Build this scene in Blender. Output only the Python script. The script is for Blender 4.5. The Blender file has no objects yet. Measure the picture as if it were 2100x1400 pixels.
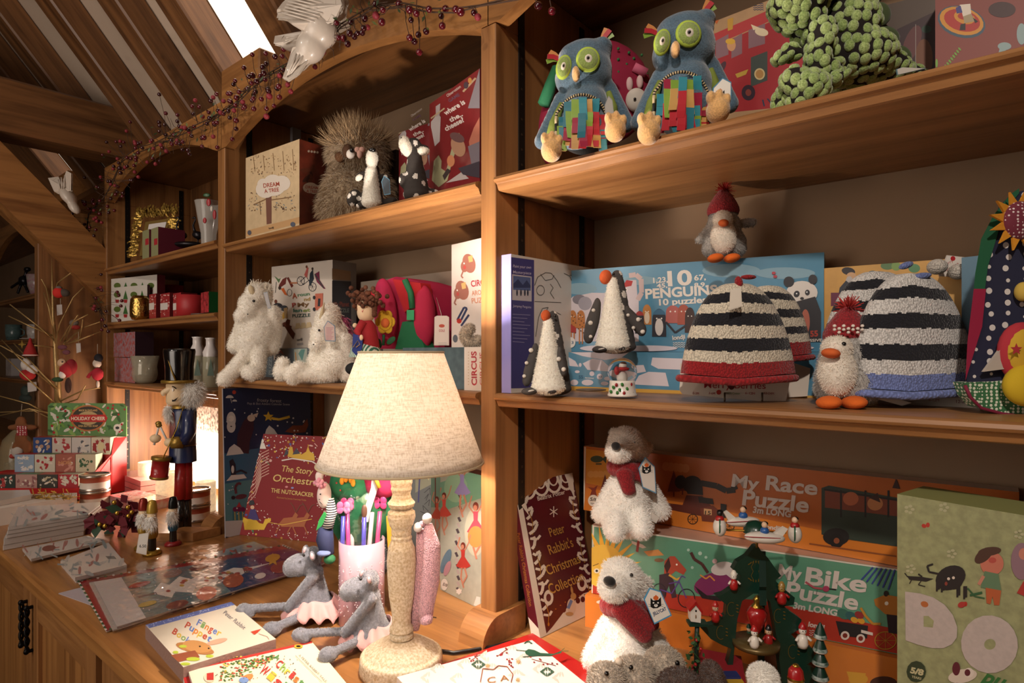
import bpy,bmesh,math,random
from mathutils import Vector,Matrix,noise
from mathutils.geometry import tessellate_polygon
random.seed(7)
S=bpy.context.scene
COL=S.collection
# -- camera
F=1262.0;CX=1050.0;CY=725.0;HC=1.398
FWD=Vector((-.64340,.76553,0));RGT=Vector((.76553,.64340,0));UP=Vector((0,0,1))
cd=bpy.data.cameras.new('camera');cam=bpy.data.objects.new('camera',cd);COL.objects.link(cam)
cd.sensor_width=36;cd.lens=F/2100*36;cd.shift_y=(CY-700)/2100;cd.clip_start=.02
cam.location=(0,0,HC)
cam.rotation_euler=(math.pi/2,0,math.atan2(-FWD.x,FWD.y))
S.camera=cam
# -- world and light
W=bpy.data.worlds.new('world');S.world=W;W.use_nodes=True
W.node_tree.nodes['Background'].inputs[0].default_value=(1,.80,.64,1)
W.node_tree.nodes['Background'].inputs[1].default_value=.05
S.view_settings.view_transform='Standard';S.view_settings.look='None'
S.view_settings.gamma=1;S.view_settings.use_curve_mapping=False
S.view_settings.exposure=-.12
def light(name,kind,loc,energy,color,size=.05,target=None,spot=None,blend=.5,size_y=None):
 d=bpy.data.lights.new(name,kind);d.energy=energy;d.color=color
 if kind=='AREA':
  d.size=size
  if size_y:d.shape='RECTANGLE';d.size_y=size_y
 else:d.shadow_soft_size=size
 if kind=='SPOT':d.spot_size=math.radians(spot or 60);d.spot_blend=blend
 o=bpy.data.objects.new(name,d);COL.objects.link(o);o.location=loc
 if target is not None:
  o.rotation_euler=(Vector(target)-Vector(loc)).to_track_quat('-Z','Y').to_euler()
 return o
WARM=(1,.77,.55);WARM2=(1,.87,.76)
light('ceiling_spot','SPOT',(.45,-1.2,2.75),138,WARM2,.05,(-.35,1.0,1.05),52,.8)
light('ceiling_spot','SPOT',(-1.7,-.9,2.7),34,WARM2,.05,(-1.8,.9,1.3),70,.8)
light('ceiling_spot','SPOT',(-.5,-.7,2.6),12,WARM2,.04,(-.95,.9,1.25),55,.7)
light('fill_light','AREA',(-.9,-1.4,2.2),9,(1,.86,.74),1.6,(-1.2,.9,1.3))  # soft unseen fill for the general light of the shop
light('fill_light','AREA',(-1.4,-1.2,1.5),16,(1,.86,.74),1.2,(-2.2,.6,2.6))  # added uplight that brightens rafters and ceiling, stands for no real lamp
light('shelf_lamp','POINT',(-2.33,.93,1.02),7,(1,.82,.66),.04)
LX,LY=-.760,.6325
light('lamp_bulb','POINT',(LX,LY,1.36),21,(1,.86,.75),.018)
# -- pixel to place
def ray(px,py):
 return FWD+RGT*((px-CX)/F)+UP*((CY-py)/F)
ORI=Vector((0,0,HC))
def onz(px,py,z):
 d=ray(px,py);return ORI+d*((z-HC)/d.z)
def ony(px,py,y):
 d=ray(px,py);return ORI+d*(y/d.y)
def onx(px,py,x):
 d=ray(px,py);return ORI+d*(x/d.x)
def ont(px,py,t):return ORI+ray(px,py)*t
def onpl(px,py,p,n):
 d=ray(px,py);return ORI+d*((p-ORI).dot(n)/d.dot(n))
ZC=.90;ZL=1.33;ZU=1.705;DY=.80;BY=1.118
# -- materials
MATS={}
def lin(c):return c/12.92 if c<=.04045 else((c+.055)/1.055)**2.4
def rgb(c):
 if isinstance(c,str):
  c=c.lstrip('#');c=[int(c[i:i+2],16)for i in(0,2,4)]
 return tuple(lin(v/255)for v in c[:3])+(1,)
def newmat(key):
 m=bpy.data.materials.new(key);m.use_nodes=True
 return m,m.node_tree,m.node_tree.nodes['Principled BSDF']
def M(c,rough=.6,metal=0,coat=0,trans=0,alpha=1,var=0,scale=60,bump=0,sheen=0,emit=0,wash=None,ior=None):
 """general procedural material: colour, slight mottling, bump"""
 key=('m',str(c),rough,metal,coat,trans,alpha,var,scale,bump,sheen,emit,str(wash))
 if key in MATS:return MATS[key]
 m,nt,b=newmat('mat_%d'%len(MATS));MATS[key]=m
 N,L=nt.nodes,nt.links
 b.inputs['Base Color'].default_value=rgb(c);b.inputs['Roughness'].default_value=rough
 b.inputs['Metallic'].default_value=metal;b.inputs['Coat Weight'].default_value=coat
 b.inputs['Coat Roughness'].default_value=.12
 b.inputs['Transmission Weight'].default_value=trans;b.inputs['Alpha'].default_value=alpha
 b.inputs['Sheen Weight'].default_value=sheen
 if ior:b.inputs['IOR'].default_value=ior
 if emit:
  b.inputs['Emission Color'].default_value=rgb(c);b.inputs['Emission Strength'].default_value=emit
 if var or bump or wash:
  tc=N.new('ShaderNodeTexCoord');tx=N.new('ShaderNodeTexNoise');tx.inputs['Scale'].default_value=scale
  tx.inputs['Detail'].default_value=4
  L.new(tc.outputs['Object'],tx.inputs['Vector'])
  if var or wash:
   mx=N.new('ShaderNodeMix');mx.data_type='RGBA'
   a=rgb(c);mx.inputs[6].default_value=tuple(v*(1-var)for v in a[:3])+(1,)
   mx.inputs[7].default_value=rgb(wash)if wash else tuple(min(1,v*(1+var))for v in a[:3])+(1,)
   cr=N.new('ShaderNodeMapRange');cr.inputs[1].default_value=.35;cr.inputs[2].default_value=.65
   L.new(tx.outputs['Fac'],cr.inputs[0]);L.new(cr.outputs[0],mx.inputs[0])
   L.new(mx.outputs[2],b.inputs['Base Color'])
  if bump:
   bp=N.new('ShaderNodeBump');bp.inputs['Strength'].default_value=bump;bp.inputs['Distance'].default_value=.002
   L.new(tx.outputs['Fac'],bp.inputs['Height']);L.new(bp.outputs[0],b.inputs['Normal'])
 return m
def oak(axis='X',tone='a',c0=None,c1=None,rough=.42):
 key=('oak',axis,tone,str(c0),rough)
 if key in MATS:return MATS[key]
 m,nt,b=newmat('oak_%s_%s'%(axis.lower(),tone));MATS[key]=m
 N,L=nt.nodes,nt.links
 base={'a':('A67444','6F4523'),'d':('82552D','553418'),'r':('8A5E38','4E301A'),'c':('AA7642','784C26')}[tone]
 c0=c0 or base[0];c1=c1 or base[1]
 tc=N.new('ShaderNodeTexCoord');mp=N.new('ShaderNodeMapping')
 st={'X':(1.6,26,26),'Y':(26,1.6,26),'Z':(26,26,1.3)}[axis]
 mp.inputs['Scale'].default_value=st
 L.new(tc.outputs['Object'],mp.inputs['Vector'])
 n1=N.new('ShaderNodeTexNoise');n1.inputs['Scale'].default_value=1;n1.inputs['Detail'].default_value=5;n1.inputs['Distortion'].default_value=.6
 L.new(mp.outputs[0],n1.inputs['Vector'])
 mp2=N.new('ShaderNodeMapping');mp2.inputs['Scale'].default_value=tuple(s*5.5 for s in st)
 L.new(tc.outputs['Object'],mp2.inputs['Vector'])
 n2=N.new('ShaderNodeTexNoise');n2.inputs['Scale'].default_value=1;n2.inputs['Detail'].default_value=3
 L.new(mp2.outputs[0],n2.inputs['Vector'])
 mix=N.new('ShaderNodeMath');mix.operation='MULTIPLY_ADD';mix.inputs[1].default_value=.35
 L.new(n2.outputs['Fac'],mix.inputs[0]);L.new(n1.outputs['Fac'],mix.inputs[2])
 cr=N.new('ShaderNodeValToRGB');L.new(mix.outputs[0],cr.inputs[0])
 e=cr.color_ramp.elements;e[0].position=.42;e[0].color=rgb(c1);e[1].position=.82;e[1].color=rgb(c0)
 L.new(cr.outputs[0],b.inputs['Base Color'])
 b.inputs['Roughness'].default_value=rough;b.inputs['Coat Weight'].default_value=.12;b.inputs['Coat Roughness'].default_value=.3
 bp=N.new('ShaderNodeBump');bp.inputs['Strength'].default_value=.25;bp.inputs['Distance'].default_value=.001
 L.new(mix.outputs[0],bp.inputs['Height']);L.new(bp.outputs[0],b.inputs['Normal'])
 return m
def knots(axis,tone='r'):
 """rafter oak: grain plus dark knots"""
 key=('knot',axis,tone)
 if key in MATS:return MATS[key]
 src=oak(axis,tone);m=src.copy();m.name='knotty_oak_%s'%axis.lower();MATS[key]=m
 nt=m.node_tree;N,L=nt.nodes,nt.links;b=N['Principled BSDF']
 v=N.new('ShaderNodeTexVoronoi');v.inputs['Scale'].default_value=5.5
 mp=N.new('ShaderNodeMapping');mp.inputs['Scale'].default_value={'X':(.5,1,1),'Y':(1,.5,.5),'Z':(1,1,.5)}[axis]
 tc=N['Texture Coordinate']if 'Texture Coordinate' in N else N.new('ShaderNodeTexCoord')
 L.new(tc.outputs['Object'],mp.inputs['Vector']);L.new(mp.outputs[0],v.inputs['Vector'])
 mr=N.new('ShaderNodeMapRange');mr.inputs[1].default_value=.03;mr.inputs[2].default_value=.16
 L.new(v.outputs['Distance'],mr.inputs[0])
 mx=N.new('ShaderNodeMix');mx.data_type='RGBA';mx.inputs[6].default_value=rgb('2A170C')
 old=b.inputs['Base Color'].links[0].from_socket
 L.new(old,mx.inputs[7]);L.new(mr.outputs[0],mx.inputs[0]);L.new(mx.outputs[2],b.inputs['Base Color'])
 return m
def wrap():
 """thin clear plastic film"""
 key='wrap'
 if key in MATS:return MATS[key]
 m,nt,b=newmat('clear_wrap');MATS[key]=m
 N,L=nt.nodes,nt.links
 g=N.new('ShaderNodeBsdfGlossy');g.inputs['Roughness'].default_value=.12
 t=N.new('ShaderNodeBsdfTransparent');mx=N.new('ShaderNodeMixShader');mx.inputs[0].default_value=.13
 n=N.new('ShaderNodeTexNoise');n.inputs['Scale'].default_value=28;n.inputs['Detail'].default_value=2
 tc=N.new('ShaderNodeTexCoord');L.new(tc.outputs['Object'],n.inputs['Vector'])
 bp=N.new('ShaderNodeBump');bp.inputs['Strength'].default_value=.5;bp.inputs['Distance'].default_value=.01
 L.new(n.outputs['Fac'],bp.inputs['Height']);L.new(bp.outputs[0],g.inputs['Normal'])
 L.new(t.outputs[0],mx.inputs[1]);L.new(g.outputs[0],mx.inputs[2])
 L.new(mx.outputs[0],N['Material Output'].inputs[0])
 return m
def knit(c,scale=470):
 key=('knit',str(c),scale)
 if key in MATS:return MATS[key]
 m,nt,b=newmat('knit_%d'%len(MATS));MATS[key]=m
 N,L=nt.nodes,nt.links
 tc=N.new('ShaderNodeTexCoord')
 v=N.new('ShaderNodeTexVoronoi');v.inputs['Scale'].default_value=scale
 mp=N.new('ShaderNodeMapping');mp.inputs['Scale'].default_value=(1,1,.75)
 L.new(tc.outputs['Object'],mp.inputs[0]);L.new(mp.outputs[0],v.inputs['Vector'])
 mr=N.new('ShaderNodeMapRange');mr.inputs[1].default_value=.15;mr.inputs[2].default_value=.75
 L.new(v.outputs['Distance'],mr.inputs[0])
 mx=N.new('ShaderNodeMix');mx.data_type='RGBA';a=rgb(c)
 mx.inputs[6].default_value=a;mx.inputs[7].default_value=tuple(x*.55 for x in a[:3])+(1,)
 L.new(mr.outputs[0],mx.inputs[0]);L.new(mx.outputs[2],b.inputs['Base Color'])
 bp=N.new('ShaderNodeBump');bp.invert=True;bp.inputs['Strength'].default_value=.7;bp.inputs['Distance'].default_value=.002
 L.new(v.outputs['Distance'],bp.inputs['Height']);L.new(bp.outputs[0],b.inputs['Normal'])
 b.inputs['Roughness'].default_value=.9;b.inputs['Sheen Weight'].default_value=.2
 return m
def dots(bg,fg,scale=90,r=.28,rough=.8,stretch=(1,1,1)):
 key=('dots',bg,fg,scale,r)
 if key in MATS:return MATS[key]
 m,nt,b=newmat('dotted_cloth_%d'%len(MATS));MATS[key]=m
 N,L=nt.nodes,nt.links
 tc=N.new('ShaderNodeTexCoord');v=N.new('ShaderNodeTexVoronoi');v.inputs['Scale'].default_value=scale
 v.inputs['Randomness'].default_value=.35
 mp=N.new('ShaderNodeMapping');mp.inputs['Scale'].default_value=stretch
 L.new(tc.outputs['Object'],mp.inputs[0]);L.new(mp.outputs[0],v.inputs['Vector'])
 mt=N.new('ShaderNodeMath');mt.operation='LESS_THAN';mt.inputs[1].default_value=r
 L.new(v.outputs['Distance'],mt.inputs[0])
 mx=N.new('ShaderNodeMix');mx.data_type='RGBA';mx.inputs[6].default_value=rgb(bg);mx.inputs[7].default_value=rgb(fg)
 L.new(mt.outputs[0],mx.inputs[0]);L.new(mx.outputs[2],b.inputs['Base Color'])
 b.inputs['Roughness'].default_value=rough;b.inputs['Sheen Weight'].default_value=.2
 return m
def plush(c,scale=420,c2=None,var=.16):
 return M(c,.95,sheen=.6,var=var,scale=scale,bump=.5,wash=c2)
 # -- objects
ORG={}
def tag(o,label=None,cat=None,group=None,kind=None):
 if label:o['label']=label
 if cat:o['category']=cat
 if group:o['group']=group
 if kind:o['kind']=kind
 return o
def thing(name,label,cat,loc,group=None):
 o=bpy.data.objects.new(name,None);COL.objects.link(o);o.location=loc
 o.empty_display_size=.02;ORG[o]=Vector(loc)
 return tag(o,label,cat,group)
class MB:
 """collects shapes in world coordinates; build() links them as ONE mesh object"""
 def __init__(s):s.v=[];s.f=[];s.m=[];s.sm=[];s.mats=[]
 def mi(s,m):
  if m not in s.mats:s.mats.append(m)
  return s.mats.index(m)
 def add(s,vs,fs,m,smooth=False):
  k=len(s.v);i=s.mi(m);s.v+=[tuple(v)for v in vs]
  for f in fs:s.f.append(tuple(k+a for a in f));s.m.append(i);s.sm.append(smooth)
  return s
 def hexa(s,p,m):
  return s.add(p,[(0,3,2,1),(4,5,6,7),(0,1,5,4),(1,2,6,5),(2,3,7,6),(3,0,4,7)],m)
 def box(s,lo,hi,m):
  (a,b,c),(d,e,f)=lo,hi
  return s.hexa([(a,b,c),(d,b,c),(d,e,c),(a,e,c),(a,b,f),(d,b,f),(d,e,f),(a,e,f)],m)
 def fbox(s,o,u,v,w,m):
  o,u,v,w=map(Vector,(o,u,v,w))
  return s.hexa([o,o+u,o+u+v,o+v,o+w,o+u+w,o+u+v+w,o+v+w],m)
 def tube(s,pts,r,m,n=8,closed=False,cap=True):
  pts=[Vector(p)for p in pts];rs=r if isinstance(r,(list,tuple))else[r]*len(pts)
  vs=[];N=len(pts);ref=None
  for i,p in enumerate(pts):
   a=pts[i-1]if i or closed else p;b=pts[(i+1)%N]if i<N-1 or closed else p
   d=(b-a).normalized()if(b-a).length>1e-9 else Vector((0,0,1))
   if ref is None:ref=d.orthogonal().normalized()
   ref=(ref-d*ref.dot(d));ref=ref.normalized()if ref.length>1e-6 else d.orthogonal().normalized()
   bi=d.cross(ref)
   for k in range(n):
    t=2*math.pi*k/n;vs.append(p+(ref*math.cos(t)+bi*math.sin(t))*rs[i])
  fs=[]
  for i in range(N if closed else N-1):
   j=(i+1)%N
   for k in range(n):fs.append((i*n+k,i*n+(k+1)%n,j*n+(k+1)%n,j*n+k))
  if cap and not closed:fs.append(tuple(range(n))[::-1]);fs.append(tuple((N-1)*n+k for k in range(n)))
  return s.add(vs,fs,m,True)
 def lathe(s,base,prof,m,n=32,axis=UP,sx=1,sy=1,xa=None):
  """prof: (radius, height) along axis; m may be list per segment"""
  base=Vector(base);ax=Vector(axis).normalized()
  xa=Vector(xa)if xa is not None else ax.orthogonal().normalized()
  xa=(xa-ax*xa.dot(ax)).normalized();ya=ax.cross(xa)
  ml=m if isinstance(m,(list,tuple))else None
  k0=len(s.v)
  for r,h in prof:
   for k in range(n):
    t=2*math.pi*k/n
    s.v.append(tuple(base+ax*h+xa*(math.cos(t)*r*sx)+ya*(math.sin(t)*r*sy)))
  for i in range(len(prof)-1):
   mi=s.mi(ml[i]if ml else m)
   for k in range(n):
    s.f.append((k0+i*n+k,k0+i*n+(k+1)%n,k0+(i+1)*n+(k+1)%n,k0+(i+1)*n+k));s.m.append(mi);s.sm.append(True)
  return s
 def ell(s,c,rx,ry,rz,m,ax=None,n=14,k=20):
  c=Vector(c);ax=ax or(Vector((1,0,0)),Vector((0,1,0)),Vector((0,0,1)))
  vs=[];fs=[]
  for i in range(1,n):
   t=math.pi*i/n
   for j in range(k):
    p=2*math.pi*j/k
    vs.append(c+ax[0]*(rx*math.sin(t)*math.cos(p))+ax[1]*(ry*math.sin(t)*math.sin(p))+ax[2]*(rz*math.cos(t)))
  a=len(vs);vs+=[c+ax[2]*rz,c-ax[2]*rz]
  for i in range(n-2):
   for j in range(k):fs.append((i*k+j,(i+1)*k+j,(i+1)*k+(j+1)%k,i*k+(j+1)%k))
  for j in range(k):fs.append((a,j,(j+1)%k));fs.append((a+1,(n-2)*k+(j+1)%k,(n-2)*k+j))
  return s.add(vs,fs,m,True)
 def cell(s,px,py,t,rx,ry,rd,m,roll=0,n=12,k=18):
  """ellipsoid by photo position: centre pixel, depth, pixel radii, depth radius in metres"""
  c=ont(px,py,t);q=t/F;a=math.radians(roll)
  X=RGT*math.cos(a)+UP*math.sin(a);Z=UP*math.cos(a)-RGT*math.sin(a)
  return s.ell(c,rx*q,rd,ry*q,m,(X,FWD,Z),n,k)
 def prism(s,pts,off,m,side=None,smooth=False):
  """planar polygon of world points extruded by vector off"""
  pts=[Vector(p)for p in pts];n=len(pts);off=Vector(off)
  tri=tessellate_polygon([pts])
  s.add(pts+[p+off for p in pts],[t for t in tri]+[tuple(n+a for a in t[::-1])for t in tri],m)
  s.add(pts+[p+off for p in pts],[(i,(i+1)%n,n+(i+1)%n,n+i)for i in range(n)],side or m,smooth)
  return s
 def ribbon(s,pts,wv,m,th=.0006):
  pts=[Vector(p)for p in pts];wv=Vector(wv);vs=[]
  for p in pts:vs+=[p-wv/2,p+wv/2]
  return s.add(vs,[(2*i,2*i+1,2*i+3,2*i+2)for i in range(len(pts)-1)],m,False)
 def fur(s,src,n,ln,m,w=.0009,droop=.3,seed=1,k0=0,k1=None,zmin=-9,mats=None,comb=None):
  """short tufts standing on the faces of this mesh (src = list of faces to grow from)"""
  rnd=random.Random(seed);V=[Vector(v)for v in s.v];fs=s.f[k0:k1]
  ar=[];tot=0
  for f in fs:
   a=V[f[0]];A=sum(((V[f[i]]-a).cross(V[f[i+1]]-a).length for i in range(1,len(f)-1)),0)/2
   tot+=A;ar.append(tot)
  import bisect
  nv=[];nf=[]
  for i in range(n):
   f=fs[min(len(fs)-1,bisect.bisect(ar,rnd.random()*tot))]
   a,b,c=V[f[0]],V[f[1]],V[f[2]]
   if len(f)==4 and rnd.random()<.5:b,c=V[f[2]],V[f[3]]
   r1,r2=rnd.random(),rnd.random()
   if r1+r2>1:r1,r2=1-r1,1-r2
   p=a+(b-a)*r1+(c-a)*r2
   nr=(b-a).cross(c-a)
   if nr.length<1e-12:continue
   nr.normalize()
   d=(nr+Vector((rnd.uniform(-1,1),rnd.uniform(-1,1),rnd.uniform(-1,1)))*.55+Vector((0,0,-droop)))
   if comb is not None:d+=comb
   d.normalize();l=ln*rnd.uniform(.6,1.25);sd=d.cross(Vector((rnd.uniform(-1,1),rnd.uniform(-1,1),rnd.uniform(-1,1)))).normalized()*w
   k=len(nv);mid=p+d*l*.6;tip=p+d*l+Vector((0,0,-droop*l*.4))
   nv+=[p-sd,p+sd,mid+sd*.7,mid-sd*.7,tip];nf+=[(k,k+1,k+2,k+3),(k+3,k+2,k+4)]
  s.add(nv,nf,m,True);return s
 def build(s,name,parent=None,label=None,cat=None,group=None,kind=None,org=None):
  me=bpy.data.meshes.new(name)
  if parent is not None:o0=ORG[parent]
  elif org is not None:o0=Vector(org)
  else:
   xs=[v[0]for v in s.v];ys=[v[1]for v in s.v];zs=[v[2]for v in s.v]
   o0=Vector(((min(xs)+max(xs))/2,(min(ys)+max(ys))/2,min(zs)))
  me.from_pydata([(v[0]-o0.x,v[1]-o0.y,v[2]-o0.z)for v in s.v],[],s.f)
  for m in s.mats:me.materials.append(m)
  me.polygons.foreach_set('material_index',s.m);me.polygons.foreach_set('use_smooth',s.sm)
  me.update()
  o=bpy.data.objects.new(name,me);COL.objects.link(o)
  if parent is not None:o.parent=parent
  else:o.location=o0
  ORG[o]=o0
  return tag(o,label,cat,group,kind)
def part(name,parent,fn,label=None):
 b=MB();fn(b);return b.build(name,parent,label)
def bevel(o,w=.002,seg=2,ang=35):
 md=o.modifiers.new('bevel','BEVEL');md.width=w;md.segments=seg;md.limit_method='ANGLE';md.angle_limit=math.radians(ang)
 return o
def struct(name,mb,**k):return mb.build(name,kind='structure',**k)
def union(mb_src,voxel=.003,smooth=3,it=2):
 """fuse overlapping closed shapes of one MB into one continuous skin; returns a new MB (first material)"""
 me=bpy.data.meshes.new('tmp');me.from_pydata(mb_src.v,[],mb_src.f);me.update()
 o=bpy.data.objects.new('tmp',me);COL.objects.link(o)
 md=o.modifiers.new('r','REMESH');md.mode='VOXEL';md.voxel_size=voxel
 ms=o.modifiers.new('s','SMOOTH');ms.iterations=smooth;ms.factor=.5
 dg=bpy.context.evaluated_depsgraph_get();dg.update()
 ev=o.evaluated_get(dg);m2=ev.to_mesh()
 r=MB();r.v=[tuple(v.co)for v in m2.vertices];r.f=[tuple(p.vertices)for p in m2.polygons]
 r.mats=[mb_src.mats[0]];r.m=[0]*len(r.f);r.sm=[True]*len(r.f)
 ev.to_mesh_clear();bpy.data.objects.remove(o);bpy.data.meshes.remove(me)
 return r
def paint(mb,fn,cols):
 """material per face from the face centre in photo/place terms"""
 idx=[mb.mi(c)for c in cols]
 for i,f in enumerate(mb.f):
  c=Vector((0,0,0))
  for a in f:c+=Vector(mb.v[a])
  c/=len(f);k=fn(c)
  if k is not None:mb.m[i]=idx[k]
def proj(p):
 d=Vector(p)-ORI;t=d.dot(FWD);return CX+F*d.dot(RGT)/t,CY-F*d.z/t,t
 # -- flat art on faces
_TC={}
def text_mesh(txt,bold=0,shear=0,space=1.0):
 key=(txt,bold,shear,space)
 if key in _TC:return _TC[key]
 cu=bpy.data.curves.new('t','FONT');cu.body=txt;cu.offset=bold;cu.shear=shear;cu.resolution_u=4;cu.space_character=space
 o=bpy.data.objects.new('t',cu);COL.objects.link(o)
 dg=bpy.context.evaluated_depsgraph_get();dg.update()
 me=o.evaluated_get(dg).to_mesh()
 v=[(a.co.x,a.co.y)for a in me.vertices];f=[tuple(p.vertices)for p in me.polygons]
 bpy.data.objects.remove(o);bpy.data.curves.remove(cu)
 x0=min(a[0]for a in v);x1=max(a[0]for a in v)
 _TC[key]=([((a-x0)/(x1-x0),b/.73)for a,b in v],f);return _TC[key]
SL=[None]
def clip(c,P):
 """cuts a flat shape to the face it is printed on"""
 a,u,v,n=c;uu,vv=u.dot(u),v.dot(v);Q=[((p-a).dot(u)/uu,(p-a).dot(v)/vv)for p in P]
 for ax,lim,sg in((0,0,1),(0,1,-1),(1,0,1),(1,1,-1)):
  R=[]
  for i in range(len(Q)):
   A,B=Q[i-1],Q[i];ia=(A[ax]-lim)*sg>=-1e-9;ib=(B[ax]-lim)*sg>=-1e-9
   if ia!=ib:f=(lim-A[ax])/(B[ax]-A[ax]);R.append((A[0]+(B[0]-A[0])*f,A[1]+(B[1]-A[1])*f))
   if ib:R.append(B)
  Q=R
  if not Q:return[]
 return[a+u*x+v*y for x,y in Q]
class Art:
 """draws on the plane through o with normal n, in photo pixels"""
 def __init__(s,mb,o,n,lay=0):s.mb=mb;s.o=Vector(o);s.n=Vector(n).normalized();s.lay=.00008;s.k=3;c=SL[0];s.clip=c if c and abs((c[0]-s.o).dot(s.n))<2e-4 and c[3].dot(s.n)>.999 else None
 def P(s,x,y):return onpl(x,y,s.o,s.n)
 def poly(s,pts,c,m=None):
  p=clip(s.clip,[s.P(*a)for a in pts])if s.clip else[s.P(*a)for a in pts]
  if len(p)<3:return s
  p=[q+s.n*(s.lay*s.k)for q in p];s.k+=.25
  mt=c if not isinstance(c,str)else M(c,.5)
  s.mb.add(p,[t if(p[t[1]]-p[t[0]]).cross(p[t[2]]-p[t[0]]).dot(s.n)>0 else t[::-1]for t in tessellate_polygon([p])],mt);return s
 def disc(s,x,y,rx,ry,c,n=20,a0=0,a1=360,roll=0):
  q=math.radians(roll);P=[]
  for i in range(n+(a1-a0<360)):
   t=math.radians(a0+(a1-a0)*i/n);u,v=rx*math.cos(t),-ry*math.sin(t)
   P.append((x+u*math.cos(q)-v*math.sin(q),y+u*math.sin(q)+v*math.cos(q)))
  return s.poly(P,c)
 def line(s,pts,w,c):
  for i in range(len(pts)-1):
   (a,b),(d,e)=pts[i],pts[i+1];l=math.hypot(d-a,e-b)or 1
   nx,ny=-(e-b)/l*w/2,(d-a)/l*w/2
   s.poly([(a+nx,b+ny),(d+nx,e+ny),(d-nx,e-ny),(a-nx,b-ny)],c);s.k-=.2
  return s
 def ring(s,x,y,rx,ry,w,c,n=20,a0=0,a1=360):
  return s.line([(x+rx*math.cos(math.radians(a0+(a1-a0)*i/n)),y-ry*math.sin(math.radians(a0+(a1-a0)*i/n)))for i in range(n+1)],w,c)
 def star(s,x,y,r,c,n=5,ri=.45,rot=90):
  return s.poly([(x+r*(1 if i%2==0 else ri)*math.cos(math.radians(rot+180*i/n)),y-r*(1 if i%2==0 else ri)*math.sin(math.radians(rot+180*i/n)))for i in range(2*n)],c)
 def text(s,txt,x0,y0,x1,y1,h,c,bold=.02,shear=0,space=1.0):
  """baseline from (x0,y0) to (x1,y1) and cap height h, photo pixels"""
  v,f=text_mesh(txt,bold,shear,space)
  l=math.hypot(x1-x0,y1-y0);a=s.P(x0,y0);b=s.P(x1,y1)
  nx,ny=(y1-y0)/l,-(x1-x0)/l
  hh=h if isinstance(h,tuple)else(h,h)
  c0=s.P(x0+nx*hh[0],y0+ny*hh[0]);c1=s.P(x1+nx*hh[1],y1+ny*hh[1])
  off=s.n*(s.lay*s.k);s.k+=.25
  p=[a+(b-a)*u+((c0-a)*(1-u)+(c1-b)*u)*w+off for u,w in v]
  mt=c if not isinstance(c,str)else M(c,.5)
  ff=[t if(p[t[1]]-p[t[0]]).cross(p[t[2]]-p[t[0]]).dot(s.n)>0 else t[::-1]for t in f]
  s.mb.add(p,ff,mt);return s
 def scatter(s,n,region,cols,r0,r1,seed=1,kinds='d',avoid=None):
  rnd=random.Random(seed);(x0,y0,x1,y1)=region;i=0;tries=0;k0=s.k
  while i<n and tries<n*30:
   tries+=1
   x=rnd.uniform(x0,x1);y=rnd.uniform(y0,y1)
   if avoid and avoid(x,y):continue
   i+=1;c=rnd.choice(cols);r=rnd.uniform(r0,r1);k=rnd.choice(kinds)
   if k=='d':s.disc(x,y,r,r,c,8)
   elif k=='e':s.disc(x,y,r*1.6,r*.6,c,8,roll=rnd.uniform(0,180))
   elif k=='s':s.star(x,y,r*1.3,c)
   elif k=='l':a=rnd.uniform(0,6.28);s.line([(x,y),(x+r*3*math.cos(a),y+r*3*math.sin(a))],max(.8,r*.5),c)
   s.k=k0+.005*i
  s.k=k0+2
  return s
def face_from(bl,br,tl,z,vertical=False):
 """3D frame of a standing face from bottom corners on height z and the top-left pixel"""
 a=onz(*bl,z);b=onz(*br,z);u=(b-a)
 un=u.normalized();d=ray(*tl)
 if vertical:
  n=un.cross(UP);P=onpl(tl[0],tl[1],a,n);v=Vector((0,0,P.z-a.z))
 else:
  t=(a-ORI).dot(un)/d.dot(un);v=(ORI+d*t)-a
  if v.length>1.5 or v.z<0:raise RuntimeError('bad face %s'%(tl,))
 n=un.cross(v).normalized()
 return a,u,v,n
def slab(mb,a,u,v,n,th,front,side=None,back=None):
 """box whose front face is a,u,v with outward normal n; thickness th behind"""
 w=-n*th;side=side or front;SL[0]=(Vector(a),Vector(u),Vector(v),Vector(n).normalized())
 p=[a,a+u,a+u+w,a+w];q=[x+v for x in p]
 P=p+q
 mb.add(P,[(0,1,5,4)],front);mb.add(P,[(1,2,6,5),(3,0,4,7),(0,3,2,1),(4,5,6,7)],side);mb.add(P,[(2,3,7,6)],back or side)
 return mb
 # == room and shelving
plaster=M('A08468',.85,var=.05,scale=6,bump=.6)
plaster2=M('B09C86',.85,var=.04,scale=5,bump=.3)
struct('floor',MB().box((-7,-3.5,-.05),(1.6,1.5,0),oak('X','d')))
struct('wall_back',MB().box((-7,BY,0),(1.6,BY+.12,2.9),plaster))
struct('wall_right',MB().box((1.6,-3.5,0),(1.7,BY+.12,4.6),plaster2))
struct('wall_left',MB().box((-7.1,-3.5,0),(-7,BY+.12,4.6),plaster2))
struct('wall_front',MB().box((-7,-3.6,0),(1.6,-3.5,4.6),plaster2))
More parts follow.
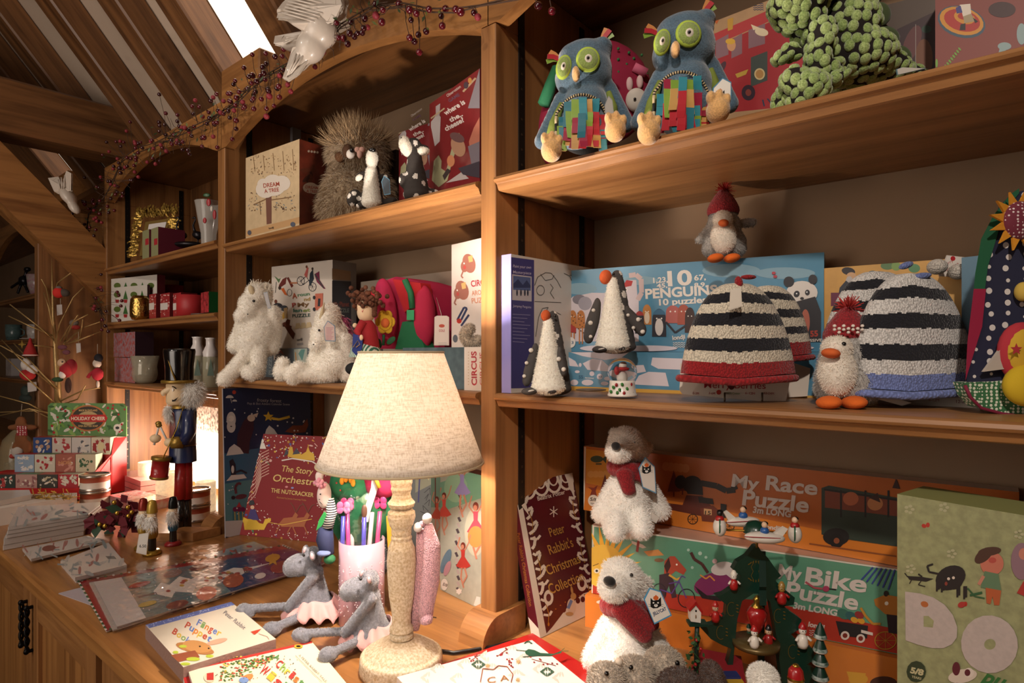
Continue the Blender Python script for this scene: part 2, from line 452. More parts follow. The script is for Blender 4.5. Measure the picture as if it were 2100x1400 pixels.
# ---- pitched ceiling: rises from the shelf wall towards the room
RA=math.atan(1.246);rdir=Vector((0,-math.cos(RA),math.sin(RA)));rnrm=Vector((0,math.sin(RA),math.cos(RA)))
def roofpt(x,s,d=0):return Vector((x,1.19,1.719))+rdir*s+rnrm*d
SK=[(-1.83,-1.565),(-3.56,-3.31)]
RL=3.2
def roofslab(b,x0,x1,s0,s1,d0,d1,m):
 p=[roofpt(x0,s0,d0),roofpt(x1,s0,d0),roofpt(x1,s1,d0),roofpt(x0,s1,d0)]
 q=[roofpt(x0,s0,d1),roofpt(x1,s0,d1),roofpt(x1,s1,d1),roofpt(x0,s1,d1)]
 b.hexa(p+q,m)
b=MB();xs=[-7,SK[1][0],SK[1][1],SK[0][0],SK[0][1],1.6]
for i in(0,2,4):roofslab(b,xs[i],xs[i+1],.5,RL,.14,.2,M('C4B09C',.9,var=.03,scale=4))
struct('ceiling',b)
for i,(a,c)in enumerate(SK):
 b=MB();roofslab(b,a,c,.5,RL,.14,.145,M('FFF0DC',.6,emit=(1.5,1.1)[i]));struct('window_%d'%(i+1),b)
rx=[-1.88,-2.167,-2.526,-1.513,-1.20,-.9,-.6,-.3,0,.35,.7,1.05,1.4,-2.93,-3.26,-3.61,-3.95,-4.3,-4.65,-5.0,-5.35,-5.7,-6.05,-6.4,-6.75]
RM=knots('Y','r')
def rafter(x,w=.103):
 b=MB();p=[]
 roofslab(b,x-w/2,x+w/2,.5,RL,.05,.139,oak_raf)
 o=b.build('ceiling_rafter',kind='structure');bevel(o,.006,1)
def raf_mat():
 m=knots('Y','r').copy();m.name='rafter_oak'
 nt=m.node_tree;N,L=nt.nodes,nt.links
 for nd in list(N):
  if nd.type=='MAPPING':
   lk=nd.inputs[0].links
   r=N.new('ShaderNodeVectorRotate');r.rotation_type='X_AXIS';r.inputs['Angle'].default_value=RA
   src=lk[0].from_socket;L.new(src,r.inputs['Vector']);L.new(r.outputs[0],nd.inputs[0])
 return m
oak_raf=raf_mat()
for x in rx:rafter(x)
# ---- tie beam and brace of the roof truss
b=MB();b.box((-2.86,-3.4,2.165),(-2.70,1.10,2.352),knots('Y','r'));bevel(b.build('tie_beam',kind='structure'),.008,1)
A0=onx(190,597,-2.70);A1=onx(0,414,-2.70);dr=(A1-A0).normalized();up=Vector((0,dr.z,-dr.y));up=up if up.z>0 else-up
hgt=.145
pp=[A0-dr*.10,A0+dr*1.0,A0+dr*1.0+up*hgt,A0-dr*.10+up*hgt]
b=MB();b.prism([(-2.70,p.y,p.z)for p in pp],(-.12,0,0),knots('Y','c'));bevel(b.build('diagonal_brace',kind='structure'),.006,1)
b=MB();b.box((-2.79,.60,.90),(-2.742,BY,1.80),oak('Z','r'));bevel(b.build('timber_post',kind='structure'),.003,1)
def block(x0,x1,ytop,ybot,z0,z1):
 b=MB();b.box((x0,ytop,z0),(x1,ybot,z1),oak('X','c'));bevel(b.build('roof_block',kind='structure'),.004,1)
block(-1.83,-1.607,.84,1.0,2.11,2.235)
block(-3.56,-3.33,.84,1.0,2.11,2.232)
struct('trim_4',MB().box((-7,.86,2.085),(1.6,BY,2.1085),oak('X','d')))
# ---- the shelving unit: posts, shelves, arched fascias
uprights=[(-.745,-.710),(-1.763,-1.721),(-2.738,-2.686)]
strip=M('1A1512',.5,metal=.3)
def upright(x0,x1):
 o=thing('shelf_upright',{0:'oak shelf upright directly behind the lit table lamp',1:'oak shelf upright between the nutcracker and the unicorns',2:'oak shelf upright at the foot of the diagonal brace'}[len(UPR)],'shelf upright',((x0+x1)/2,DY,ZC))
 UPR.append(o)
 bevel(part('panel',o,lambda b:(b.box((x0,DY,ZC),(x1,BY,1.974),oak('Z','a')),b.box((x0,DY+.027,1.974),(x1,BY,2.0845),oak('Z','a')))),.0015,1)
 def foot(b):
  pf=[(DY+.07,ZC),(DY-.045,ZC)]+[(DY-.045+.045*(1-math.cos(t)),ZC+.048*math.sin(t))for t in[math.radians(a)for a in range(20,100,10)]]+[(DY+.07,ZC+.048)]
  b.prism([(x0-.011,y,z)for y,z in pf],(x1-x0+.022,0,0),oak('X','a'))
 part('foot',o,foot)
 for f in((x1,1),(x0,-1)):
  for y in(.862,1.06):
   def st(b,f=f,y=y):
    b.box((f[0]-.0005 if f[1]>0 else f[0]-.0025,y,ZC+.05),(f[0]+.0025 if f[1]>0 else f[0]+.0005,y+.016,2.07),strip)
    z=ZC+.07
    while z<2.05:
     b.box((f[0]+(.0024 if f[1]>0 else-.003),y+.006,z),(f[0]+(.003 if f[1]>0 else-.0024),y+.010,z+.004),M('5A4A3C',.3,metal=.8));z+=.0275
   part('shelf_strip',o,st)
UPR=[]
for a,c in uprights:upright(a,c)
b=MB();b.box((.27,DY,ZC),(.31,BY,2.0845),oak('Z','a'))
tag(b.build('shelf_upright',None,'oak shelf upright at the right end of the unit','shelf upright'))
def shelf(x0,x1,z,label,name='shelf'):
 b=MB()
 pf=[(BY,z),(DY+.012,z),(DY-.002,z-.0005),(DY-.008,z-.003),(DY-.010,z-.0075),(DY-.008,z-.011),(DY-.003,z-.0125),(DY-.001,z-.014),(DY+.003,z-.0225),(DY+.006,z-.024),(BY,z-.024)]
 n=len(pf);v=[(x0,y,w)for y,w in pf]+[(x1,y,w)for y,w in pf]
 m=oak('X','a')
 b.add(v,[(i,(i+1)%n,n+(i+1)%n,n+i)for i in range(n)]+[tuple(range(n))[::-1],tuple(range(n,2*n))],m)
 return b.build(name,None,label,'shelf')
shelf(-.706,.268,ZU,'oak shelf carrying the two owls and the green dinosaur')
shelf(-.706,.268,ZL,'oak shelf carrying the penguins and striped hats')
shelf(-1.717,-.749,ZU,'oak shelf carrying the fluffy owl and red game boxes')
shelf(-1.717,-.749,ZL,'oak shelf carrying the two white unicorns')
shelf(-2.682,-1.767,1.722,'oak shelf carrying the gold picture frame')
shelf(-2.682,-1.767,1.516,'oak shelf carrying the gold hammered candle jar')
shelf(-2.682,-1.767,1.293,'oak shelf carrying the glass candle holders and soap bottles')
def fascia(x0,x1,label,top=2.108,y=DY,flat=1.975,peak=2.065):
 c=(x0+x1)/2;h=(x1-x0)/2;b=MB();P=[]
 N=36
 for i in range(N+1):
  x=x0+(x1-x0)*i/N;d=abs(x-c);e=h-d
  if e<.030:z=flat
  elif e<.075:z=flat+.018*(e-.030)/.045
  else:z=peak-(peak-flat-.018)*(d/(h-.075))**2
  P.append((x,z))
 v=[(x,y,z)for x,z in P]+[(x,y+.026,z)for x,z in P]+[(x,y,top)for x,z in P]+[(x,y+.026,top)for x,z in P]
 n=N+1;f=[]
 for i in range(N):
  f+=[(i,i+1,2*n+i+1,2*n+i),(n+i+1,n+i,3*n+i,3*n+i+1),(i+1,i,n+i,n+i+1),(2*n+i,2*n+i+1,3*n+i+1,3*n+i)]
 b.add(v,f,oak('X','c'));return b.build('arched_fascia',None,label,'fascia board')
fascia(-.7265,.268,'arched oak fascia above the owls')
fascia(-1.741,-.7285,'arched oak fascia above the fluffy owl and cream puzzle box')
fascia(-2.71,-1.743,'arched oak fascia above the gold picture frame')
b=MB();b.box((-3.60,DY,ZC),(-3.55,BY,2.085),oak('Z','a'));tag(b.build('shelf_upright',None,'oak shelf upright half hidden behind the timber post','shelf upright'))
b=MB();b.box((-3.60,BY-.02,ZC),(-2.75,BY-.001,2.084),oak('Z','r'));tag(b.build('back_panel',kind='structure'))
b=MB();b.box((-4.62,BY-.02,ZC),(-3.60,BY-.001,2.084),oak('Z','d'));tag(b.build('back_panel',kind='structure'))
for z,l in((1.693,'oak shelf carrying the flowery bowl at the far left'),(1.472,'oak shelf carrying the cups at the far left'),(1.268,'oak shelf low at the far left behind the twig tree')):
 shelf(-4.60,-3.602,z,l)
fascia(-4.62,-3.6005,'arched oak fascia of the far shelf unit',top=2.10,flat=1.94,peak=2.04)
b=MB();b.box((-2.686,BY-.012,ZC),(-2.30,BY-.001,2.085),oak('Z','r'));tag(b.build('back_panel',kind='structure'))
# ---- counter: worktop and cupboards
YE=.357
b=MB();pf=[(BY,ZC),(YE+.012,ZC),(YE+.004,ZC-.002),(YE,ZC-.008),(YE,ZC-.030),(YE+.006,ZC-.036),(BY,ZC-.036)]
n=len(pf);v=[(-6.4,y,z)for y,z in pf]+[(1.5,y,z)for y,z in pf]
b.add(v,[(i,(i+1)%n,n+(i+1)%n,n+i)for i in range(n)]+[tuple(range(n))[::-1],tuple(range(n,2*n))],oak('X','c',rough=.3))
tag(b.build('counter_worktop',None,'long oiled oak worktop under all the shelves','worktop'))
YC=.395
hm=M('15110E',.45,metal=.7,bump=.3,scale=90)
def cupboard(xc,label):
 w=.48;o=thing('counter_cupboard',label,'cupboard',(xc,YC,0))
 part('carcass',o,lambda b:b.box((xc-w-.02,YC+.02,.0),(xc+w+.02,BY-.01,ZC-.0365),oak('Z','a')))
 part('rail',o,lambda b:b.box((xc-w-.02,YC+.004,ZC-.075),(xc+w+.02,YC+.02,ZC-.037),oak('X','a')))
 part('plinth',o,lambda b:b.box((xc-w-.02,YC+.015,0),(xc+w+.02,YC+.02,.08),oak('X','d')))
 for s in(-1,1):
  d=MB();x0,x1=(xc-w,xc-.002)if s<0 else(xc+.002,xc+w);z0,z1=.085,ZC-.078;f=.062
  yf=YC
  d.box((x0,yf,z0),(x0+f,yf+.02,z1),oak('Z','a'));d.box((x1-f,yf,z0),(x1,yf+.02,z1),oak('Z','a'))
  d.box((x0+f,yf,z1-f),(x1-f,yf+.02,z1),oak('X','a'));d.box((x0+f,yf,z0),(x1-f,yf+.02,z0+f),oak('X','a'))
  d.box((x0+f,yf+.010,z0+f),(x1-f,yf+.018,z1-f),oak('Z','c'))
  do=d.build('door',o);bevel(do,.002,1)
  h=MB();hx=xc+s*.026;zt=ZC-.115;zb=zt-.105
  for k in range(2):
   pts=[]
   for i in range(25):
    t=i/24;a=t*14+k*math.pi
    pts.append((hx+math.cos(a)*.0035,yf-.012+math.sin(a)*.0035,zt+(zb-zt)*t))
   h.tube(pts,.0032,hm,6)
  for z in(zt,zb):h.tube([(hx,yf+.001,z),(hx,yf-.013,z)],.0045,hm,8);h.ell((hx,yf-.013,z),.006,.006,.007,hm)
  h.build('handle',do)
XM=onpl(62,1300,Vector((0,YC,0)),Vector((0,1,0))).x
cupboard(XM,'oak cupboard with twisted iron handles below the card stacks')
cupboard(XM+1.0,'oak cupboard below the front books')
cupboard(XM-1.0,'oak cupboard at the left end of the counter')
# == helpers for soft toys and boxes
def tY(px,Y):return Y/ray(px,700).y
def tZ(py,z):return(z-HC)*F/(CY-py)
def base(px,py,t):return ont(px,py,t)
BLK=M('0B0A0A',.25,coat=.5)
def eye(b,px,py,t,r,m=BLK):b.cell(px,py,t,r,r,r*t/F,m,n=8,k=12)
def quadstrip(b,pts,m,off):
 P=[Vector(p)for p in pts];return b.prism(P,off,m)
def hang_tag(parent,pts,t,cmain,cedge,art=None,th=.0012,name='swing_tag',label=None):
 """flat card with clipped top; pts pixels"""
 b=MB();P=[ont(x,y,t)for x,y in pts];n=(P[1]-P[0]).cross(P[2]-P[0]).normalized()
 if n.dot(FWD)>0:n=-n
 b.prism(P,-n*th,M(cedge,.5))
 a=Art(b,P[0],n,.0004);cx=sum(p[0]for p in pts)/len(pts);cy=sum(p[1]for p in pts)/len(pts)
 a.poly([(cx+(x-cx)*.9,cy+(y-cy)*.92)for x,y in pts],cmain)
 if art:art(a)
 return b.build(name,parent,label)
def catface(a,cx,cy,s,txt=None):
 k='111111'
 a.poly([(cx-s,cy+s*.7),(cx-s*1.0,cy-s),(cx-s*.5,cy-s*.45),(cx+s*.45,cy-s*.6),(cx+s*.95,cy-s*1.15),(cx+s*1.0,cy+s*.5),(cx+s*.3,cy+s*.95),(cx-s*.5,cy+s)],k)
 a.disc(cx,cy-s*.95,s*.5,s*.42,'D9662B');a.disc(cx,cy-s*1.35,s*.15,s*.15,'D9662B')
 for q in(-.45,.4):a.disc(cx+q*s,cy-.05*s,s*.17,s*.15,'F2EEE6')
 a.disc(cx,cy+.45*s,s*.35,s*.28,'F2EEE6');a.disc(cx,cy+.32*s,s*.12,s*.08,k)
 for q in(-1,1):
  for r in(0,.25):a.line([(cx+q*s*.8,cy+s*(.3+r)),(cx+q*s*1.4,cy+s*(.2+r*1.6))],s*.06,k)
def skin(name,parent,b,voxel,sm,col,fur=None,label=None,paintfn=None,cols=None):
 r=union(b,voxel,sm)
 if paintfn:paint(r,paintfn,cols)
 if fur:
  n0=len(r.f)
  if isinstance(fur,list):
   for(cnt,ln,m,w,dr,sel)in fur:
    q=MB();q.v=r.v[:];q.f=[f for f in r.f[:n0]if sel is None or sel(sum((Vector(r.v[a])for a in f),Vector())/len(f))]
    if not q.f:continue
    k=MB();k.v=q.v;k.f=q.f;k2=len(k.f);k.m=[0]*k2;k.sm=[0]*k2;kv=len(k.v)
    k.fur(None,cnt,ln,m,w,dr)
    r.add(k.v[kv:],[tuple(a-kv for a in f)for f in k.f[k2:]],m,True)
  else:
   cnt,ln,m=fur[:3];w=fur[3]if len(fur)>3 else .0008;dr=fur[4]if len(fur)>4 else .3
   r.fur(None,cnt,ln,m,w,dr,k0=0,k1=n0)
 return r.build(name,parent,label)
 # == RIGHT BAY, TOP SHELF
blue=plush('5E7C90',c2='42586A');tan=plush('D9A86A');cord=M('7C8A3A',.9,bump=.4,scale=200)
def owl(dx,dy,k,t,label,withtag,sc=1.0,seed=1):
 """all sizes from the left owl (centre 1195,200); moved and scaled"""
 X=lambda x:1195+dx+(x-1195)*sc*k[0]
 Y_=lambda y:200+dy+(y-200)*sc*k[1]
 o=thing('owl_soft_toy',label,'soft toy',ont(X(1195),Y_(325),t),None)
 C=lambda b,x,y,rx,ry,rd,m,dt=0,roll=0,n=12:b.cell(X(x),Y_(y),t+dt,rx*sc*k[0],ry*sc*k[1],rd,m,roll,n)
 b=MB()
 C(b,1198,148,58,50,.044,blue);C(b,1202,116,52,30,.036,blue);C(b,1196,162,59,38,.046,blue);C(b,1200,225,50,52,.045,blue)
 C(b,1200,268,56,46,.05,blue);C(b,1172,118,30,24,.03,blue,0,30);C(b,1232,100,24,18,.028,blue,0,0)
 for x0,y0,x1,y1,r in((1150,205,1110,290,15),(1250,185,1285,255,16)):
  for i in range(7):
   q=i/6;C(b,x0+(x1-x0)*q,y0+(y1-y0)*q,r,r*1.1,.014,blue)
 skin('body',o,b,.0035,5,blue)
 for(x,y,rx,ry,a)in((1156,138,16,26,-12),(1206,122,25,26,0)):
  b=MB();dt=-.045 if x>1180 else-.037
  C(b,x,y,rx,ry,.007,M('B4CC4C',.8),dt,a,10);C(b,x,y,rx*.88,ry*.88,.0085,plush('8FA353',500),dt-.0008,a,10)
  C(b,x-(1 if x<1180 else 0),y+1,rx*.48,ry*.48,.0085,M('E9DFCF',.7),dt-.0022,a,10);C(b,x-1,y+1,rx*.30,ry*.33,.009,M('BDB3A6',.6),dt-.0026,a,10)
  C(b,x-1,y+1,rx*.2,ry*.2,.009,BLK,dt-.0036,a,10)
  b.build('eye',o)
 b=MB();C(b,1181,152,8,15,.012,tan,-.047,6);b.build('beak',o)
 b=MB();pts=[]
 for i in range(22):
  a=math.pi*(1.0-i/21*1.0);x=1194+50*math.cos(a)+(0 if i>2 else-4);y=246-52*math.sin(a)if 0<i<21 else 285
  pts.append(ont(X(x),Y_(y),t-.052+.012*abs(math.cos(a))))
 for i in range(len(pts)-1):
  for q in range(3):
   p0=pts[i].lerp(pts[i+1],q/3);p1=pts[i].lerp(pts[i+1],(q+1)/3)
   b.tube([p0,p1],.0022,M('1A1A1A',.8)if(i*3+q)%2 else M('CDB78E',.8),6)
 b.build('cord_trim',o)
 rn=random.Random(seed);cl=['C99A55','7EA032','8E1230','2E8A9A','C99A55','B81E2C','86A53A','1F6E7E','9B1138']
 rw=15.5
 for row in range(4):
  for j in range(7):
   if row==0 and j in(0,6):continue
   x=1152+j*14+rn.uniform(-2,2);y=205+row*24+rn.uniform(-5,5)+(10 if abs(j-3)>2 else 0);L=rn.uniform(38,56)
   if row==3:L=26
   b=MB();bend=rn.uniform(-5,5);tt=t-.050-.0015*(3-row)+.0035*abs(j-3)**1.2-(.004 if row else 0)
   m=M(rn.choice(cl),.35,sheen=.5)
   pts=[ont(X(x+bend*q*q),Y_(y+L*q),tt+.0018*math.sin(q*3+j))for q in(0,.25,.5,.75,1)]
   b.ribbon(pts,RGT*(rw*sc*t/F)+UP*rn.uniform(-.001,.001),m)
   ob=b.build('ribbon',o);sd=ob.modifiers.new('thick','SOLIDIFY');sd.thickness=.0006
 for side,(hx,hy,dirs)in enumerate((((1148),122,((-16,-4),(-17,3),(-13,-10))),(1232,90,((12,-18),(16,-12),(7,-20))))):
  for q,(ux,uy)in enumerate(dirs):
   b=MB();p0=ont(X(hx),Y_(hy),t-.005+q*.002);p1=ont(X(hx+ux*1.6),Y_(hy+uy*1.6),t-.010+q*.003)
   d=(p1-p0).normalized().cross(FWD).normalized()*.007
   b.ribbon([p0,p0.lerp(p1,.5)+UP*.002,p1],d,M(['B81E2C','7EA032','D08A4A'][q],.4,sheen=.4));ob=b.build('head_ribbon',o);sd=ob.modifiers.new('thick','SOLIDIFY');sd.thickness=.0006
 for x0,y0,x1,y1 in((1147,212,1122,280),(1253,188,1266,240)):
  b=MB();b.tube([ont(X(x0+(x1-x0)*q+(5 if x0<1200 else-5)),Y_(y0+(y1-y0)*q),t-.018)for q in(0,.3,.6,1)],[.004,.006,.008,.006],cord,8);b.build('wing_lining',o)
 for s in(0,1):
  b=MB();fx,fy=((1131,308),(1262,267))[s]
  C(b,fx,fy,22,24,.020,tan,-.062);
  for q,(ux,uy)in enumerate(((-15,-25),(1,-28),(16,-20))):C(b,fx+ux,fy+uy,7.5,12,.010,tan,-.068)
  skin('foot',o,b,.0022,2,tan)
 return o,X,Y_
o,X,Y_=owl(0,0,(1,1),.965,'blue owl soft toy, the left and more brightly lit of the two owls',False)
tO=.965
hang_tag(o,[(1240,215),(1248,196),(1256,205),(1260,240),(1254,262),(1242,262)],tO-.045,'A8A29A','8A8A88')
o,X,Y_=owl(205,-46,(1.04,1.04),.915,'blue owl soft toy with a cat tag, the right of the two owls',True,1.04,seed=5)
def jc(a):
 catface(a,1477,195,9);a.text('JELLYCAT',1463,214,1490,205,6,'1C3A66',.03)
hang_tag(o,[(1462,180),(1482,159),(1500,168),(1500,200),(1490,225),(1457,232)],.845,'EFE9E0','4F86A8',jc)
t=1.09
o=thing('backpack','crimson backpack with green dots and a white bunny behind the two owls','backpack',ont(1225,330,t))
b=MB();b.cell(1232,190,t,104,108,.035,M('8C1436',.85),n=16,k=36);b.cell(1130,270,t+.0,26,70,.03,M('8C1436',.85))
b.build('body',o)
b=MB()
for(x,y)in((1290,108),(1268,100),(1300,120),(1316,113),(1268,122),(1285,132),(1310,140),(1268,148),(1287,155),(1130,200),(1118,235),(1112,260),(1270,170),(1326,152)):
 b.cell(x,y,t-.034+.03*(abs(x-1232)/104)**2,3,3,.003,M('2F6B3A',.8),n=6,k=10)
b.build('dots',o)
b=MB();b.cell(1305,205,t-.030,22,24,.012,M('D8CFC2',.9));b.cell(1291,172,t-.03,7,14,.006,M('D8B8B4',.9));b.cell(1312,168,t-.026,7,14,.006,M('D8B8B4',.9));eye(b,1302,203,t-.043,3);b.build('bunny_patch',o)
b=MB();b.tube([ont(x,y,t-.03)for x,y in((1300,137),(1312,143),(1326,150))],.008,M('C8607C',.8));b.build('zip_pull',o)
b=MB();b.tube([ont(x,y,t-.03)for x,y in((1145,140),(1130,175),(1115,215))],.011,M('1E6B45',.8),6);b.build('strap',o)
def flatbox(name,label,cat,pts4,Yp,th,front,side,art=None,group=None,lean=0,partname=None,k=None):
 """standing box: pts4 = (bl, br, tl) on the plane Y=Yp turned by lean degrees about Z"""
 n=Vector((math.sin(math.radians(lean)),-math.cos(math.radians(lean)),0));o0=ony(pts4[0][0],pts4[0][1],Yp)
 P=[onpl(x,y,o0,n)for x,y in pts4]
 b=MB();u=P[1]-P[0];v=P[2]-P[0]
 b.hexa([P[0],P[1],P[1]-n*th,P[0]-n*th,P[0]+v,P[1]+v,P[1]+v-n*th,P[0]+v-n*th],side)
 v=v-u.normalized()*v.dot(u.normalized());SL[0]=(P[0],u,v,n);a=Art(b,P[0],n);a.poly([pts4[0],pts4[1],(proj(P[1]+v)[:2]),pts4[2]],front)
 if art:art(a)
 return b.build(name,None,label,cat,group)
def bus(a):
 a.disc(1400,60,60,30,'D8B487')
 R='A8222A'
 a.poly([(1455,100),(1586,42),(1700,10),(1700,210),(1455,235)],R)
 a.poly([(1440,80),(1590,15),(1586,40),(1450,100)],'B9393A')
 for q in((1468,62,26),(1500,60,22),(1535,40,34)):a.poly([(q[0],q[1]+22),(q[0]+q[2],q[1]+8),(q[0]+q[2],q[1]+50),(q[0],q[1]+60)],'8E6A72')
 a.disc(1500,93,9,12,'D9A070');a.disc(1498,85,10,6,'E0B03A');a.disc(1562,66,14,8,'EBD9B4',roll=12);a.poly([(1540,50),(1560,58),(1545,62)],'EBD9B4')
 a.poly([(1540,118),(1574,105),(1574,165),(1540,178)],'3F4A44');a.disc(1558,152,11,12,'D9C28A');a.disc(1558,152,8,9,'B98A4A')
 a.poly([(1508,152),(1535,142),(1530,153),(1512,160)],'C9A23C')
 a.disc(1480,140,6,16,'4B2A38',roll=30);a.disc(1535,190,14,16,'31182A');a.disc(1535,190,6,7,'8A3A30')
 for i,(x,y)in enumerate(((1480,30),(1490,18),(1470,42),(1505,8))):a.poly([(x-5,y),(x+5,y-2),(x,y+8)],['A8322A','6A5AA0','C9662E','A8222A'][i])
 a.poly([(1492,40),(1504,36),(1503,60),(1493,64)],'C99A3A')
 for i in range(4):a.line([(1545+j*3,8+i*4+(1 if j%2 else-1))for j in range(8)],1.2,'3A4A6A')
 a.text('I W',1566,218,1600,210,14,'2A3550',.02);a.text('My BUS',1452,240,1490,232,8,'A8222A')
flatbox('puzzle_box','tan puzzle box with a red bus picture behind the right owl','game box',((1445,262),(1720,185),(1445,52)),1.02,.05,M('B8936A',.5,var=.05),M('8E6A48',.6),bus)
def redb(a):
 a.disc(1972,45,50,32,'3A5060',roll=15);a.disc(1972,43,46,28,'C8882A',roll=15);a.disc(1973,42,38,22,'A82A20',roll=15);a.disc(1978,36,22,13,'C8882A',roll=15);a.disc(1980,33,16,8,'A82A20')
 a.poly([(1968,10),(1990,8),(1992,30),(1975,34)],'D8CDBE');a.poly([(1960,16),(1970,12),(1974,26),(1962,28)],'3C3A7A')
 a.poly([(1975,34),(1992,28),(2000,44),(1978,48)],'A09070');a.poly([(1970,50),(1980,48),(1980,62),(1968,62)],'1E1A1A');a.poly([(1995,36),(2006,44),(2000,48)],'1E1A1A')
 a.disc(2060,95,14,8,'8AA0A0');a.poly([(2050,100),(2065,92),(2063,104),(2048,108)],'8AA0A0');a.disc(2095,70,10,22,'8AA0A0');a.disc(2055,20,28,16,'3A1A18')
 for i in range(8):a.disc(1940+i*4,136-i*5,4,2,'6E9A3A',roll=50)
 a.disc(1921,130,2.5,9,'6E9A3A')
flatbox('game_box','brick red game box with a round target picture right of the green dinosaur','game box',((1918,152),(2200,78),(1918,-60)),.95,.06,M('7E3A30',.5),M('6A3026',.6),redb)
def darkb(a):
 a.poly([(1840,60),(1925,20),(1925,175),(1840,175)],'3A2226');a.disc(1870,90,16,40,'6A3A3A',roll=20);a.disc(1895,120,18,40,'7A4A2E');a.disc(1862,140,16,12,'8A6A5A');a.line([(1878,50),(1878,130)],1,'B0A8A0');a.disc(1900,60,10,8,'2E4A3A')
flatbox('puzzle_box','dark puzzle box standing between the green dinosaur and the brick red box','game box',((1780,190),(1945,160),(1780,20)),1.03,.04,M('5A4A3E',.5),M('4A3A30',.6),darkb)
SEAM=M('1A120E',.95)
PADS=[plush('8FA658',500,var=.2,c2='B4C880'),plush('7F9A4C',500,var=.2,c2='A4BA70')]
def padded(r,gap,seed):
 """covers a skin with little oval cushions, dark seams between them"""
 rn=random.Random(seed);fs=list(range(len(r.f)));rn.shuffle(fs);G={};V=[Vector(v)for v in r.v];n=0
 for f in fs:
  q=r.f[f];c=sum((V[a]for a in q),Vector())/len(q);k=tuple(int(math.floor(x/gap))for x in c)
  if any((c-d).length<gap for a in(-1,0,1)for b_ in(-1,0,1)for e in(-1,0,1)for d in G.get((k[0]+a,k[1]+b_,k[2]+e),())):continue
  G.setdefault(k,[]).append(c);nr=(V[q[1]]-V[q[0]]).cross(V[q[2]]-V[q[0]]).normalized()
  z=(UP-nr*UP.dot(nr));z=z.normalized()if z.length>.2 else nr.orthogonal().normalized();x=z.cross(nr)
  r.ell(c-nr*.0006,gap*.63,gap*.42,gap*.73,rn.choice(PADS),(x,nr,z),7,10);n+=1
  if n>2600:break
SC=SEAM;t=.83
o=thing('dinosaur_soft_toy','green tufted dinosaur soft toy hanging a foot over the top shelf','soft toy',ont(1720,190,t))
b=MB();C=lambda x,y,rx,ry,rd,dt=0,roll=0:b.cell(x,y,t+dt,rx,ry,rd,SC,roll)
C(1732,70,62,78,.05,0,-8);C(1750,125,78,52,.055);C(1800,145,60,30,.04,.01,-8);C(1855,152,50,17,.02,.03,-12);C(1895,148,26,9,.012,.04,-10)
C(1722,10,40,46,.04);C(1720,-40,46,44,.045,-.01)
C(1640,18,52,36,.04,-.035,10);C(1610,10,30,30,.03,-.04);C(1662,-25,50,40,.04,-.03);C(1648,45,38,16,.03,-.035,10)
C(1600,120,14,12,.014,-.03);C(1622,108,20,13,.015,-.025,-35);C(1648,85,24,15,.017,-.015,-40);C(1675,60,22,18,.02,-.01,-40)
C(1680,80,24,48,.028,-.045,8);C(1676,125,20,40,.022,-.05,6)
C(1690,148,34,20,.025,-.04,10);C(1660,180,40,32,.026,-.062,-20);C(1625,165,22,26,.02,-.055);C(1645,205,30,16,.02,-.06,10);C(1712,165,26,12,.016,-.06,30);C(1600,205,14,24,.014,-.03,-12)
r=union(b,.004,4);padded(r,.0105,2);r.build('body',o)
dk=M('4A5A30',.95,sheen=.3)
for i,(x,y,rx,ry,ro)in enumerate(((1790,-8,26,18,30),(1800,30,28,26,20),(1820,75,26,20,-20),(1850,110,22,14,-35),(1770,-40,24,20,40))):
 q=MB();q.cell(x,y,t+.035,rx,ry,.007,dk,ro,n=8);q.build('back_plate',o)
hang_tag(o,[(1838,142),(1850,138),(1900,140),(1840,154)],.79,'C9C4BA','6A8A92')
# == RIGHT BAY, MIDDLE SHELF  (z = ZL)
o=thing('art_set_box','purple and white paint set box standing against the upright beside the penguins','art set',ony(1050,800,.88))
nrm=Vector((.42,-.9,0)).normalized();P0=ony(1048,801,.804);P0.z=ZL+.0005
n1=Vector((math.sin(math.radians(88)),-math.cos(math.radians(88)),0));u1=Vector((math.cos(math.radians(88)),math.sin(math.radians(88)),0))
ht=onpl(1048,521,P0,n1).z-ZL;w1=.262
b=MB();slab(b,P0,u1*w1,Vector((0,0,ht)),n1,.022,M('D8D2C8',.35,coat=.6),M('8A86C8',.35,coat=.6))
a=Art(b,P0,n1);a.poly([(1048,527),(1048,796),(1095,795),(1095,533)],'43407E')
for i,(s,y,h)in enumerate((('Paint your own',548,6),('Masterpiece',560,6),('Jumping Penguins',629,5))):a.text(s,1052,y,1089,y+3,h,'C9C4DA',.005)
a.poly([(1050,562),(1090,567),(1090,618),(1050,615)],'C9C4C8');a.poly([(1052,565),(1088,569),(1088,596),(1052,594)],'5A6A9A');a.poly([(1052,582),(1062,572),(1072,584),(1080,574),(1088,586),(1088,590),(1052,590)],'333C66')
for x in(1060,1068,1076,1082):a.disc(x,600,1.6,7,'1C2038')
for i in range(9):a.line([(1051,644+i*7),(1087-(i%3)*6,646+i*7)],1.1,'9C98BE')
K=M('4A4844',.6)
a.line([(1096,585),(1102,568),(1118,559),(1130,560),(1142,575),(1150,590)],1.1,K);a.line([(1108,562),(1118,575),(1132,572),(1136,564)],1,K);a.ring(1108,595,8,10,1,K);a.line([(1128,582),(1134,590),(1128,600),(1136,612)],1,K)
a.line([(1096,618),(1150,620)],1,K);a.line([(1098,690),(1104,650),(1112,632),(1124,630),(1118,640),(1130,650),(1140,640),(1150,645)],1,K)
for i in range(4):a.line([(1156+i*12,560+i*4),(1168+i*12,566),(1176+i*10,585+i*7)],1,K)
b.build('box',o)
ORG[o]=o.location.copy()
BLU=M('4E88A6',.32,coat=.4,var=.04,scale=30);ICE=M('D6CCD2',.45)
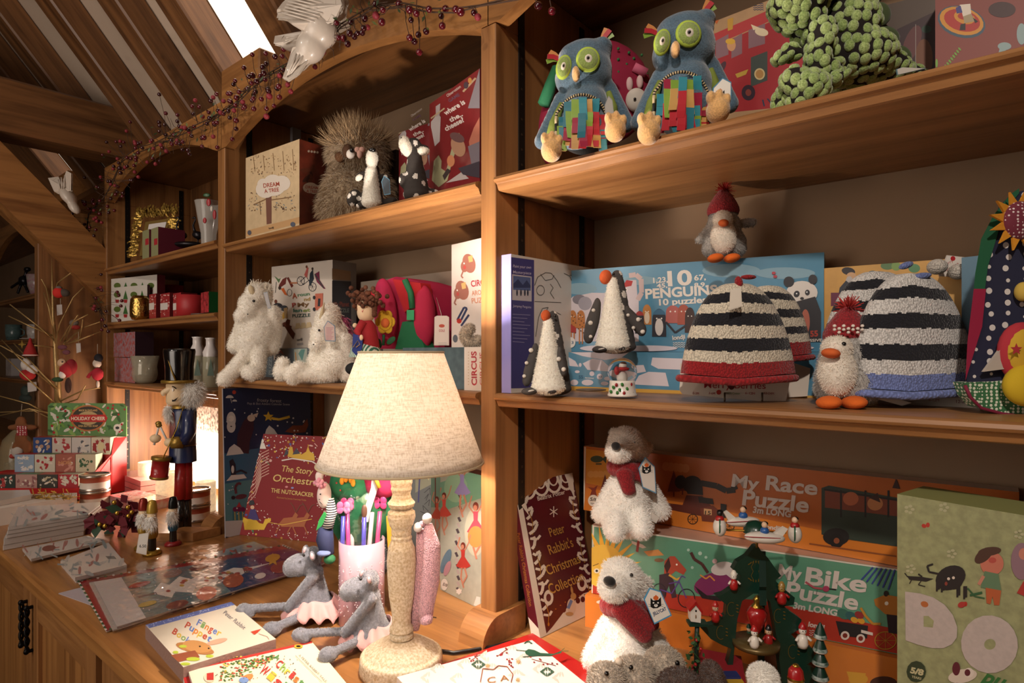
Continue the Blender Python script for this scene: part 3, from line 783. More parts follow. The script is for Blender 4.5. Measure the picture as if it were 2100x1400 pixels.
PA=ony(1166,800,.950);PA.z=ZL
tA=PA;A2=math.radians(10.5);n2=Vector((math.sin(A2),-math.cos(A2),0));u2=Vector((math.cos(A2),math.sin(A2),0))
wp=(onpl(1690,760,PA,n2)-onpl(1166,760,PA,n2)).dot(u2)
zl=onpl(1166,722,PA,n2).z-.0;hl=zl-ZL
b=MB();slab(b,PA,u2*wp,Vector((0,0,hl)),n2,.08,BLU)
a=Art(b,PA,n2)
a.poly([(1160,791),(1160,800),(1694,822),(1694,812)],'C99A3A')
def ice(a,pts):a.poly(pts,ICE)
ice(a,[(1170,722),(1290,722),(1275,733),(1240,738),(1195,730)]);ice(a,[(1195,745),(1215,735),(1235,738),(1250,752),(1320,748),(1325,762),(1300,766),(1205,758)])
ice(a,[(1338,733),(1400,735),(1400,758),(1350,756),(1335,748)]);ice(a,[(1310,770),(1330,762),(1365,764),(1372,792),(1300,788)]);ice(a,[(1166,732),(1180,740),(1187,752),(1168,750)])
for d in((1190,748,3,4),(1184,762,5,3),(1214,766,5,5),(1230,772,6,6),(1246,776,7,4),(1205,784,12,6),(1178,784,8,6),(1240,786,8,4)):a.disc(*d,ICE)
a.text('55',1187,776,1196,776,7,'2A5A7A');a.text('+3',1227,774,1235,774,4,'2A5A7A');a.text('PROGRESSIVE',1200,776,1218,777,3,'E8E4E0',.01)
b.build('puzzle_box',None,'blue ice-pattern puzzle box lying flat under the penguin puzzle box','game box')
PB=onpl(1153,722,PA-n2*.028,n2);PB.z=zl+.0005
b=MB();hb=onpl(1153,556,PB,n2).z-PB.z;wb=(onpl(1690,650,PB,n2)-onpl(1153,650,PB,n2)).dot(u2)
slab(b,PB,u2*wb,Vector((0,0,hb)),n2,.04,BLU)
a=Art(b,PB,n2)
for d in((1190,592,34,12),(1310,575,40,9),(1500,555,60,14),(1610,560,62,12)):a.disc(*d,'7FA3B4')
a.poly([(1160,625),(1175,608),(1215,600),(1300,602),(1310,615),(1310,700),(1165,700)],'CFC6CC')
a.disc(1188,614,14,10,'7A7680');a.disc(1200,622,14,14,'9A96A0');eye(b,0,0,1,0)if False else None
a.poly([(1276,600),(1290,574),(1305,574),(1308,615),(1300,628),(1280,626)],'CFC6CC');a.poly([(1275,590),(1285,574),(1298,576),(1295,586)],'B02A2A')
a.line([(1290,565),(1304,563),(1315,572),(1316,600),(1308,615)],10,'C8B2B0');a.disc(1284,594,3,3,'E8E2DA');a.disc(1284,594,1.4,1.4,'1A1A1A')
W_=M('E6DDD2',.4)
a.text('10',1370,586,1420,583,31,W_,.03);a.text('1,23,',1340,580,1370,578,11,W_,.03);a.text('45,',1347,590,1369,589,9,W_,.03);a.text('67,',1424,575,1448,573,11,W_,.03);a.text('8,9,',1424,589,1450,587,9,W_,.03)
a.text('PENGUINS',1324,612,1472,603,20,W_,.035);a.text('10 puzzles',1352,626,1450,620,13,W_,.03)
def critter(x,y,w,h,body,face=None,hat=None):
 a.disc(x,y,w,h,body);a.poly([(x-w,y),(x+w,y),(x+w*1.05,y+h*1.6),(x-w*1.05,y+h*1.6)],body)
 if face:a.disc(x,y+h*.7,w*.6,h*.8,face)
 if hat:a.disc(x,y-h*.45,w*.9,h*.5,hat,a0=0,a1=180)
 for q in(-.35,.35):a.disc(x+q*w,y-h*.1,w*.12,w*.12,'F0EAE0')
critter(1327,640,9,16,'B87A3A','D8C8B0');critter(1352,655,14,22,'2A2A34','D8D2CC','3A6A8A');critter(1312,655,9,18,'24242C','C8C2BE','A02A2A');critter(1380,640,14,14,'B8625A');critter(1402,640,12,16,'A8503E');critter(1415,650,10,20,'3A2420')
a.line([(1366,660),(1385,682),(1410,665)],4,'2A2A34')
for x in(1175,1192):
 critter(x,650,8,14,'B8743A')
 for j in range(12):a.disc(x-6+(j*5)%13,642+j*4,1.2,1.2,'3A2014')
 for q in(-3,3):a.line([(x+q,672),(x+q,705)],2.5,'B8743A')
a.poly([(1158,655),(1182,672),(1182,682),(1158,680)],'A83430');a.disc(1171,702,10,11,'E0DAD4');a.text('+3',1166,705,1177,705,6,'2A5A7A')
a.text('londji',1380,697,1406,694,9,W_,.03);
for i in range(3):a.line([(1381+j*3,703+i*4+(1 if j%2 else-1))for j in range(9)],1.1,W_)
a.disc(1645,600,32,24,'DAD2CA');a.disc(1618,578,11,11,'26242A');a.disc(1667,573,9,10,'26242A');a.disc(1634,603,6,7,'26242A',roll=25);a.disc(1656,600,5,6,'26242A');a.disc(1645,612,4,3,'26242A');a.disc(1634,602,1.5,1.5,'F0F0F0');a.disc(1655,599,1.5,1.5,'F0F0F0')
a.poly([(1620,622),(1672,608),(1684,640),(1684,700),(1640,700)],'26242A');a.disc(1652,660,9,26,'B2624E')
a.text('55',1662,690,1678,689,12,'B03A2A',.04);a.text('PROGRESSIVE',1620,702,1686,700,6,W_);a.disc(1587,560,4,3,'B03A4A');a.disc(1590,567,4,3,'B03A4A')
for x,y,w in((1330,714,60),(1230,714,40),(1600,713,70)):a.disc(x,y,w,6,ICE)
b.build('puzzle_box',None,'tall blue puzzle box with the number ten behind the bigger spotted penguin','game box')
def wiz(a):
 a.disc(1740,556,14,8,'2E2A2E',roll=10);a.disc(1746,566,10,8,'C8A07A');a.disc(1742,580,8,14,'B8B2AE');a.poly([(1722,590),(1735,575),(1752,590),(1748,625),(1716,625)],'2F3440');a.poly([(1704,600),(1722,600),(1720,625),(1704,628)],'6A2A44')
 a.disc(1820,545,14,8,'5A7A50');a.disc(1838,546,10,9,'7A9A56');a.disc(1875,550,12,9,'5A8A60');a.disc(1790,560,10,5,'4A6A78')
PO=ony(1692,825,1.03)
flatbox('game_box','orange game box with a bearded figure behind the blue striped hats','game box',((1690,826),(1992,842),(1690,550)),1.05,.05,M('C99A52',.5,var=.05),M('B88840',.6),wiz)
flatbox('puzzle_box','small blue box just showing behind the knitted balls','game box',((1972,800),(2060,800),(1972,528)),1.0,.03,M('55788C',.5),M('55788C',.6))
wool=plush('FAF2E2',260,var=.08);char=M('4A4644',.9,bump=.2,scale=500);DOT=M('E4DCD0',.85)
def spotted_penguin(px,top,bot,s,t,label,beak,eyepos,feet,arm_l,arm_r,seed):
 o=thing('penguin_soft_toy',label,'soft toy',ont(px,bot,t))
 H=bot-top
 b=MB();C=lambda x,y,rx,ry,rd,m,dt=0,roll=0:b.cell(x,y,t+dt,rx,ry,rd,m,roll)
 for q in range(12):
  f=q/11;y=top+12*s+(H-24*s)*f;w=(13+32*f**.9)*s;C(px+(6-3*f)*s,y,w,16*s,w*t/F*.8,char,.006)
 r=union(b,.003,4)
 rn=random.Random(seed);vs=r.v;dotc=[]
 tries=0
 while len(dotc)<26 and tries<4000:
  tries+=1
  v=Vector(rn.choice(vs))
  if all((v-d).length>.019*s for d in dotc):dotc.append(v)
 r2=r
 for f in range(len(r2.f)):
  c=sum((Vector(vs[a])for a in r2.f[f]),Vector())/len(r2.f[f])
  if any((c-d).length<.0062*s for d in dotc):r2.m[f]=r2.mi(DOT)
 r2.build('back',o)
 b=MB();C=lambda x,y,rx,ry,rd,m,dt=0,roll=0:b.cell(x,y,t+dt,rx,ry,rd,m,roll)
 for q in range(12):
  f=q/11;y=top+26*s+(H-40*s)*f;w=(12+26*f**1.1)*s;C(px-4*s,y,w,15*s,w*t/F*.85,wool,-.004-.014*f*s)
 skin('belly',o,b,.003,3,wool,(3500,.0022,wool,.0003,.1))
 b=MB();b.cell(beak[0],beak[1],t-.004,beak[2],beak[3],.010*s,M('C9592A',.9,bump=.3,scale=400),beak[4]);b.build('beak',o)
 b=MB();eye(b,eyepos[0],eyepos[1],t-.012*s,3.2*s);b.build('eye',o)
 for arm in(arm_l,arm_r):
  b=MB();(x0,y0),(x1,y1),w=arm[:3];dt=arm[3]
  for q in range(9):
   f=q/8;b.cell(x0+(x1-x0)*f,y0+(y1-y0)*f,t+dt,w*(.55+.45*math.sin(f*2.6)),w*1.1,.009,char)
  r=union(b,.0028,3)
  for(x,y,d)in arm[4]:
   r.cell(x,y,t+dt-.0075,d,d*.95,.003,DOT,n=6,k=12)
  r.build('wing',o)
 for(x,y,w)in feet:
  b=MB();b.cell(x,y,t-.022*s,w,w*.46,.02*s,char,3);b.cell(x+w*.1,y-w*.05,t-.036*s,w*.5,w*.14,.006,DOT,10);b.build('foot',o)
 return o
spotted_penguin(1260,556,722,.95,1.045,'large spotted penguin soft toy with orange beak sitting on the blue box',(1242,568,13,15,-8),(1258,562),((1231,716,17),(1269,713,16)),((1225,625),(1207,690),14,-.002,((1217,636,4),(1211,662,5),(1211,690,4))),((1285,640),(1316,676),13,-.006,((1288,646,4),(1309,655,5),(1299,672,4),(1318,680,5))),3)
spotted_penguin(1128,640,808,.95,.985,'small spotted penguin soft toy standing at the shelf edge before the purple box',(1119,647,10,12,-6),(1138,648),((1086,802,17),(1130,800,17)),((1098,715),(1080,780),12,-.002,((1089,718,5),(1080,744,4),(1075,771,4))),((1148,720),(1156,762),10,-.022,((1146,736,5),(1156,757,5))),8)
t=.945;o=thing('snow_globe','little snow globe with a snowman and a holly patterned base','snow globe',ont(1276,814,t));q=t/F
c0=ont(1276,812,t)
part('base',o,lambda b:b.lathe(c0,[(0,0),(30*q,0),(30*q,4*q),(28*q,6*q),(26*q,26*q),(26*q,32*q),(20*q,33*q),(0,33*q)],M('E8E0D4',.3,coat=.5)))
b=MB()
for i in range(6):
 a=math.radians(150+i*48)
for(x,y,k)in((1264,789,0),(1276,788,1),(1294,788,0),(1253,803,1),(1266,805,2),(1280,806,0),(1296,804,1),(1286,797,1),(1258,794,1),(1271,799,1),(1290,808,1)):
 b.cell(x,y,t-.0215+.012*(abs(x-1276)/26)**2,3.2,4,.0015,M('9A1E22' if k==0 else '3A7A34',.4),30 if k==1 else 0,6,8)
b.build('base_pattern',o)
b=MB();b.cell(1276,762,t,30,29,30*q,M('FFFFFF',.02,trans=1,ior=1.15),n=20,k=32);b.build('glass_ball',o)
b=MB();b.cell(1276,772,t,10,12,.008,M('EFEAE2',.5));b.cell(1277,752,t,7,7,.005,M('EFEAE2',.5));b.cell(1278,747,t-.0,6,3,.004,M('5A3A28',.6));b.cell(1276,757,t-.002,13,4,.006,M('B0242A',.6));b.cell(1266,760,t-.004,5,8,.003,M('B0242A',.6));b.build('snowman',o)
b=MB();b.cell(1212,799,.975,32,3,.02,M('6B5B49',.4,metal=.4));b.build('round_tin_lid',None,'flat brown disc lying at the foot of the blue puzzle boxes','lid')
def hat(name_label,cx,top,bot,halfw,t,stripes,brim,brimh,seed,topcol,depth=.045,cat='knitted hat',group=None,droop=0,tip=None,extra=None):
 o=thing('knitted_hat',name_label,cat,ont(cx,bot,t),group)
 q=t/F;n=64;rows=90;vs=[];fs=[];ms=[];H=bot-top-brimh
 b=MB();rn=random.Random(seed)
 def prof(f):
  return min(1,.06+.94*(1-(1-f)**2.3)**.42)*(.80+.20*f)
 stripes_c=[knit(c)for c,_ in stripes];tot=sum(w for _,w in stripes)
 bounds=[];acc=0
 for c,w in stripes:acc+=w/tot;bounds.append(acc)
 for i in range(rows+1):
  f=i/rows;w=prof(f)*halfw
  for k in range(n):
   a=2*math.pi*k/n
   fold=1+.018*math.sin(a*5+seed)*f
   x=cx+w*math.cos(a)*fold+droop*(1-f);dep=math.sin(a)*depth*(.25+.75*prof(f))
   y=top+H*f+10*(1-abs(math.cos(a)))*(f>.02)*(1 if math.sin(a)<0 else-.4)*f
   vs.append(ont(x,y,t+dep))
 for i in range(rows):
  for k in range(n):
   a=2*math.pi*(k+.5)/n;f=(i+.5)/rows
   fq=f-.055*(abs(math.cos(a)))*(1-f)*(1 if math.sin(a)<0 else .2)+(.006 if(k*3)%2 else 0)
   j=next((j for j,bd in enumerate(bounds)if fq<bd),len(bounds)-1)
   fs.append((i*n+k,i*n+(k+1)%n,(i+1)*n+(k+1)%n,(i+1)*n+k));ms.append(b.mi(stripes_c[j]))
 b.v=vs;b.f=fs;b.m=ms;b.sm=[True]*len(fs)
 b.f.append(tuple(range(n)));b.m.append(b.mi(stripes_c[0]));b.sm.append(True)
 b.build('crown',o)
 b=MB();pts=[ont(cx+halfw*1.01*math.cos(a),bot-brimh*.45+9*(1-abs(math.cos(a)))*(1 if math.sin(a)<0 else-.6),t+math.sin(a)*depth)for a in[2*math.pi*i/60 for i in range(60)]]
 b.tube(pts,brimh*.42*q,knit(brim,260),12,closed=True);b.build('rolled_brim',o)
 if topcol:
  for(x,y,rx,ry,ro)in tip:
   b=MB();b.cell(x,y,t-.012,rx,ry,.006,knit(topcol),ro);b.build('knot',o)
 return o
NV='15151F';CRM='F0E4CC';WH='ECE8E2'
t1=.915
hat('navy and cream striped hat with red brim behind the front red-brimmed hat',1578,585,738,88,t1,[(CRM,1),(NV,1.2),(CRM,1.6),(NV,1.5),(CRM,1.6),(NV,1.3),(CRM,1.5),('A8141C',2.2)],'A8141C',14,4,'A8141C',.032,tip=((1535,568,16,5,0),))
b=MB();P=[ont(x,y,t1+.02)for x,y in((1600,735),(1662,755),(1656,812),(1608,815),(1590,800))];b.prism(P,FWD*.0015,M('DDD2C4',.6));b.build('display_card',None,'white hat card of the rear red-brimmed hat','card')
def merry(a,x0,y0,x1,y1,dim=False):
 R='A8323A';a.text('Merry Berries',x0,y0,x1,y1,12,R,.0)
ocard=thing('display_card','white size card with red lettering under the front red-brimmed hat','card',ont(1500,818,.93))
b=MB();tc=.885;P=[ont(x,y,tc)for x,y in((1396,745),(1622,770),(1612,823),(1600,826),(1400,808),(1394,800))];b.prism(P,FWD*.0015,M('DDD2C4',.6))
a=Art(b,P[0],-FWD);a.text('Merry Berries',1444,795,1570,797,14,'A8323A',.005);a.disc(1500,790,7,9,'5A1E22');a.disc(1474,804,5,5,'B83A30')
for s,x in(('0-3M',1420),('3-6M',1453),('6-12M',1528),('12-24M',1567)):a.text(s,x,808,x+(13 if len(s)<5 else 20),809,5,'A8323A',.0)
a.text('100% Cotton',1490,808,1517,809,5,'6A8A4A',0)
b.build('card',ocard)
b=MB()
for x in(1486,1563):b.tube([ont(x,822,tc-.012),ont(x,806,tc-.006),ont(x,806,tc+.006)],.0014,M('6A5A48',.4,metal=.7))
b.build('wire_stand',ocard)
oh=hat('navy and cream striped hat with red brim, front one on a white card',1512,580,783,118,.845,[(CRM,1.2),(NV,1.5),(CRM,1.5),(NV,1.9),(CRM,1.9),(NV,1.9),(CRM,1.7),('A8141C',2.0)],'A8141C',18,1,'A8141C',.035,tip=((1515,579,8,13,10),))
hang_tag(oh,[(1498,594),(1520,590),(1522,628),(1496,636)],.80,'E4DACA','E4DACA')
b=MB();P=[ony(x,y,.965)for x,y in((1800,800),(2010,812),(2010,838),(1800,829))];b.prism(P,Vector((0,.0015,0)),M('DDD2C4',.6));a=Art(b,P[0],Vector((0,-1,0)));a.text('6-12M',1905,822,1926,823,6,'A8323A',0);a.text('12-24M',1961,826,1990,827,7,'7A2A2E',0);a.text('100% Cotton',1850,818,1890,820,6,'6A8A4A',0);a.disc(1832,813,6,7,'B83A30')
b.build('display_card',None,'white size card under the blue-brimmed hats','card')
hat('navy and white striped hat with blue knot, behind the front blue-brimmed hat',1800,556,745,118,.865,[(WH,1),(NV,1.3),(WH,1.6),(NV,1.5),(WH,1.7),(NV,1.6),(WH,1.6),('7C8CC8',1.6)],'7C8CC8',16,6,'7C8CC8',.03,tip=((1858,544,15,7,20),))
hat('navy and white striped hat with pale blue brim, front of the two',1868,560,812,136,.785,[(WH,1.4),(NV,1.4),(WH,1.8),(NV,1.8),(WH,1.9),(NV,1.9),(WH,1.7),('7C8CC8',1.8)],'7C8CC8',20,2,'7C8CC8',.035,tip=((1890,566,20,7,8),))
for i,(x,y,l)in enumerate(((1922,547,'white knitted ball left of the small price tag'),(1965,557,'white knitted ball touching the navy dotted bag'))):
 b=MB();b.cell(x,y,.83,18,16,.013,knit('D8D0C4',500));b.build('knitted_ball',None,l,'knitted bootee')
def mb_(a):
 a.disc(1954,530,5,5,'B8282E');a.text('Merry',1934,548,1955,536,6,'B0323A',0);a.text('berries',1940,556,1966,541,5,'B0323A',0)
o=thing('price_tag','white berry-print tag sticking up between the two knitted balls','tag',ont(1955,560,.84))
hang_tag(o,[(1925,566),(1942,523),(1986,528),(1962,568)],.845,'E4DCD2','D8CEC4',mb_,name='tag_card')
gre=plush('ACA8A2',300,var=.2);wh=plush('E8DECE',300,var=.06);redk=knit('A01C26',420)
def hat_penguin(cx,cy,s,t,label,turn):
 o=thing('penguin_soft_toy',label,'soft toy',ont(cx,cy+92*s,t));X=lambda x:cx+x*s;Y=lambda y:cy+y*s
 b=MB();C=lambda x,y,rx,ry,rd,m,dt=0,roll=0:b.cell(X(x),Y(y),t+dt,rx*s,ry*s,rd*s,m,roll)
 C(0,38,62,52,.045,gre);C(-2,-10,48,50,.038,gre);C(0,55,64,34,.045,gre);C(-3,-38,40,34,.034,gre)
 if turn:
  for q in range(7):C(38+q*9,-12-q*6,15,15,.011,gre,-.004)
  for q in range(5):C(-50-q*2,-8+q*9,10,12,.010,gre,.01)
 else:
  for q in range(7):C(36+q*8,-18-q*1,13,13,.010,gre)
  for q in range(6):C(-42-q*7,-10+q*8,10,11,.009,gre)
 skin('body',o,b,.0032*max(.8,s),3,gre,(9000,.0045*s,gre,.0003,.4))
 b=MB();fx=-22 if turn else-2
 C(fx,20,38,52,.022,wh,-.030);C(fx-2,-32,30,28,.020,wh,-.026)
 skin('belly',o,b,.003,3,wh,(3500,.003*s,wh,.0003,.3))
 b=MB();C(fx-(14 if turn else 0),-22,15 if not turn else 18,11,.014,M('D2622A',.9),-.045,-8);b.build('beak',o)
 b=MB()
 for ex in((-2+10,)if turn else(-14,14)):eye(b,X(fx+ex+(6 if turn else 0)),Y(-42),t-.045*s,5*s)
 b.build('eyes',o)
 for x in((-62,-8)if turn else(-34,16)):
  b=MB();C(x+(22 if turn else 8),84,24,14,.02,M('D9661E',.95,bump=.3,scale=300),-.042,8);b.build('foot',o)
 b=MB();prof=[(44,0),(47,10),(46,20),(38,38),(24,60),(12,74),(0,80)]
 q_=t/F*s;base_=ont(X(-3),Y(-46),t)
 b.lathe(base_,[(r*q_,h*q_)for r,h in prof],redk,28,UP+RGT*(.05 if turn else-.0));b.build('hat',o)
 if turn:
  b=MB()
  for i in range(7):
   b.cell(X(-28+i*10),Y(-78+(3 if i%2 else-3)),t-.032*s,3.4,3.4,.003,M('E8DCD0',.9),0,6,8);b.cell(X(-28+i*10),Y(-70+(3 if i%2 else-3)),t-.036*s,3,3,.003,M('E8DCD0',.9),0,6,8)
  b.build('hat_pattern',o)
 b=MB();rn=random.Random(3);top=ont(X(2),Y(-118),t);pm=M('B5332E',.9)
 for i in range(160):
  d=Vector((rn.gauss(0,1),rn.gauss(0,1),rn.gauss(.35,.8))).normalized();L=rn.uniform(18,34)*q_
  sd=d.orthogonal().normalized()*.0009;b.add([top-sd,top+sd,top+d*L+sd*.6,top+d*L-sd*.6],[(0,1,2,3)],pm)
 b.build('pompom',o)
 return o
hat_penguin(1485,472,.68,1.02,'small grey penguin toy in a red hat perched on the blue puzzle box',False)
hat_penguin(1738,745,.95,.80,'grey penguin toy in a red bobble hat before the blue-brimmed hats',True)
o=thing('paper_tag','folded white paper tags lying beside the red-hatted penguin','tag',ont(1830,825,.77))
hang_tag(o,[(1798,805),(1812,808),(1870,826),(1850,832),(1800,818)],.775,'D8D2CA','C8C4BE',name='tag_card')
t=.70;o=thing('sunflower_bag','navy dotted cloth bag with a sunflower and gingham base at the right edge','bag',ont(2060,845,t))
nav=dots('161A38','D8D2CC',74,.26);
b=MB()
out=[(1982,780),(1985,700),(2000,620),(2020,540),(2030,470),(2050,420),(2080,395),(2150,380),(2260,400),(2300,600),(2300,860),(2120,852),(2060,845),(2010,830),(1990,812)]
b.prism([ont(x,y,t)for x,y in out],Vector((0.02,.07,0)),nav);bb=b.build('body',o);bevel(bb,.012,3,60)
b=MB();b.prism([ont(x,y,t-.002)for x,y in((1997,592),(2000,560),(2012,490),(2038,440),(2072,398),(2090,386),(2090,396),(2058,436),(2040,500),(2026,545),(2020,592))],Vector((0,.03,0)),M('1B5A3A',.85));b.build('green_side',o)
b=MB();b.prism([ont(x,y,t-.002)for x,y in((1997,592),(2022,592),(2014,670),(1992,740),(1980,780),(1984,700))],Vector((0,.03,0)),M('96183C',.85));b.build('pink_side',o)
g=dots('2F6A3E','D8DCC8',260,.42)
b=MB();b.prism([ont(x,y,t-.004)for x,y in((1979,784),(2040,782),(2110,775),(2300,775),(2300,862),(2100,852),(2050,846),(2010,834),(1990,812))],FWD*.02,g);b.build('gingham_base',o)
b=MB();b.tube([ont(x,y,t-.006)for x,y in((1979,790),(1990,814),(2012,836),(2055,848),(2120,856))],.0018,M('7A1A38',.8));b.build('piping',o)
P_=M('D08A1E',.9,bump=.3,scale=300)
for i in range(12):
 a_=2*math.pi*i/12+.2;cx,cy=2092,452;b=MB()
 d=(math.cos(a_),math.sin(a_));e=(-d[1],d[0])
 b.prism([ont(cx+d[0]*26+e[0]*11,cy+d[1]*26+e[1]*11,t-.012),ont(cx+d[0]*62,cy+d[1]*62,t-.016),ont(cx+d[0]*26-e[0]*11,cy+d[1]*26-e[1]*11,t-.012)],FWD*.003,P_);b.build('petal',o)
b=MB();b.cell(2092,452,t-.012,36,40,.008,dots('6A1A2E','D8C8C4',260,.3));b.build('flower_centre',o)
b=MB();b.cell(2096,722,t-.01,50,62,.012,M('B0303A',.9));b.cell(2100,722,t-.013,42,52,.012,M('C8A02E',.9));b.build('round_patch',o)
b=MB();a=Art(b,ont(2083,718,t-.027),-FWD);a.star(2084,716,13,M('B03038',.9));b.build('star_patch',o)
b=MB();b.prism([ont(x,y,t-.012)for x,y in((2018,762),(2055,712),(2072,755))],FWD*.004,M('B8AEA2',.95));b.build('white_triangle',o)
b=MB();b.cell(2108,790,t-.02,50,44,.014,M('C9A81E',.9));b.cell(2112,786,t-.026,24,22,.012,M('1F5A30',.9));b.build('wheel_patch',o)
b=MB();b.cell(2098,598,t-.008,15,20,.008,M('C8A84A',.9));b.build('button',o)
# == RIGHT BAY, COUNTER
BL=(1108,1309);BR=(1226,1251);a0,u0,v0,nn=face_from(BL,BR,(1054,996),ZC)
a0=a0+Vector((0,0,.0008))
v0=v0;un=u0.normalized();th=.021
mar=M('4E0F1C',.35,coat=.3);cream=M('DDD3C4',.5)
b=MB()
TLp=(1054,996)
tr=proj(a0+u0+v0)
b.hexa([a0,a0+u0,a0+u0-nn*th,a0-nn*th,a0+v0,a0+u0+v0,a0+u0+v0-nn*th,a0+v0-nn*th],M('CFC6B8',.6))
SL[0]=(a0,u0,v0,nn);a=Art(b,a0,nn)
def Q(u,v):
 return proj(a0+u0*u+v0*v)[:2]
a.poly([Q(0,0),Q(1,0),Q(1,1),Q(0,1)],mar)
CRc='D8CDBD';GD=M('B08A3A',.35,metal=.6)
a.poly([Q(0,0),Q(.10,0),Q(.07,1),Q(0,1)],CRc)
a.poly([Q(.05,.0),Q(1,0),Q(1,.14),Q(.8,.15),Q(.5,.11),Q(.2,.03)],CRc)
for i in range(9):a.disc(*Q(.26+i*.085,.075+.045*math.sin(i*.35)),4.5,6,mar);a.disc(*Q(.22+i*.085,.12+.03*math.sin(i*.35)),1.6,1.2,GD)
for i in range(4):
 cx=.2+i*.22;pts=[Q(cx+.14*math.cos(t),1.0-.11*math.sin(t))for t in[math.pi*k/12 for k in range(13)]];a.line(pts,5,CRc)
 pts=[Q(cx+.08*math.cos(t),1.0-.06*math.sin(t))for t in[math.pi*k/10 for k in range(11)]];a.line(pts,3,CRc)
for side in(0,1):
 for i in range(8):
  v=.86-i*.1;bx=.10 if side==0 else .97;sg=1 if side==0 else-1;w=.07+.04*((i*7)%3)*(1.3 if i>5 else 1)
  a.line([Q(bx,v),Q(bx+sg*w*.6,v+.015),Q(bx+sg*w,v+.05),Q(bx+sg*w*.8,v+.075)],6 if side==0 else 5,CRc)
  a.line([Q(bx,v-.03),Q(bx+sg*w*.7,v-.05),Q(bx+sg*w*1.1,v-.03)],5,CRc)
  if i%3==1:a.line([Q(bx+sg*.06,v+.04),Q(bx+sg*.08,v-.04),Q(bx+sg*.05,v-.09)],1.6,GD);a.disc(*Q(bx+sg*.05,v-.10),2,4,GD)
 a.disc(*Q(.22 if side==0 else .8,.22),10,16,CRc);a.disc(*Q(.22 if side==0 else .8,.22),5,8,mar)
a.poly([Q(0,1),Q(.05,.86),Q(.14,.78),Q(.12,.9),Q(.2,1)],CRc);a.poly([Q(1,1),Q(.95,.8),Q(.9,.9),Q(.85,1)],CRc)
def qt(s,u0_,v0_,u1_,v1_,h,c,bo=.01,**k):
 p,q=Q(u0_,v0_),Q(u1_,v1_);a.text(s,p[0],p[1],q[0],q[1],h,c,bo,**k)
qt('Beatrix Potter',.32,.862,.80,.862,9,CRc)
for k in range(3):
 c=Q(.545,.76);an=math.radians(60*k+30);a.line([(c[0]-9*math.cos(an),c[1]-11*math.sin(an)),(c[0]+9*math.cos(an),c[1]+11*math.sin(an))],1.8,CRc)
for s,v,x0,x1,h in(('Peter',.60,.42,.68,19),("Rabbit's",.485,.36,.78,21),('Christmas',.36,.27,.85,21),('Collection',.235,.26,.86,22)):qt(s,x0,v,x1,v,h,M('BE9A4A',.4,metal=.35),.008)
c=Q(.55,.10);a.disc(c[0],c[1]-2,9,16,'CDB9A0');a.disc(c[0]+4,c[1]-22,6,7,'A9814C');a.disc(c[0]+1,c[1]-34,2.5,9,'A9814C',roll=-10);a.poly([(c[0]-10,c[1]+2),(c[0]-2,c[1]-16),(c[0]+3,c[1]-12),(c[0]-4,c[1]+4)],'6A7FA8');a.disc(c[0]-4,c[1]+14,8,4,'B08A5A')
sp=Art(b,a0,-un);s0,s1,s2,s3=a0,a0-nn*th,a0+v0-nn*th,a0+v0
ps=[proj(p)[:2]for p in(s0,s1,s2,s3)]
sp.poly(ps,mar)
def S(u,v):
 return proj(a0+v0*v-nn*th*u)[:2]
sp.poly([S(0,0),S(1,0),S(1,.13),S(0,.06)],CRc)
def stx(s,v0_,v1_,h,c):
 p,q=S(.68,v0_),S(.68,v1_);sp.text(s,p[0],p[1],q[0],q[1],h,c,.01)
for s,va,vb,c in(('Beatrix Potter',.95,.74,CRc),("Peter Rabbit's Christmas Collection",.68,.20,GD)):
 p,q=S(.66,va),S(.66,vb);sp.text(s,p[0],p[1],q[0],q[1],7,c,.01)
b.build('book',None,"maroon book with white lace pattern and gold title leaning against the oak upright",'book')
OR=M('C9742A',.35,coat=.4,var=.1,scale=8);OR2=M('B4622A',.35,coat=.4,var=.1,scale=8)
A3=math.radians(11);u3=Vector((math.cos(A3),math.sin(A3),0));n3=Vector((math.sin(A3),-math.cos(A3),0))
Z1=ZC+.058;Z2=Z1+.126
G0=onz(1213.5,1216,Z1);G0=onpl(1213.5,1216,G0,n3)
gl=(onpl(1866,1250,G0,n3)-G0).dot(u3);HG=onpl(1217,1076,G0,n3).z-Z1;Z2=Z1+HG
B0=onpl(1200,1250,G0+n3*.012,n3);B0.z=ZC
GRN=M('5C9478',.35,coat=.4,var=.06,scale=14)
b=MB();slab(b,B0,u3*(gl+.012),Vector((0,0,.0575)),n3,.10,OR,OR)
a=Art(b,B0,n3)
a.disc(1235,1234,12,4,'D8C8B8');a.disc(1760,1392,20,12,'D9A23C',20);a.poly([(1736,1376),(1776,1380),(1770,1400),(1744,1400)],'D9A23C');a.disc(1812,1400,28,14,'4A2A1E')
b.build('puzzle_box',None,'orange puzzle box at the bottom of the stack behind the polar bear','game box')
b=MB();slab(b,G0+Vector((0,0,.0005)),u3*gl,Vector((0,0,HG-.001)),n3,.10,GRN,M('C9A08C',.4,coat=.3))
a=Art(b,G0,n3)
a.poly([(1214,1160),(1230,1190),(1400,1220),(1560,1230),(1840,1290),(1866,1310),(1866,1345),(1214,1216)],'A8301E')
a.line([(1217,1078),(1866,1172)],3,'D8CFC0');a.line([(1217,1076),(1214,1216)],3,'D8CFC0')
Yl='E0A82E'
for i in range(9):
 an=math.radians(-15+i*15);a.poly([(1236+38*math.cos(an-.12),1160-40*math.sin(an-.12)),(1236+(72+8*(i%2))*math.cos(an+.1),1160-(78+8*(i%2))*math.sin(an+.1)),(1236+38*math.cos(an+.16),1160-40*math.sin(an+.16))],Yl)
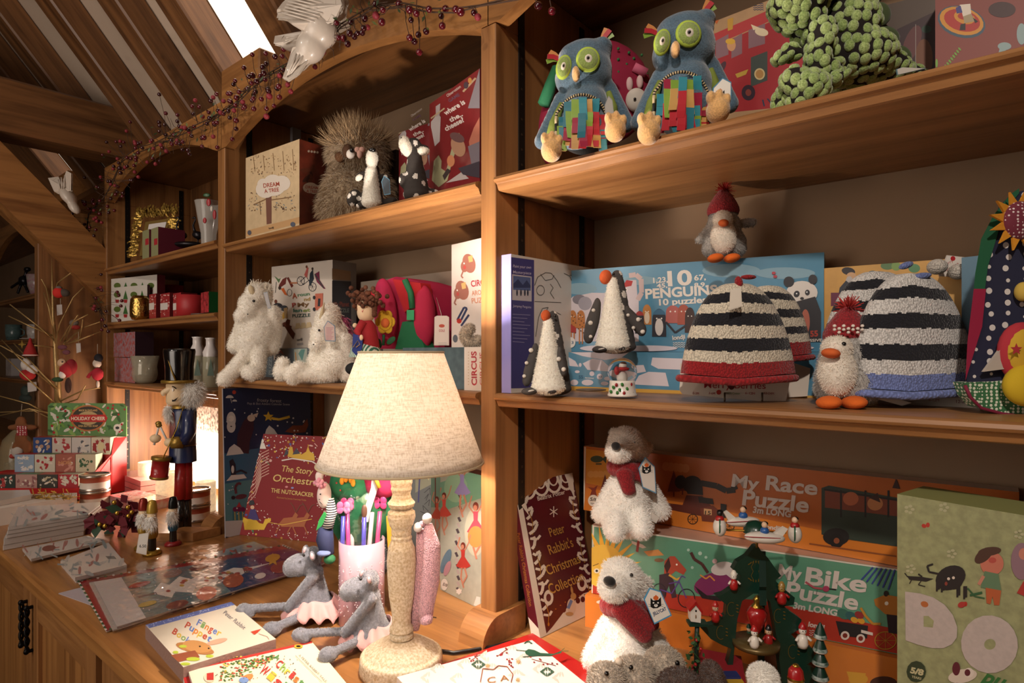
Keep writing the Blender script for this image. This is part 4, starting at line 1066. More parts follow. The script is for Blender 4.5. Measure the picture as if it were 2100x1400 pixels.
a.disc(1236,1160,44,44,'E6BC46');a.disc(1224,1170,6,5,'EDE4D0');a.disc(1224,1170,2.5,2.5,'1A1A1A');a.poly([(1240,1152),(1248,1180),(1234,1180)],'B03A24');a.line([(1216,1160),(1228,1155)],1.4,'5A3A1A');a.line([(1244,1158),(1262,1160)],1.4,'5A3A1A')
a.disc(1236,1200,11,13,'E0D6C6');a.text('5/8',1229,1199,1244,1201,8,'A8301E',.04);a.text('YEARS',1230,1206,1242,1208,3,'A8301E')
a.poly([(1295,1108),(1318,1116),(1326,1122),(1318,1124),(1296,1114)],'D8CFC4');a.poly([(1308,1102),(1313,1104),(1309,1132),(1304,1130)],'8A2A22');a.poly([(1320,1130),(1350,1126),(1362,1138),(1330,1140)],'C98A4A');a.disc(1352,1148,10,4,'7A5A3A')
a.poly([(1363,1150),(1374,1140),(1384,1140),(1394,1152),(1408,1168),(1402,1178),(1386,1170),(1374,1180),(1362,1178)],'A8442E');a.poly([(1362,1160),(1372,1142),(1376,1160),(1368,1176)],'3A1E1A');a.disc(1388,1157,2,2,'F0E8DC')
a.poly([(1352,1178),(1372,1174),(1382,1190),(1388,1224),(1378,1226),(1372,1200),(1362,1224),(1352,1215)],'3A2630');a.line([(1372,1178),(1388,1188),(1396,1184)],4,'D0A23A')
a.ring(1408,1226,17,19,1.8,'1E1C22');a.ring(1352,1214,14,18,1.8,'1E1C22');a.line([(1354,1208),(1378,1216),(1392,1192),(1372,1196)],2.2,'5A3A8A');a.line([(1408,1226),(1392,1190),(1398,1180),(1406,1184)],2.2,'5A3A8A')
a.line([(1417,1132),(1424,1146),(1440,1156),(1452,1174)],6,'4A2622');a.disc(1462,1196,40,22,'7A2A5A',roll=-18);a.poly([(1424,1200),(1450,1220),(1500,1222),(1478,1232),(1440,1226)],'241A20');a.disc(1482,1165,24,14,'C8BEBA',roll=-10);a.poly([(1496,1160),(1526,1188),(1508,1192),(1488,1176)],'C8BEBA');a.disc(1466,1150,5,5,'C8A8A8')
a.line([(1436,1178),(1448,1186),(1456,1180),(1466,1190)],3,'D08A3A')
for x,y,r in((1412,1127,3),(1436,1134,4),(1420,1163,3),(1448,1142,3)):a.disc(x,y,r,r,'A8C4B4')
CW=M('CFC3BA',.45)
a.text('My',1594,1184,1642,1192,30,CW,.028);a.text('Bike',1650,1196,1776,1214,36,CW,.028)
a.text('Puzzle',1610,1222,1758,1250,33,CW,.028);a.text('3m LONG',1626,1246,1716,1262,13,CW,.04)
a.text('londji',1657,1283,1690,1290,10,CW,.04)
for i in range(3):a.line([(1660+j*3.5,1292+i*4.5+(1.2 if j%2 else-1.2))for j in range(9)],1.2,CW)
a.poly([(1714,1272),(1780,1282),(1778,1308),(1722,1302)],'201C1E');
for x,y in((1733,1302),(1765,1308)):a.disc(x,y,9,9,'D8CABE');a.disc(x,y,5,5,'7A2A1E')
for x,y,r,c in((1730,1258,14,'3A6A5A'),(1745,1262,12,'2E5A5A'),(1752,1270,8,'D0942A'),(1766,1272,8,'D0942A'),(1762,1260,10,'8A2A2A')):a.disc(x,y,r,r*.7,c,roll=30)
a.poly([(1766,1290),(1790,1296),(1790,1302),(1766,1296)],'D8CABE');a.ring(1816,1312,22,18,1.8,'B08A2A');
for k in range(8):a.line([(1816,1312),(1816+22*math.cos(k*.785),1312+18*math.sin(k*.785))],.8,'B08A2A')
a.poly([(1792,1228),(1815,1218),(1840,1222),(1842,1262),(1815,1258),(1795,1240)],'B0702A');a.disc(1818,1236,4,4,'E8E0D0');a.disc(1817,1216,5,6,'2A1E1A');a.poly([(1818,1258),(1850,1262),(1850,1300),(1822,1296)],'2A1C22');a.line([(1765,1245),(1775,1262),(1790,1278),(1806,1278)],5,'B8822E')
for i in range(6):a.line([(1790+i*9,1162+i),(1766+i*11,1188+i*4)],3,'34408A')
a.line([(1652,1192),(1670,1204),(1686,1206)],4,'B0505A');a.disc(1694,1206,7,6,'A83A5A');a.line([(1700,1206),(1715,1208)],2,'241A1E');a.line([(1676,1208),(1674,1218)],1,'241A1E')
b.build('puzzle_box',None,'green long puzzle box with sun and cycling animals, middle of the stack','game box')
R0=onz(1197,1045,Z2+.0005);A4=math.radians(2.5)
u4=Vector((math.cos(A4),math.sin(A4),0));n4=Vector((math.sin(A4),-math.cos(A4),0))
hr=onpl(1199,915,R0,n4).z-Z2;rl=(onpl(2090,1150,R0,n4)-R0).dot(u4)
b=MB();slab(b,R0,u4*rl,Vector((0,0,hr)),n4,.035,OR2,M('CDBEB0',.4))
a=Art(b,R0,n4)
def bot(x):return 1045+(x-1197)*.187
a.line([(1200,916),(1197,1045)],3.5,'D8CFC0')
a.poly([(1202,1000),(1400,1030),(1700,1090),(1840,1100),(1840,bot(1840)),(1197,1045)],M('D07A2A',.35,coat=.4));a.poly([(1202,920),(1250,926),(1250,1000),(1202,990)],M('D0902E',.35,coat=.4))
a.disc(1224,941,13,7,'3A4A34');a.poly([(1235,941),(1244,932),(1243,950)],'3A4A34');a.line([(1222,951),(1234,951)],3,'3A4A34')
for x in range(5):a.disc(1212+x*10,972,7,7,'D8A050');a.disc(1366+x*10,956+x*1,8,9,'C47A42')
for x,y,s in((1241,1000,1),(1382,1000,1.3),(1400,1000,1)):a.poly([(x,y-28*s),(x+10*s,y+6*s),(x-10*s,y+6*s)],'6A2A20');a.line([(x,y),(x,y+14*s)],3,'6A2A20')
a.poly([(1208,1022),(1214,1005),(1206,998),(1218,1000),(1226,994),(1222,1006),(1226,1024)],'7A2E20')
a.disc(1217,1026,11,12,'E6DCCC');a.text('5/8',1210,1026,1225,1028,7,'4A3A2A',.03);a.text('YEARS',1211,1033,1222,1034,3,'4A3A2A')
a.disc(1420,993,20,18,'26201E');a.disc(1396,988,12,14,'26201E');a.poly([(1405,985),(1440,985),(1442,1015),(1410,1012)],'26201E');a.line([(1438,990),(1470,996),(1490,1006),(1508,1004),(1504,994)],12,'2A2420')
a.poly([(1362,1030),(1400,1035),(1408,1015),(1440,1016),(1458,1036),(1464,1062),(1440,1058),(1362,1042)],'5A2418');a.poly([(1436,1042),(1462,1036),(1480,1050),(1480,1072),(1440,1068)],'6A2E1A')
a.poly([(1432,1018),(1462,1022),(1464,1034),(1434,1030)],'1E1A18');a.poly([(1478,1032),(1490,1034),(1490,1062),(1478,1060)],'1E1A18')
for x,y in((1421,1064),(1496,1078)):a.ring(x,y,10,10,1.8,'241A16');[a.line([(x,y),(x+9*math.cos(k*.785),y+9*math.sin(k*.785))],.7,'241A16')for k in range(8)]
a.poly([(1444,1042),(1460,1044),(1460,1056),(1444,1054)],'C89A6A');a.text('15',1446,1054,1458,1055,8,'1E1A18')
a.text('My',1500,996,1556,1004,26,CW,.028);a.text('Race',1570,1003,1676,1014,30,CW,.028)
a.text('Puzzle',1522,1034,1658,1050,32,CW,.028);a.text('3m LONG',1544,1050,1622,1060,13,CW,.04);a.text('londji',1568,1083,1600,1087,9,CW,.04)
a.poly([(1685,1000),(1700,995),(1840,1020),(1840,1120),(1700,1100),(1685,1095)],'2E3A2E');a.poly([(1692,1005),(1840,1026),(1840,1058),(1692,1040)],'7A3A22')
for x in(1725,1775,1822):a.line([(x,1005),(x,1060)],4,'1E1A18')
a.line([(1690,1003),(1842,1025)],4,'1E1A18');a.disc(1745,1022,16,14,'B0603A');a.disc(1795,1032,16,14,'B87A4A');a.poly([(1782,1020),(1800,1010),(1806,1030)],'3A1E1A');a.poly([(1830,1000),(1838,980),(1846,1002)],'3A1A14')
a.disc(1715,1100,27,18,'1A1614');a.disc(1716,1108,15,15,'14100E');a.disc(1716,1108,6,6,'8A4A2A');a.line([(1660,1114),(1838,1140)],3,'8A4A1E')
b.build('puzzle_box',None,'orange long puzzle box with elephant car and green bus, top of the stack','game box')
D0=ony(1840,1012.5,.855);zt=D0.z;A5=-math.radians(14)
u5=Vector((math.cos(A5),math.sin(A5),0));n5=Vector((math.sin(A5),-math.cos(A5),0));D0.z=ZC
LG=M('94956A',.6,var=.13,scale=120)
b=MB();slab(b,D0,u5*.33,Vector((0,0,zt-ZC)),n5,.075,LG,M('8C8E56',.6))
a=Art(b,D0,n5)
for x,y in((1898,1078),(1896,1238),(1975,1240)):a.disc(x-3,y,5,4,'B03020',roll=30);a.disc(x+5,y-2,4,5,'B03020')
for x,y in((1865,1044),(1936,1040),(1952,1135),(1868,1166),(2090,1095)):[a.disc(x+7*math.cos(k*1.26),y+7*math.sin(k*1.26),4,3,'ACA884')for k in range(5)]
K2='221A18'
a.disc(1950,1184,32,24,K2,roll=-25);a.disc(1956,1188,20,20,K2);a.line([(1925,1176),(1906,1172),(1902,1160),(1914,1156)],4,K2)
for x,y in((1924,1200),(1934,1202),(1966,1212),(1980,1216)):a.line([(x,y-15),(x,y+8),(x-4,y+8)],8,K2)
a.disc(1946,1186,3,3,'D8C8B8');a.disc(1956,1184,3,3,'D8C8B8');a.disc(1941,1196,3,4,'8A3A2A')
a.poly([(1860,1180),(1890,1182),(1915,1186),(1900,1192),(1886,1190),(1866,1188)],K2);a.line([(1862,1182),(1856,1174)],2,K2);a.line([(1870,1188),(1866,1196)],2,K2);a.line([(1890,1190),(1884,1198),(1898,1202)],2,K2);a.line([(1884,1176),(1892,1182)],3,K2)
a.disc(2035,1155,24,24,'C0705A');a.disc(2018,1138,22,12,'4A2E20',roll=-40);a.disc(2030,1130,24,9,'4A2E20',roll=-8);a.disc(2036,1148,8,6,'B04A3E');a.poly([(2020,1170),(2048,1176),(2054,1210),(2012,1204)],'5E7A5A');a.poly([(2022,1204),(2054,1210),(2050,1240),(2040,1240),(2036,1222),(2032,1238),(2024,1236)],'B0582E');a.line([(2018,1180),(2008,1198)],7,'C0806A')
a.disc(2096,1150,22,38,'8A6A74');a.disc(2100,1135,10,12,'C07A66');a.poly([(2086,1215),(2100,1190),(2110,1225)],'A83028');a.line([(1985,1205),(2000,1222),(2020,1226)],3,'2F5A34');a.line([(1990,1220),(2015,1214)],5,'2F5A34')
DD=M('B7A9A2',.6,var=.05,scale=200)
a.poly([(1857,1212),(1888,1216),(1915,1224),(1938,1239),(1955,1260),(1964,1285),(1963,1306),(1953,1320),(1936,1328),(1912,1328),(1884,1321),(1858,1312)],DD);a.poly([(1895,1262),(1905,1262),(1916,1272),(1914,1286),(1895,1284)],LG)
a.disc(2030,1320,58,60,DD,roll=-30);a.disc(2031,1320,12,11,LG,roll=-20)
a.disc(1897,1238,8,6,'B0622E',roll=20);a.disc(1973,1239,8,6,'A8302A',roll=-20)
a.disc(1880,1376,20,22,'2E3A22',12);a.text('5/8',1867,1378,1894,1384,12,'BDB48A',.05);a.text('YEARS',1870,1388,1890,1393,5,'BDB48A')
a.disc(1975,1385,30,14,'CFC0B0',roll=-10);a.disc(1962,1370,8,14,'5A1A26');a.disc(1988,1378,10,10,'D8CABE');a.disc(1985,1378,6,7,'5A1A26');a.text('pu',2010,1395,2060,1412,30,'2F6A30',.03,shear=.3);a.text('10',1960,1420,2010,1425,22,'5A1A26',.03)
b.build('puzzle_box',None,'pale green upright puzzle box with big letters and a black dog, at the right edge','game box')
# ---- polar bears
bw=plush('FFFAF2',300,var=.02)
redscarf=knit('A3141E',520)
def bear(cx,cy,s,t,label,dark=False,tagp=None,armr=None,seated=True,lean=0,nz=None):
 o=thing('polar_bear_soft_toy',label,'soft toy',ont(cx,cy+105*s,t));X=lambda x:cx+x*s;Y=lambda y:cy+y*s
 b=MB();C=lambda x,y,rx,ry,rd,dt=0,roll=0:b.cell(X(x),Y(y),t+dt*s,rx*s,ry*s,rd*s,bw,roll)
 C(0,25,48,58,.040);C(2,62,55,46,.045);C(0,-20,36,36,.032);C(-5,-98,38,36,.036,-.01);C(8,-85,36,34,.032,0)
 C(-18,-84,30,27,.030,-.032,10);C(-26,-78,22,20,.020,-.048)
 C(-30,-120,11,12,.012,.004);C(42,-88,13,13,.012,.016)
 for q in range(7):f=q/6;C(38+34*f,-12+62*f,17+4*f,18+3*f,.016,.006)
 for q in range(7):f=q/6;C(-34-26*f,-6+62*f,14+6*f,16+5*f,.016,-.004)
 if seated:
  for sx,l in((-28,0),(28,-4)):
   C(sx,78+l,26,34,.028,-.030,-8*(1 if sx<0 else-1));C(sx*1.02,92+l,24,24,.026,-.045)
 skin('body',o,b,.0034*s**.5,4,bw,(17000,.0048*s,bw,.00035,.2))
 b=MB();b.cell(X(nz[0]),Y(nz[1]),t-.068*s,nz[2]*s,nz[3]*s,.010,M('120C0A',.8,sheen=.3),-8);b.build('nose',o)
 b=MB();eye(b,X(nz[4]),Y(nz[5]),t-.040*s,3.6*s);b.build('eye',o)
 b=MB();C2=lambda x,y,rx,ry,rd,dt=0,roll=0:b.cell(X(x),Y(y),t+dt*s,rx*s,ry*s,rd*s,redscarf,roll)
 for q in range(14):
  an=2*math.pi*q/14;C2(2+36*math.cos(an),-46+6*math.sin(an)*1.2,14,18,.012,-.030*math.sin(an)*1.15)
 if lean==0:
  for q in range(6):f=q/5;C2(-8+10*f,-30+34*f,20-4*f,13,.010,-.046)
  for q in range(4):f=q/3;C2(22+20*f,-24+8*f,12,10,.009,-.036)
 else:
  for q in range(7):f=q/6;C2(-8+46*f,-34+46*f,17,14,.010,-.044-.004*math.sin(f*3))
  for q in range(6):f=q/5;C2(12+42*f,-46+36*f,14,12,.010,-.042)
 rs=union(b,.0028,3);rs.build('scarf',o)
 return o
tb=.4976*F/(1382-725)*.97
ob=bear(1288,1000,.93,1.075,'polar bear soft toy in a red scarf sitting on top of the green puzzle box',nz=(-27,-92,10,9,13,-100))
def jc2(a):catface(a,1326,962,9)
hang_tag(ob,[(1309,960),(1323,937),(1343,956),(1346,1012),(1318,1000)],1.03,'D8CFC4','5A8AA8',jc2)
hang_tag(ob,[(1336,1050),(1352,1060),(1346,1073),(1336,1068)],1.03,'D8CFC4','C8C0B4',name='sewn_label')
ob=bear(1280,1290,1.07,.945,'larger polar bear soft toy in a red scarf with a cat tag, on the counter',lean=1,nz=(-28,-92,12,9,14,-104))
def jc3(a):catface(a,1345,1236,11);a.text('JELLYCAT',1340,1262,1367,1250,7,'1C3A66',.03)
hang_tag(ob,[(1320,1228),(1332,1205),(1355,1212),(1378,1262),(1342,1280)],.87,'EDE5DA','4F9AC4',jc3)
gb=plush('BCAE9C',260,var=.25);db=plush('4A2E1E',260,var=.3)
def rodent(cx,cy,rx,ry,t,label,ex,ey,col=None,ear=None):
 o=thing('mouse_soft_toy',label,'soft toy',ont(cx,cy+ry*1.4,t));m=col or gb
 b=MB();b.cell(cx,cy,t,rx,ry,.03,m);b.cell(cx+rx*.1,cy+ry*.9,t+.01,rx*1.15,ry*1.1,.035,m);b.cell(cx-rx*.55,cy+ry*.35,t-.012,rx*.5,ry*.45,.018,m)
 skin('body',o,b,.003,3,m,(8000,.0045,m,.0004,.3))
 if ex:b=MB();eye(b,ex,ey,t-.028,5);b.build('eye',o)
 if ear:b=MB();b.cell(ear[0],ear[1],t-.012,ear[2],ear[3],.006,M('D8C8B4',.9),ear[4]);b.build('ear',o)
 return o
rodent(1245,1392,38,26,.80,'grey mouse soft toy at the left of the three at the bottom edge',1244,1381)
rodent(1300,1378,42,26,.82,'grey mouse soft toy in the middle of the three at the bottom edge',1294,1368,ear=(1270,1356,8,7,0))
rodent(1362,1362,40,30,.845,'grey mouse soft toy with a pale patch, right of the three at the bottom edge',1389,1359,ear=(1362,1348,7,6,0))
rodent(1396,1402,44,22,.78,'dark brown fluffy soft toy peeping up in front of the grey mice',None,0,db)
rodent(1462,1392,18,30,.78,'dark brown furry tail sticking up left of the colour blocks',None,0,db)
o=thing('fluffy_ball_toy','white fluffy bobble with a green trim below the tree carousel','soft toy',ont(1565,1412,.76))
b=MB();b.cell(1565,1390,.76,27,26,.018,bw);skin('body',o,b,.003,2,bw,(5000,.0045,bw,.00035,.2))
b=MB();b.cell(1572,1412,.75,20,8,.015,M('1E4A30',.7));b.build('trim',o)
o=thing('nutcracker','red capped nutcracker head with a gold ball at the bottom edge','nutcracker',ont(1632,1420,.76));q=.76/F
b=MB();b.lathe(ont(1632,1388,.76),[(0,-30*q),(15*q,-28*q),(16*q,-6*q),(15*q,0)],M('E0C4A4',.4));b.build('head',o)
b=MB();b.lathe(ont(1632,1390,.76),[(16*q,0),(14*q,16*q),(8*q,24*q),(0,26*q)],M('A81A1E',.3,coat=.4));b.build('cap',o)
b=MB();b.lathe(ont(1632,1394,.76),[(15.5*q,0),(17*q,3*q),(15.5*q,7*q)],M('B08A3A',.3,metal=.9));b.cell(1632,1366,.76,7,6,.004,M('B08A3A',.3,metal=.9));b.build('gold_band',o)
for i,(x,y,c,l)in enumerate(((1497,1388,'24306A','blue wooden block under the left of the tree carousel'),(1506,1402,'C09A2A','yellow wooden block at the bottom edge under the blue one'))):
 b=MB();c0=ont(x,y,.79-i*.012);b.fbox(c0-RGT*.009-FWD*.008-UP*.004,RGT*.02,FWD*.016,UP*.008,M(c,.4));b.build('toy_block',None,l,'toy block')
b=MB();b.prism([ont(x,y,.86+(1400-y)*.0011)for x,y in((1398,1400),(1440,1330),(1520,1345),(1530,1400))],Vector((0,0,-.006)),M('8E1620',.7));b.build('red_box_lid',None,'bright red flat box lying behind the tree carousel','box')
# ---- Christmas tree carousel
TG=M('123428',.35,coat=.3);TGe=M('0E2A20',.4);GOLD=M('8E7434',.4,metal=.6)
tt=.90
o=thing('tree_carousel','green wooden Christmas tree carousel with turning figures and flying sleighs','ornament',ont(1550,1400,tt))
arch=[(1500,1400),(1506,1330),(1512,1270),(1522,1232),(1545,1217),(1565,1217),(1580,1235),(1590,1290),(1598,1350),(1604,1400)]
outer=[(1690,1440),(1697,1395),(1670,1370),(1655,1362),(1672,1352),(1668,1330),(1640,1318),(1622,1300),(1640,1290),(1644,1270),(1618,1252),(1608,1243),(1628,1240),(1630,1225),(1605,1205),(1590,1190),(1602,1180),(1590,1165),(1576,1145),(1560,1128),(1554,1118),(1548,1120),(1532,1140),(1512,1152),(1503,1168),(1520,1180),(1510,1200),(1484,1218),(1468,1222),(1490,1240),(1488,1262),(1462,1280),(1436,1286),(1458,1310),(1480,1322),(1500,1330),(1490,1370),(1470,1440)]
b=MB()
pts=outer+[(1500,1440)]+arch[::1]+[(1604,1440)]
b.prism([ont(x,y,tt)for x,y in pts],FWD*.012,TG,TGe);bevel(b.build('tree_panel',o),.001,1)
b=MB();cxp=1556
def crossp(x,y):
 p=ont(cxp,y,tt+.006);return p+(FWD*.94+RGT*.34)*((x-cxp)*tt/F*.9)
for s in(-1,1):
 b.prism([crossp(x,y)for x,y in([(1556,1130),(1600,1190),(1590,1200),(1632,1245),(1616,1250),(1650,1300),(1636,1310),(1672,1380),(1672,1440),(1612,1440),(1600,1300),(1575,1225),(1556,1215)]if s>0 else[(1556,1130),(1515,1190),(1525,1200),(1500,1222),(1535,1218),(1556,1212)])],RGT*.010,TG,TGe)
b.build('cross_panel',o)
b=MB();a=Art(b,ont(1550,1250,tt-.0005),-FWD,.0002)
def scroll(x,y,s,w=1):
 for k in(-1,1):
  a.line([(x+k*s*.25,y-s),(x+k*s*.55,y-s*.5),(x+k*s*.3,y),(x+k*s*.55,y+s*.5),(x+k*s*.25,y+s)],w,GOLD)
 for i in range(7):
  an=math.radians(30+i*20);a.disc(x+s*.9*math.cos(an),y-s*.55-s*.55*math.sin(an),3,1.3,GOLD,6,roll=30+i*20);a.disc(x+s*.9*math.cos(an),y+s*.55+s*.55*math.sin(an),3,1.3,GOLD,6,roll=-(30+i*20))
scroll(1550,1171,18)
for x,y in((1500,1248),(1596,1262),(1478,1296),(1625,1335)):
 a.ring(x,y,9,14,1,GOLD,12,60,300);[a.disc(x+12,y-8+i*7,3,1.2,GOLD,6,roll=20)for i in range(3)]
b.build('gold_scrollwork',o)
q=tt/F
b=MB();c0=ont(1550,1322,tt-.006);b.lathe(c0,[(0,0),(46*q,0),(46*q,9*q),(0,9*q)],M('6E5A34',.35,metal=.5),40);b.build('turntable',o)
b=MB();b.lathe(ont(1554,1320,tt),[(4*q,0),(4*q,20*q),(7*q,26*q),(5*q,34*q),(4*q,44*q)],M('9A7A3A',.3,metal=.8),20);b.build('spindle',o)
b=MB();b.lathe(ont(1552,1297,tt-.004),[(5*q,0),(9*q,6*q),(18*q,28*q),(20*q,42*q),(13*q,52*q),(8*q,54*q)],M('9E1A1A',.25,coat=.5),24);b.build('red_urn',o)
b=MB();b.lathe(ont(1552,1245,tt-.004),[(11*q,0),(10*q,4*q),(5*q,10*q),(8*q,16*q),(4*q,22*q),(0,26*q)],M('A8863C',.25,metal=.9),20);b.build('gold_finial',o)
def figure(x,y,h,t,body,head,hat_,lab,arms=None,name='figurine'):
 f=thing(name,lab,'figurine',ont(x,y,t))if lab else None
 k=t/F;c0=ont(x,y,t)
 P=lambda nm,fn:part(nm,f if f is not None else o,fn)
 P('body',lambda b:b.lathe(c0,[(0,0),(h*.17*k,0),(h*.21*k,h*.15*k),(h*.18*k,h*.42*k),(h*.08*k,h*.52*k),(0,h*.55*k)],M(body,.35,coat=.3),16))
 def hd(b):
  b.ell(c0+UP*(h*.66*k),h*.15*k,h*.15*k,h*.16*k,M(head,.35,coat=.3),n=10,k=14)
  for e in(-1,1):b.ell(c0+UP*(h*.69*k)-FWD*(h*.14*k)+RGT*(e*h*.055*k),h*.02*k,h*.02*k,h*.025*k,BLK,n=6,k=8)
 P('head',hd)
 if hat_:P('hat',lambda b:b.lathe(c0+UP*(h*.76*k),[(h*.16*k,0),(h*.15*k,h*.06*k),(h*.08*k,h*.2*k),(0,h*.24*k)],M(hat_,.3,coat=.4),14))
 if arms:
  for s in(-1,1):P('arm',lambda b:b.tube([c0+UP*(h*.42*k)+RGT*(s*h*.16*k),c0+UP*(h*.3*k)+RGT*(s*h*.3*k)-FWD*(h*.1*k)],h*.055*k,M(arms,.35),8))
 return f
E_='E6DDD0'
figure(1547,1327,46,tt-.03,E_,E_,'B0201E','white snowman with red hat on the carousel turntable',E_)
figure(1576,1322,42,tt-.012,'9E1C1C','D8B494','111111','red coated guardsman beside the snowman on the turntable','9E1C1C')
figure(1536,1312,34,tt+.02,'1E4A34','D8B494','1E4A34','green figure behind the snowman on the turntable',None)
figure(1505,1208,40,tt-.006,'A81E1E',E_,E_,'tiny white capped snowman with red scarf on the upper left branch',E_)
figure(1603,1237,46,tt-.006,'A81E1E','9E7A3A','9E7A3A','tiny red figure with gold head on the upper right branch','A81E1E')
figure(1467,1274,42,tt-.006,'B0221E','D8B494','B0221E','tiny red robed figure by the birdhouse','B0221E')
figure(1646,1327,52,tt-.008,E_,E_,'A8181C','snowman in a red top hat on the lower right branch',E_)
o2=thing('birdhouse_post','tiny red roofed birdhouse on an ivy wound post','ornament',ont(1428,1400,tt-.02));tb=tt-.02;q=tb/F
b=MB();b.tube([ont(1430,1276,tb),ont(1428,1330,tb),ont(1428,1410,tb)],.0035,M('12281E',.5),8);b.build('pole',o2)
b=MB();b.fbox(ont(1411,1280,tb)-FWD*.008,RGT*(38*q),FWD*.018,UP*(5*q),M('123428',.4));b.build('platform',o2)
b=MB();A_,B_,C_,D_,E2=[ont(x,y,tb-.006)for x,y in((1417,1274),(1437,1277),(1438,1256),(1426,1238),(1416,1252))]
b.prism([A_,B_,C_,D_,E2],FWD*.014,M('E4DCD0',.45));b.ell(ont(1427,1252,tb-.006),.0016,.001,.0018,BLK,n=6,k=10);b.ell(ont(1427,1264,tb-.006),.001,.001,.003,M('8A6A4A',.5),n=6,k=8);b.build('house',o2)
b=MB();b.prism([ont(x,y,tb-.009)for x,y in((1424,1236),(1428,1233),(1442,1254),(1440,1258))],FWD*.02,M('A81C1A',.4));b.prism([ont(x,y,tb-.009)for x,y in((1428,1233),(1412,1250),(1414,1254),(1429,1238))],FWD*.02,M('A81C1A',.4));b.build('roof',o2)
rn=random.Random(5);b=MB()
for i in range(46):
 x=1428+rn.uniform(-17,14);y=rn.uniform(1292,1392);c0=ont(x,y,tb+rn.uniform(-.012,.006));d=Vector((rn.uniform(-1,1),rn.uniform(-1,0),rn.uniform(-1,1))).normalized();e=d.orthogonal().normalized()
 b.add([c0,c0+d*.004+e*.0026,c0+d*.008,c0+d*.004-e*.0026],[(0,1,2,3)],M('2E5228',.5))
b.tube([ont(1428+8*math.sin(i*.9),1295+i*7,tb-.004*math.cos(i*.9))for i in range(14)],.0009,M('2A4A22',.6),5)
b.build('ivy',o2)
b=MB()
for x,y in((1429,1312),(1426,1362),(1437,1330)):b.cell(x,y,tb-.009,3.5,3.5,.003,M('A81A1E',.25,coat=.5),n=6,k=10)
b.build('red_berries',o2)
o3=thing('snowy_tree','slim green snow-tipped wooden tree right of the carousel','ornament',ont(1682,1410,.87));q=.87/F
for i,(y0,y1,w)in enumerate(((1276,1308,13),(1304,1336,14),(1332,1362,16),(1358,1392,17),(1386,1420,18))):
 b=MB();c0=ont(1682,y1,.87);h=(y1-y0)*q
 b.lathe(c0,[(0,2*q),(w*.9*q,0),(w*q,3*q),(w*.86*q,9*q),(w*.5*q,h*.7),(w*.12*q,h)],[M('DAD6CE',.6),M('DAD6CE',.6),M('B8C4BE',.6,wash='1E4A38',scale=160),TG,TG],20);b.build('tier',o3)
cc=ont(1552,1098,tt)
part('hub_arm',o,lambda b:(b.tube([ont(1552,1122,tt),ont(1552,1092,tt)],.002,GOLD,8),b.tube([ont(1488,1086,tt+.01),ont(1612,1092,tt-.01)],.0016,M('B8923E',.3,metal=.9),8),b.tube([ont(1530,1070,tt+.05),ont(1580,1108,tt-.045)],.0016,M('B8923E',.3,metal=.9),8)))
def sleigh(x,y,t,l,ry,roll,lab,col,hair,face,end=False):
 f=thing('flying_sleigh',lab,'ornament',ont(x,y,t))
 wh_=M('E4DCD0',.3,coat=.5)
 def hull(b):
  if end:b.cell(x,y,t,13,19,.012,wh_,0)
  else:b.cell(x,y,t,l,ry,.012,wh_,roll)
 part('hull',f,hull)
 if not end:
  part('stripe',f,lambda b:b.tube([ont(x+l*k*.98,y-l*k*.98*math.tan(math.radians(roll))*1,t-.0118*math.sqrt(max(0,1-k*k))-.0006)for k in[i/8-1 for i in range(17)]],.0006,M('A81E2E',.4),5))
  s=1 if lab.startswith('white')else-1
  part('tail_fin',f,lambda b:b.prism([ont(x+s*l*.45,y-8,t-.002),ont(x+s*l*.95,y-22,t-.002),ont(x+s*l*1.15,y-18,t-.002),ont(x+s*l*.85,y,t-.002)],FWD*.005,wh_))
 else:part('stripe',f,lambda b:b.tube([ont(x,y+17*k,t-.0118*math.sqrt(max(0,1-k*k))-.0008)for k in[i/6-1 for i in range(13)]],.0011,M('1E5A3A',.4),5))
 ry_=16 if end else ry+2
 part('rider_body',f,lambda b:b.cell(x,y-ry_,t-.001,9,8,.006,M(col,.4,coat=.3)))
 part('rider_head',f,lambda b:b.cell(x,y-ry_-12,t-.001,6,6.5,.0045,M(face,.4)))
 part('rider_cap',f,lambda b:b.cell(x+1,y-ry_-15,t+.0005,6.2,4.5,.0048,M(hair,.4)))
 return f
sleigh(1524,1069,tt+.05,34,10,3,'rear white sleigh with blue rider, farthest of the four flying sleighs','2A5A9A','1A1410','D8B494')
sleigh(1568,1102,tt-.045,42,12,-3,'white sleigh with blue rider, nearest of the four flying sleighs','2A5A9A','1A1410','D8B494')
sleigh(1476,1080,tt+.01,0,0,0,'small sleigh end-on with red rider, leftmost of the flying four','A81E1E','111111','111111',True)
sleigh(1630,1094,tt-.01,0,0,0,'small sleigh end-on with red rider, rightmost of the flying four','A81E1E','1A1410','E0BC9C',True)
part('canopy',o,lambda b:b.lathe(ont(1550,1092,tt+.004),[(25*tt/F,0),(24*tt/F,10*tt/F),(15*tt/F,22*tt/F),(0,26*tt/F)],M('12382A',.3,coat=.5),24))
